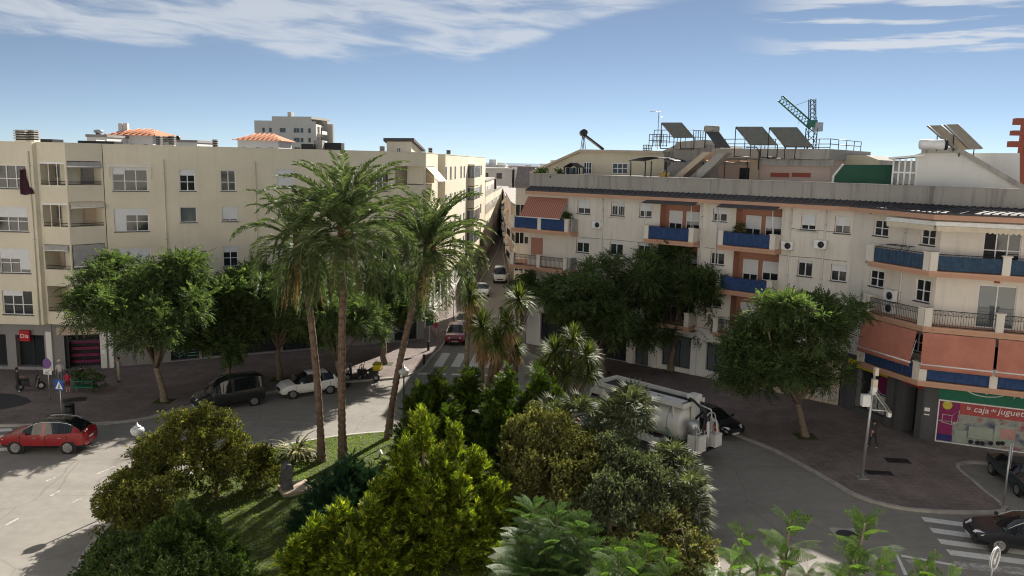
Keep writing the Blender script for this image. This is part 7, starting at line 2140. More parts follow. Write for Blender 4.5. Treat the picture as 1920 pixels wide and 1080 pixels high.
# cab
m = MB(); prof = [(5.6, .55), (5.65, 1.35), (5.45, 2.15), (5.05, 2.95), (3.75, 3.0), (3.75, .8)]
m.face([(x, 1.2, z) for x, z in prof]); m.face([(x, -1.2, z) for x, z in prof][::-1])
for a, b in zip(prof, prof[1:] + prof[:1]): m.face([(a[0], 1.2, a[1]), (a[0], -1.2, a[1]), (b[0], -1.2, b[1]), (b[0], 1.2, b[1])])
cab = part(m, 'cab', M['truck_white'], TK)
m = MB(); m.hexa([(5.49, -1.08, 1.62), (5.68, -1.08, 1.6), (5.68, 1.08, 1.6), (5.49, 1.08, 1.62), (5.1, -1.05, 2.75), (5.22, -1.05, 2.75), (5.22, 1.05, 2.75), (5.1, 1.05, 2.75)]); part(m, 'windscreen', M['car_glass'], cab)
for sg in (-1, 1):
    m = MB(); m.hexa([(4.1, sg * 1.19, 1.7), (5.3, sg * 1.19, 1.7), (5.3, sg * 1.21, 1.7), (4.1, sg * 1.21, 1.7), (4.1, sg * 1.19, 2.6), (4.95, sg * 1.19, 2.6), (4.95, sg * 1.21, 2.6), (4.1, sg * 1.21, 2.6)]); part(m, 'side_window', M['car_glass'], cab)
    m = MB(); m.box(5.3, 5.4, sg * 1.25, sg * 1.5, 1.7, 2.3); part(m, 'mirror', M['trim'], cab)
    m = MB(); m.box(5.6, 5.68, sg * .7, sg * 1.1, .85, 1.05); part(m, 'headlight', M['lamp_clear'], cab)
# tank with domed ends
m = MB(); m.lathe((-3.6, 0, 2.0), [(.4, -.30), (.85, -.18), (1.02, 0), (1.05, .1), (1.05, 6.6), (1.0, 6.75), (.8, 6.9), (.3, 7.0)], 24, 0, (1, 0, 0)); tank = part(m, 'tank', M['truck_white'], TK)
for x in (-2.6, -.6, 1.4, 2.9):
    m = MB(); m.lathe((x, 0, 2.0), [(1.065, 0), (1.065, .08)], 24, 0, (1, 0, 0)); part(m, 'tank_band', M['steel'], tank)
for sg in (-1, 1):
    m = MB(); m.hexa([(-.35, sg * 1.03, 1.55), (.3, sg * 1.03, 1.55), (.3, sg * 1.075, 1.55), (-.35, sg * 1.075, 1.55), (-.35, sg * .95, 2.5), (.3, sg * .95, 2.5), (.3, sg * 1.02, 2.5), (-.35, sg * 1.02, 2.5)]); part(m, 'green_mark', M['truck_green'], tank)
    m = MB(); m.hexa([(-3.2, sg * 1.05, 1.35), (-2.9, sg * 1.05, 1.35), (-2.9, sg * 1.08, 1.35), (-3.2, sg * 1.08, 1.35), (-1.5, sg * .82, 2.68), (-1.2, sg * .82, 2.68), (-1.2, sg * .88, 2.68), (-1.5, sg * .88, 2.68)]); part(m, 'stripe', M['truck_stripe'], tank)
    m = MB(); m.hexa([(-1.5, sg * .80, 2.64), (1.0, sg * .80, 2.64), (1.0, sg * .87, 2.64), (-1.5, sg * .87, 2.64), (-1.5, sg * .72, 2.80), (1.0, sg * .72, 2.80), (1.0, sg * .78, 2.80), (-1.5, sg * .78, 2.80)]); part(m, 'stripe', M['truck_stripe'], tank)
    m = MB(); m.box(-3.2, 3.0, sg * .95, sg * 1.2, .7, 1.05); part(m, 'side_guard', M['truck_white'], TK)
for k, (x, y, z, r_, h_) in enumerate(((-4.9, -.8, 1.6, .16, .8), (-5.2, -.25, .9, .14, 1.3), (-5.0, .15, .9, .18, 1.0), (-4.8, .7, 1.75, .2, .6), (-5.35, .0, 1.5, .1, .9))):
    m = MB(); m.lathe((x, y, z), [(r_, 0), (r_ * 1.1, .05), (r_ * 1.1, h_ - .1), (r_ * .6, h_)], 10); part(m, 'valve_pot', M['steel' if k % 2 else 'truck_white'], TK)
for k, pts in enumerate((((-4.5, -.9, 2.2), (-5.3, -.9, 2.2), (-5.5, -.9, 1.2)), ((-4.4, .9, 2.4), (-5.2, .9, 2.4), (-5.4, .6, 1.6)), ((-4.3, 0, 3.2), (-5.1, -.5, 2.9), (-5.5, -.5, 1.4)))):
    m = MB(); m.tube(pts, .06, 6); part(m, 'pipe', M['steel' if k else 'truck_white'], TK)
# open hose tray on top
z0, z1 = 3.05, 3.30
m = MB()
for sg in (-1, 1): m.box(-4.0, 4.9, sg * 1.0 - .05, sg * 1.0 + .05, z0, z1)
m.box(4.8, 4.9, -.95, .95, z0, z1); m.box(-4.0, -3.9, -.95, .95, z0, z1)
tray = part(m, 'hose_tray', M['truck_white'], TK)
m = MB(); m.box(-3.9, 4.8, -.95, .95, z0 - .03, z0 + .01); part(m, 'tray_floor', M['trim'], tray)
m = MB(); m.box(-3.4, 2.4, -.05, .85, z0 + .05, z0 + .16); part(m, 'tray_plate', M['truck_white'], tray)
for x in (-3.0, -.8, 1.6, 3.6):
    m = MB(); m.box(x - .05, x + .05, -.98, -.88, 2.3, z0); m.box(x - .05, x + .05, .88, .98, 2.3, z0); part(m, 'tray_post', M['truck_white'], tray)
m = MB(); m.tube([(-3.3, -.3, z0 + .12), (1, -.35, z0 + .12), (4.2, -.3, z0 + .12)], .09, 6); part(m, 'hose', M['hose'], tray)
for k in range(4):
    m = MB(); m.tube([(-1.5 + k, .35, z0 + .18), (-.9 + k, .35, z0 + .18)], .05, 5); part(m, 'pipe', M['steel'], tray)
# rear equipment
m = MB(); m.box(-4.35, -3.95, -.22, .22, .9, 3.6); m.box(-4.4, -3.6, -.3, .3, 3.46, 3.7); part(m, 'boom_mast', M['truck_white'], TK)
m = MB(); m.box(-5.7, -4.6, -1.1, -.45, .85, 1.55); part(m, 'rear_cabinet', M['truck_white'], TK)
m = MB(); m.box(-5.6, -4.6, .35, 1.1, .85, 1.75); part(m, 'rear_cabinet', M['truck_white'], TK)
m = MB(); m.lathe((-4.75, .8, 2.3), [(.28, -.4), (.36, -.36), (.36, .1), (.25, .18)], 14); part(m, 'pump', M['steel'], TK)
m = MB(); m.lathe((-4.55, -1.12, 1.35), [(.52, 0), (.55, .03), (.55, .07), (.30, .07), (.30, .2), (.52, .2), (.52, .26)], 18, 0, (0, -1, 0)); part(m, 'hose_reel', M['reel_red'], TK)
for k, pts in enumerate((((-3.7, .2, 3.5), (-4.5, .5, 3.45), (-5.2, .2, 2.9), (-5.35, -.1, 2.1), (-5.3, .2, 1.5)), ((-3.9, -.3, 3.3), (-4.5, -.5, 3.1), (-5.0, -.5, 2.5), (-5.1, -.4, 1.9)), ((-4.4, .2, 2.4), (-4.9, 0, 2.9), (-5.3, .3, 2.5), (-5.35, .5, 1.7), (-5.1, .6, 1.1)))):
    m = MB(); m.tube(pts, .075, 6); part(m, 'hose', M['hose'], TK)
m = MB()
for y in (-1.1, .0, 1.1): m.tube([(-5.3, y, .7), (-5.35, y, 1.9), (-5.15, y * .9, 2.3)], .03, 5)
m.tube([(-5.35, -1.1, 1.9), (-5.35, 1.1, 1.9)], .03, 5); part(m, 'rear_rail', M['steel'], TK)
m = MB(); m.tube([(-5.3 + .3 * math.cos(k * PI / 5) * .3, -.3 + .32 * math.cos(k * PI / 5), 2.5 + .32 * math.sin(k * PI / 5)) for k in range(11)], .04, 5); part(m, 'hose_hook', M['steel'], TK)
for x in (-3.3, -2.0, 4.4):
    for sg in (-1, 1):
        m = MB(); m.lathe((x, sg * .85, .52), [(.3, 0), (.5, .02), (.52, .08), (.52, .28), (.48, .33), (.3, .33)], 18, 0, (0, sg, 0)); w = part(m, 'wheel', M['rubber'], TK)
        m = MB(); m.lathe((x, sg * 1.15, .52), [(.3, 0), (.28, .045), (.10, .06)], 14, 0, (0, sg, 0)); part(m, 'rim', M['truck_white'], w)
        m = MB(); m.tube([(x + .66 * math.cos(a), sg * 1.02, .52 + .66 * math.sin(a)) for a in [PI * k / 8 for k in range(9)]], .06, 5); part(m, 'mudguard', M['trim'], TK)
KX = .70
for o in [TK, *KIDS(TK)]:
    for ch in KIDS(o):
        if ch.data is None: continue
        co = [v.co.copy() for v in ch.data.vertices]; xc = (min(c.x for c in co) + max(c.x for c in co)) / 2
        rigid = ch.name.split('.')[0] in ('wheel', 'rim', 'mudguard', 'hose_reel', 'hose_hook', 'pump')
        for v in ch.data.vertices: v.co.x = v.co.x + xc * (KX - 1) if rigid else v.co.x * KX
# ---- scooters
def scooter(label, loc, rz, body, box=None):
    t_ = thing('scooter', label, 'scooter', loc, 'scooters', rz)
    for x in (-.62, .62):
        m = MB(); m.lathe((x, -.05, .27), [(.16, 0), (.27, .01), (.27, .09), (.16, .10)], 16, 0, (0, 1, 0)); w = part(m, 'wheel', M['rubber'], t_)
        m = MB(); m.lathe((x, -.055, .27), [(.15, 0), (.15, .11)], 10, 0, (0, 1, 0)); part(m, 'rim', M['alloy'], w)
    m = MB(); m.hexa([(-.75, -.14, .42), (-.05, -.14, .25), (-.05, .14, .25), (-.75, .14, .42), (-.8, -.12, .72), (-.1, -.13, .68), (-.1, .13, .68), (-.8, .12, .72)]); m.box(-.05, .35, -.13, .13, .22, .29); m.hexa([(.3, -.2, .25), (.42, -.2, .25), (.42, .2, .25), (.3, .2, .25), (.36, -.18, .95), (.48, -.12, .9), (.48, .12, .9), (.36, .18, .95)]); part(m, 'body', body, t_)
    m = MB(); m.box(-.72, -.08, -.13, .13, .72, .80); part(m, 'seat', M['black'], t_)
    m = MB(); m.tube([(.40, -.33, 1.02), (.46, 0, .98), (.40, .33, 1.02)], .02, 5); m.tube([(.46, 0, .98), (.62, 0, .3)], .035, 5); part(m, 'handlebar', M['iron'], t_)
    m = MB(); m.box(.5, .72, -.07, .07, .52, .58); part(m, 'mudguard', body, t_)
    for sg in (-1, 1):
        m = MB(); m.tube([(.42, sg * .28, 1.0), (.36, sg * .34, 1.22)], .01, 4); m.lathe((.36, sg * .36, 1.24), [(.06, 0), (.06, .015)], 8, 0, (1, 0, 0)); part(m, 'mirror', M['black'], t_)
    m = MB(); m.lathe((.47, 0, .84), [(.08, 0), (.07, .05)], 10, 0, (1, 0, .1)); part(m, 'headlight', M['lamp_clear'], t_)
    if box:
        m = MB(); m.box(-1.02, -.45, -.27, .27, .86, 1.38); b = part(m, 'delivery_box', box, t_)
        m = MB(); m.box(-1.03, -.44, -.28, .28, 1.28, 1.34); m.box(-1.03, -.44, -.28, .28, .9, .94); part(m, 'box_strap', M['black'], b)
    return t_
M['scooter_dark'] = paint('dark_scooter_paint', (0.02, 0.02, 0.024)); M['box_yellow'] = plain('yellow_delivery_box', (0.46, 0.38, 0.02), .6)
p = gr(690, 714); scooter('dark delivery scooter with a yellow box parked beyond the white hatchback', (p.x, p.y, .01), PI * .95, M['scooter_dark'], M['box_yellow'])
p = gr(668, 713); scooter('dark scooter parked between the hatchback and the yellow box scooter', (p.x, p.y, .01), PI * 1.12, M['scooter_dark'])
p = gr(58, 731, .13); scooter('dark scooter standing on the pavement in front of the supermarket', (p.x, p.y, .13), PI * .12, M['scooter_dark'])
# ------------------------------------------------------------------ people
def cloth(name, c): 
    if name not in M: M[name] = plain(name, c, .9, var=.15, scale=6)
    return M[name]
def person(label, loc, face, h, shirt, legs, hair='hair', pose='stand', shorts=False, hat=None, shoes='black', group=None, seed=0):
    """one skinned body over a jointed skeleton; +x is where it faces"""
    root = thing('person', label, 'person', loc, None, face)
    s = h / 1.75; V = []; E = []; R = []; K = []
    def J(p, r, parent=None, kind='skin', ry=None):
        V.append(Vector(p) * s); R.append((r * s, (ry or r) * s)); i = len(V) - 1
        if parent is not None: E.append((parent, i)); K.append(kind)
        return i
    st = .17 if pose == 'walk' else .02
    pel = J((0, 0, .95), .125, None, None, .15); wa = J((0, 0, 1.10), .115, pel, 'shirt', .145); ch = J((.01, 0, 1.32), .12, wa, 'shirt', .165); nb = J((0, 0, 1.46), .065, ch, 'shirt'); ne = J((.02, 0, 1.53), .052, nb); hd = J((.035, 0, 1.62), .088, ne, 'skin', .08); J((.03, 0, 1.715), .07, hd, 'hair')
    J((.115, 0, 1.595), .018, hd)
    for sg in (-1, 1):
        hp = J((0, sg * .095, .90), .095, pel, 'legs')
        fx_ = st * sg
        kn = J((.03 + fx_ * .7, sg * .10, .50), .062, hp, 'legs'); an = J((-.02 + fx_ * (1.2 if sg > 0 else 1.5), sg * .10, .085 + (.05 if pose == 'walk' and sg < 0 else 0)), .042, kn, 'skin' if shorts else 'legs'); J((.13 + fx_ * 1.2, sg * .115, .035), .038, an, 'shoe')
        sh = J((0, sg * .18, 1.42), .062, ch, 'shirt')
        if pose == 'folded' : el, wr_ = (.08, sg * .25, 1.16), (.24, sg * .02, 1.20)
        elif pose == 'push': el, wr_ = (.08, sg * .25, 1.18), (.34, sg * .20, 1.05)
        elif pose == 'head': el, wr_ = (.16, sg * .30, 1.42), (.12, sg * .12, 1.60)
        else: el, wr_ = (-.03 - fx_ * .4, sg * .235, 1.15), (.06 - fx_ * .9, sg * .25, .91)
        e = J(el, .044, sh, 'shirt'); w = J(wr_, .028, e, 'skin')
        d = (Vector(wr_) - Vector(el)).normalized(); pm_ = J(Vector(wr_) + d * .07, .030, w, 'skin', .018)
        side = d.cross(Vector((0, sg, .2))).normalized()
        for k in range(4): J(Vector(wr_) + d * (.155 + (.012, .022, .016, -.004)[k]) + side * (.030 - .020 * k) + Vector((0, -sg * .012, 0)), .0085, pm_, 'skin')
        J(Vector(wr_) + d * .085 + side * .062, .0095, w, 'skin')
    me = bpy.data.meshes.new('body'); me.from_pydata([tuple(v) for v in V], E, [])
    o = bpy.data.objects.new('body', me); COL.objects.link(o)
    md = o.modifiers.new('skin', 'SKIN'); md.use_smooth_shade = True
    for i, r in enumerate(R): me.skin_vertices[0].data[i].radius = r
    me.skin_vertices[0].data[0].use_root = True
    sb = o.modifiers.new('sub', 'SUBSURF'); sb.levels = 1; sb.render_levels = 1
    dg = bpy.context.evaluated_depsgraph_get(); nm = bpy.data.meshes.new_from_object(o.evaluated_get(dg)); bpy.data.objects.remove(o); nm.name = 'body'
    mats = [M['skin'], shirt, legs, M[shoes] if isinstance(shoes, str) else shoes, M[hair]]; nm.materials.clear()
    for t in mats: nm.materials.append(t)
    ix = {'skin': 0, 'shirt': 1, 'legs': 2, 'shoe': 3, 'hair': 4}
    for p in nm.polygons:
        best = 9; kk = 0
        for (a, b), k in zip(E, K):
            A, B = V[a], V[b]; t = max(0, min(1, (p.center - A).dot(B - A) / max(1e-9, (B - A).length_squared))); dd = (p.center - A.lerp(B, t)).length
            if dd < best: best = dd; kk = ix[k]
        if kk == 4 and p.center.x > .09 * s and p.center.z < 1.69 * s: kk = 0
        p.material_index = kk; p.use_smooth = True
    mesh_obj('body', nm, root)
    if hat:
        m = MB(); m.lathe((.03 * s, 0, 1.70 * s), [(.16 * s, 0), (.16 * s, .012), (.10 * s, .02), (.095 * s, .09), (.05 * s, .12)], 12); part(m, 'hat', hat, root)
    else:
        m = MB(); m.lathe((.012 * s, 0, 1.65 * s), [(.092 * s, -.05), (.102 * s, .02), (.095 * s, .07), (.05 * s, .115)], 10); part(m, 'hair', M[hair], root)
    return root
white_shirt = cloth('pale_shirt_cloth', (.52, .52, .50)); jeans = cloth('blue_jeans_cloth', (.16, .18, .22)); red_shirt = cloth('red_shirt_cloth', (.42, .03, .06)); khaki = cloth('khaki_trouser_cloth', (.33, .27, .17)); grey_shirt = cloth('patterned_grey_shirt', (.28, .26, .24)); dark = cloth('dark_clothes', (.035, .035, .04)); pink = cloth('pale_pink_shorts', (.42, .34, .33)); plum = cloth('dark_red_shorts', (.10, .02, .03)); white_shoe = cloth('white_shoes', (.6, .6, .6)); straw = cloth('pale_hat', (.5, .48, .42))
def gp(x, y): p = gr(x, y, .13); return (p.x, p.y, .13)
person('man in a pale shirt, jeans and hat standing at the supermarket door', gp(114, 722), 2.2, 1.74, white_shirt, jeans, hat=straw)
person('child in a red top and shorts beside the man at the supermarket', gp(128, 736), 2.0, 1.45, red_shirt, plum, shorts=True, shoes=white_shoe)
person('man in khaki trousers standing alone against the grey wall', gp(224, 716), -2.2, 1.78, grey_shirt, khaki, pose='head', hat=None)
person('person in dark clothes leaning over the green plants', gp(154, 729), 2.6, 1.62, dark, dark, pose='push')
person('person in dark clothes and white shoes beside the pavement scooter', gp(34, 735), .8, 1.68, dark, dark, pose='push', shoes=white_shoe)
person('pedestrian in a red shirt walking on the sunlit side street pavement', gp(816, 634), -1.5, 1.74, red_shirt, pink, pose='walk', shorts=True)
person('person in dark clothes walking past the foot of the camera pole', gp(1636, 840), 1.9, 1.70, dark, dark, pose='walk', shoes=white_shoe)
# green plant stand by the supermarket
p = gp(160, 734); ps = thing('plant_stand', 'green wheeled stand of plants beside the supermarket pillar', 'plant stand', p)
m = MB(); m.box(-.7, .7, -.35, .35, .35, .42); m.box(-.7, .7, -.35, .35, .75, .80); part(m, 'shelf', M['green_sign'], ps)
for x in (-.65, .65):
    for y in (-.3, .3): m = MB(); m.tube([(x, y, 0), (x, y, 1.0)], .025, 5); part(m, 'leg', M['green_sign'], ps)
r = np.random.default_rng(90); c, o = blob_clumps(r, [(-.4, 0, 1.05, .35, .3, .3), (.35, 0, 1.1, .4, .3, .35), (.1, 0, .6, .5, .3, .2), (.9, .2, .5, .4, .4, .5)], 40); clumped(t_cluster(7, .5, .25, 1, r), c, o, 10, .18, (.16, .26), M['tree_leaf'], 'foliage', ps, r)
# ------------------------------------------------------------------ street furniture
def pole(m, h, r=.035): m.tube([(0, 0, -.05), (0, 0, h)], r, 8)
def toward(n): return math.atan2(n[1], n[0])
def set_sign(name, label, cat, loc, h, rz, build, r=.035, tilt=0):
    t_ = thing(name, label, cat, loc, None, rz); m = MB(); pole(m, h, r); part(m, 'pole', M['steel'], t_); build(t_); t_.rotation_euler = (tilt, 0, rz); return t_
M['sign_purple'] = plain('faded_blue_sign_face', (0.16, 0.08, 0.24), .5, var=.1)
def b1_(t_):
    m = MB(); m.lathe((.05, 0, 2.45), [(.32, 0), (.32, .02)], 24, 0, (1, 0, 0)); part(m, 'sign_disc', M['sign_purple'], t_)
    m = MB(); m.box(.05, .075, -.30, .30, 1.72, 2.08); pl = part(m, 'sign_plate', M['white_print'], t_)
    for k in range(4):
        m = MB(); m.box(.0755, .078, -.24 + .05 * (k % 2), .24 - .07 * (k % 3), 2.0 - .08 * k, 2.03 - .08 * k); part(m, 'plate_lettering', M['black'], pl)
set_sign('road_sign', 'round purple blue sign over a white plate on a pole, supermarket corner', 'road sign', gp(94, 750), 2.8, -PI / 2 - .2, b1_)
def b2_(t_):
    m = MB(); m.box(.05, .075, -.32, .32, 2.0, 2.64); sg = part(m, 'sign_panel', M['blue_sign'], t_)
    m = MB(); m.face([(.078, -.26, 2.07), (.078, .26, 2.07), (.078, 0, 2.56)]); part(m, 'white_triangle', M['white_print'], sg)
    m = MB(); m.tube([(.082, .02, 2.38), (.082, 0, 2.24), (.082, .08, 2.10)], .022, 4); m.tube([(.082, 0, 2.24), (.082, -.07, 2.10)], .022, 4); m.tube([(.082, .02, 2.34), (.082, .09, 2.26)], .014, 4); m.lathe((.080, .02, 2.43), [(.03, 0), (.03, .006)], 8, 0, (1, 0, 0)); part(m, 'walking_figure', M['black'], sg)
set_sign('road_sign', 'square blue pedestrian crossing sign on a grey pole at left', 'road sign', gp(117, 792), 2.66, -PI / 2 - .25, b2_, tilt=.0)
p = gp(124, 790); bn = thing('litter_bin', 'small black litter bin beside the crossing sign pole', 'litter bin', (p[0] + .12, p[1] + .25, .13))
m = MB(); m.lathe((0, 0, .1), [(.20, 0), (.26, .05), (.28, .75), (.24, .78), (.24, .70)], 14); part(m, 'bin_body', M['black'], bn)
m = MB(); m.lathe((0, 0, .95), [(.29, 0), (.29, .05), (.1, .1)], 14); part(m, 'bin_lid', M['iron'], bn)
m = MB(); m.tube([(.27, 0, 0), (.27, 0, 1.0)], .03, 5); m.tube([(-.27, 0, 0), (-.27, 0, 1.0)], .03, 5); part(m, 'bin_frame', M['iron'], bn)
M['globe'] = plain('white_lamp_globe', (0.40, 0.41, 0.42), .4, var=.03, spec=.5)
def globe_lamp(label, loc, h):
    t_ = thing('street_lamp', label, 'street lamp', loc, 'globe lamps round the island')
    m = MB(); m.lathe((0, 0, 0), [(.13, -.1), (.12, .25), (.07, .35), (.05, .5), (.04, h - .45), (.07, h - .42), (.05, h - .35)], 10); part(m, 'post', M['iron'], t_)
    m = MB(); m.lathe((0, 0, h - .36), [(.10, 0), (.24, .08), (.31, .22), (.29, .34), (.16, .42)], 16); part(m, 'globe', M['globe'], t_)
    m = MB(); m.lathe((0, 0, h + .06), [(.18, 0), (.14, .05), (.05, .09), (.03, .2)], 12); part(m, 'lamp_cap', M['steel'], t_)
p = gl(264, 935); h0 = at(266, 803, p.y).z - p.z; globe_lamp('globe lamp post rising out of the golden shrub at left', tuple(p), h0)
p = gl(757, 822); globe_lamp('globe lamp post beside the right leaning palm trunk', tuple(p), at(756, 693, p.y).z - p.z)
p = gl(700, 835)
# lantern in the street mouth
p = at(940, 575, 66); ln = thing('street_lantern', 'black classical street lantern on a post at the street mouth', 'street lamp', (p.x, 66, 0))
m = MB(); m.lathe((0, 0, 0), [(.16, 0), (.14, .4), (.06, .5), (.045, p.z - .6), (.09, p.z - .55)], 8); part(m, 'post', M['iron'], ln)
m = MB(); m.lathe((0, 0, p.z - .55), [(.12, 0), (.22, .38)], 6); part(m, 'lantern', M['glass_pale'], ln)
m = MB(); m.lathe((0, 0, p.z - .17), [(.26, 0), (.10, .14), (.03, .24)], 6); part(m, 'lantern_roof', M['iron'], ln)
# bollards and the sign at the street corner
for (x, y), lab in (((795, 683), 'dark bollard nearest the give way line at the street corner'), ((803, 657), 'dark bollard beside the street sign pole')):
    p = gp(x, y); t_ = thing('bollard', lab, 'bollard', p, 'bollards at the street corner'); m = MB(); m.lathe((0, 0, 0), [(.10, 0), (.10, .62), (.08, .66)], 10); part(m, 'post', M['black'], t_)
    m = MB(); m.lathe((0, 0, .66), [(.115, 0), (.115, .08), (.05, .14)], 10); part(m, 'bollard_cap', M['iron'], t_)
def b3_(t_):
    m = MB(); m.box(.04, .06, -.36, .36, 2.1, 2.75); part(m, 'sign_panel', M['green_wall'], t_)
set_sign('street_sign', 'pole with a dark square sign at the side street corner', 'sign', gp(805, 656), 2.8, -PI / 2 + .5, b3_)
def b4_(t_):
    m = MB(); m.box(.04, .06, -.2, .2, 2.3, 2.7); part(m, 'sign_panel', M['steel'], t_)
set_sign('street_sign', 'thin sign pole further up the side street pavement', 'sign', gp(850, 606), 2.7, PI / 2, b4_)
# steel cycle hoops
for k, (x, y) in enumerate(((678, 706), (706, 700), (655, 704))):
    p = gp(x, y); m = MB(); m.tube([(-.3, 0, -.02), (-.3, 0, .72), (-.2, 0, .88), (0, 0, .94), (.2, 0, .88), (.3, 0, .72), (.3, 0, -.02)], .03, 6)
    o = part(m, 'cycle_hoop', M['steel'], None); o.location = p; o.rotation_euler = (0, 0, 1.2)
    tag(o, ('steel cycle hoop behind the yellow delivery box', 'steel cycle hoop rightmost, nearest the sunlit paving', 'steel cycle hoop leftmost, right behind the middle palm trunk')[k], 'cycle hoop', 'steel cycle hoops')
# camera pole with solar panel, right pavement
p = gp(1616, 896); hp = at(1633, 692, p[1]).z - .13
cp = thing('camera_pole', 'tall grey pole with cameras and a triangular solar panel on the right pavement', 'camera pole', p)
m = MB(); m.tube([(0, 0, 0), (.18, 0, hp)], [.085, .06], 8); m.box(-.28, .28, -.28, .28, 0, .05); part(m, 'pole', M['steel'], cp)
for k, z in enumerate((hp - .15, hp - .75, hp - 1.15)):
    m = MB(); m.box(.08 + (.06 if k == 0 else 0), .32, -.12, .12, z - .18, z + .22); part(m, 'camera', M['awning_cream'] if k < 2 else M['white_paint'], cp)
m = MB(); m.box(-.38, .02, -.16, .16, hp - 1.95, hp - 1.35); part(m, 'control_box', M['white_paint'], cp)
zt = hp - 1.2
m = MB(); q = [Vector((.25, -.35, zt)), Vector((.25, .35, zt)), Vector((1.05, .35, zt - 1.05)), Vector((1.05, -.35, zt - 1.05))]; m.hexa([v for v in q] + [v + Vector((.05, 0, .04)) for v in q]); part(m, 'solar_panel', M['solar'], cp)
m = MB(); m.tube([(.17, 0, zt - .95), (1.02, 0, zt - 1.0)], .03, 5); m.tube([(.2, 0, zt), (1.03, 0, zt - 1.03)], .035, 5); part(m, 'bracket', M['white_paint'], cp)
m = MB(); m.box(1.0, 1.18, -.1, .1, zt - 1.3, zt - 1.0); part(m, 'sensor', M['white_paint'], cp)
# plain pole by the parked car, and the round sign near the bottom right
p = gp(1881, 949); t_ = thing('sign_pole', 'plain grey double pole beside the dark car parked at right', 'sign pole', p); hh = at(1893, 836, p[1]).z
m = MB(); m.tube([(0, 0, 0), (.02, 0, hh)], .045, 8); part(m, 'pole', M['steel'], t_); m = MB(); m.tube([(.14, .05, hh - 1.3), (.15, .05, hh + .05)], .03, 6); part(m, 'second_pole', M['steel'], t_)
m = MB(); m.box(-.15, .15, -.15, .15, 0, .03); part(m, 'foot_plate', M['steel'], t_)
q = at(1863, 1046, 28.2)
def b5_(t_):
    m = MB(); m.lathe((.04, 0, q.z), [(.44, 0), (.44, .025)], 26, 0, (1, 0, 0)); d_ = part(m, 'sign_disc', M['steel'], t_)
    for nx in (.068, .035):
        m = MB(); m.tube([(nx, .41 * math.cos(a), q.z + .41 * math.sin(a)) for a in [2 * PI * k / 24 for k in range(25)]], .03, 4); part(m, 'sign_rim', M['white_print'], d_)
    m = MB(); m.tube([(.072, .16, q.z + .2), (.072, -.14, q.z - .18)], .035, 4); m.tube([(.072, -.16, q.z + .06), (.072, -.14, q.z - .18), (.072, .08, q.z - .18)], .03, 4); part(m, 'white_arrow', M['white_print'], d_)
set_sign('road_sign', 'round sign with white rim and arrow seen edge on, bottom right corner', 'road sign', (q.x, q.y, .0), q.z + .35, -.86, b5_)
struct_p = MB(); struct_p.lathe((q.x, q.y, .002), [(1.3, 0), (1.3, .12), (1.2, .14)], 20); struct(struct_p.build('traffic_island', M['kerb'], None))
# monument on the lawn
p = gl(538, 925); mo = thing('monument', 'dark standing stone on a pale low plinth on the lawn', 'monument', tuple(p), None, .5)
M['dark_rock'] = plain('dark_rough_stone', (0.085, 0.085, 0.09), .85, var=.4, scale=3, bump=.6); M['plinth'] = plain('pale_brown_plinth', (0.36, 0.29, 0.22), .9, var=.15)
m = MB(); m.box(-.35, 1.25, -.75, .75, -.3, .30); part(m, 'plinth', M['plinth'], mo)
m = MB(); m.box(-.40, 1.30, -.80, .80, .301, .36); part(m, 'plinth_top', M['plinth'], mo)
m = MB(); prof = [(-.30, 0), (-.34, .7), (-.22, 1.3), (0.0, 1.52), (.22, 1.45), (.30, 1.1), (.26, .5), (.32, 0)]
f = [(x, -.35 + .05 * math.sin(z * 3), .36 + z) for x, z in prof]; b = [(x * .9, .35 + .05 * math.cos(z * 4), .36 + z * .96) for x, z in prof]; m.face(f); m.face(b[::-1])
for i in range(len(prof)): j = (i + 1) % len(prof); m.face([f[i], b[i], b[j], f[j]])
part(m, 'stone', M['dark_rock'], mo)
m = MB(); m.lathe((1.1, -.6, .36), [(.06, 0), (.06, .12), (.02, .14)], 8); part(m, 'ground_light', M['black'], mo); mo.scale = (.82, .82, .82)
p = gl(712, 858); sp = thing('ground_spotlight', 'small white spotlight on the lawn left of the golden cypress', 'spotlight', tuple(p)); m = MB(); m.lathe((0, 0, .0), [(.04, 0), (.04, .2)], 6); part(m, 'stem', M['iron'], sp)
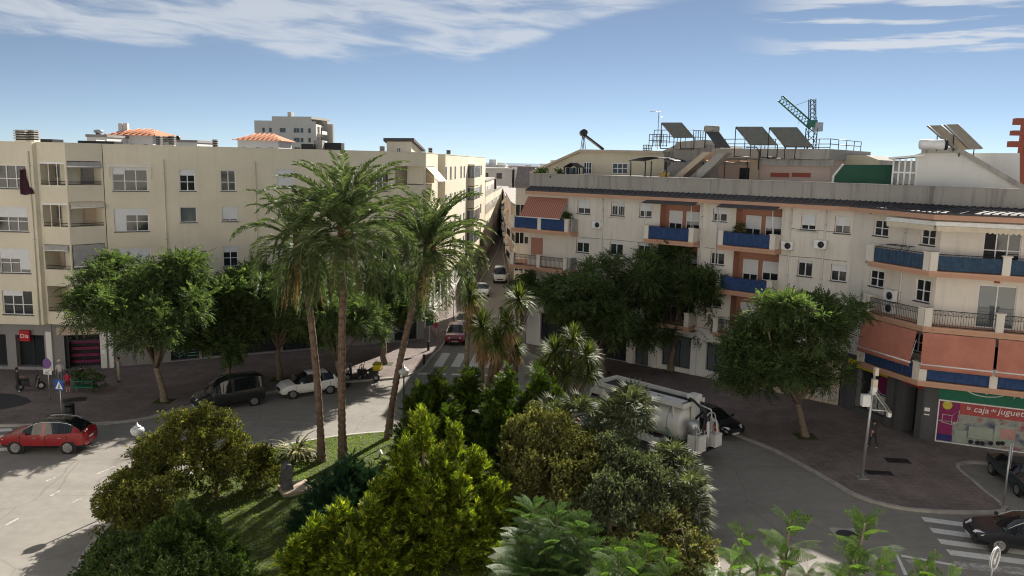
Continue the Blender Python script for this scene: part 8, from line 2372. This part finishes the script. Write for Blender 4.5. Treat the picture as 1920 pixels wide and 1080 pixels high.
m = MB(); m.lathe((-.12, 0, .25), [(.06, 0), (.13, .2), (.13, .24)], 10, 0, (.8, 0, .4)); part(m, 'lamp_head', M['white_paint'], sp)
# square tree pits: dark earth at the foot of each street tree
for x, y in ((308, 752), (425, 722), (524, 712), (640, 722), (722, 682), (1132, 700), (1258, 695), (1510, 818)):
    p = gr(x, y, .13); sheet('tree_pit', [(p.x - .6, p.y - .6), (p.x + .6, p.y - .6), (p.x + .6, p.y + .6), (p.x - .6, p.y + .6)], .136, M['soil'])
# plants and a clothes airer on the corner building's balconies
for k, (W, px, py, z, lab) in enumerate(((A1.off(-.55), 1064, 400, 10.42, 'leafy potted plant at the right end of the striped awning balcony'), (A2.off(-.6), 1388, 430, 10.42, 'potted plant behind the second blue balcony screen'), (A1.off(-.6), 1258, 470, 7.22, 'potted plant on the iron balcony behind the tall street tree'))):
    a, _ = W.px(px, py); p = W.p(a, z, 0); pt = thing('potted_plant', lab, 'potted plant', tuple(p))
    m = MB(); m.lathe((0, 0, 0), [(.14, 0), (.20, .36)], 10); part(m, 'pot', M['roof_tile'], pt)
    r = np.random.default_rng(180 + k); c, o = blob_clumps(r, [(0, 0, .95, .35, .35, .55)], 16); clumped(t_cluster(7, .5, .25, 1, r), c, o, 8, .2, (.18, .28), M['dark_leaf'], 'foliage', pt, r)
W = A3.off(-.55); a, _ = W.px(1690, 440); p = W.p(a, 10.42, 0)
ar = thing('clothes_airer', 'dark folding clothes airer on the top corner balcony beside the open window', 'clothes airer', tuple(p), None, math.atan2(A3.e.y, A3.e.x))
for sg in (-1, 1):
    m = MB(); m.tube([(-.8, sg * .3, 1.12), (.8, sg * .3, 1.12)], .02, 4)
    for x in (-.8, -.4, 0, .4, .8): m.tube([(x, -.3, 1.12), (x, .3, 1.12)], .010, 3)
    part(m, 'airer_rack', M['iron'], ar)
    m = MB(); m.tube([(-.5, sg * .28, 0), (.5, sg * .28, 1.12)], .018, 4); part(m, 'leg', M['iron'], ar)
m = MB(); m.box(-.75, -.1, -.28, .02, 1.14, 1.16); part(m, 'folded_cloth', M['teal_canvas'], ar)
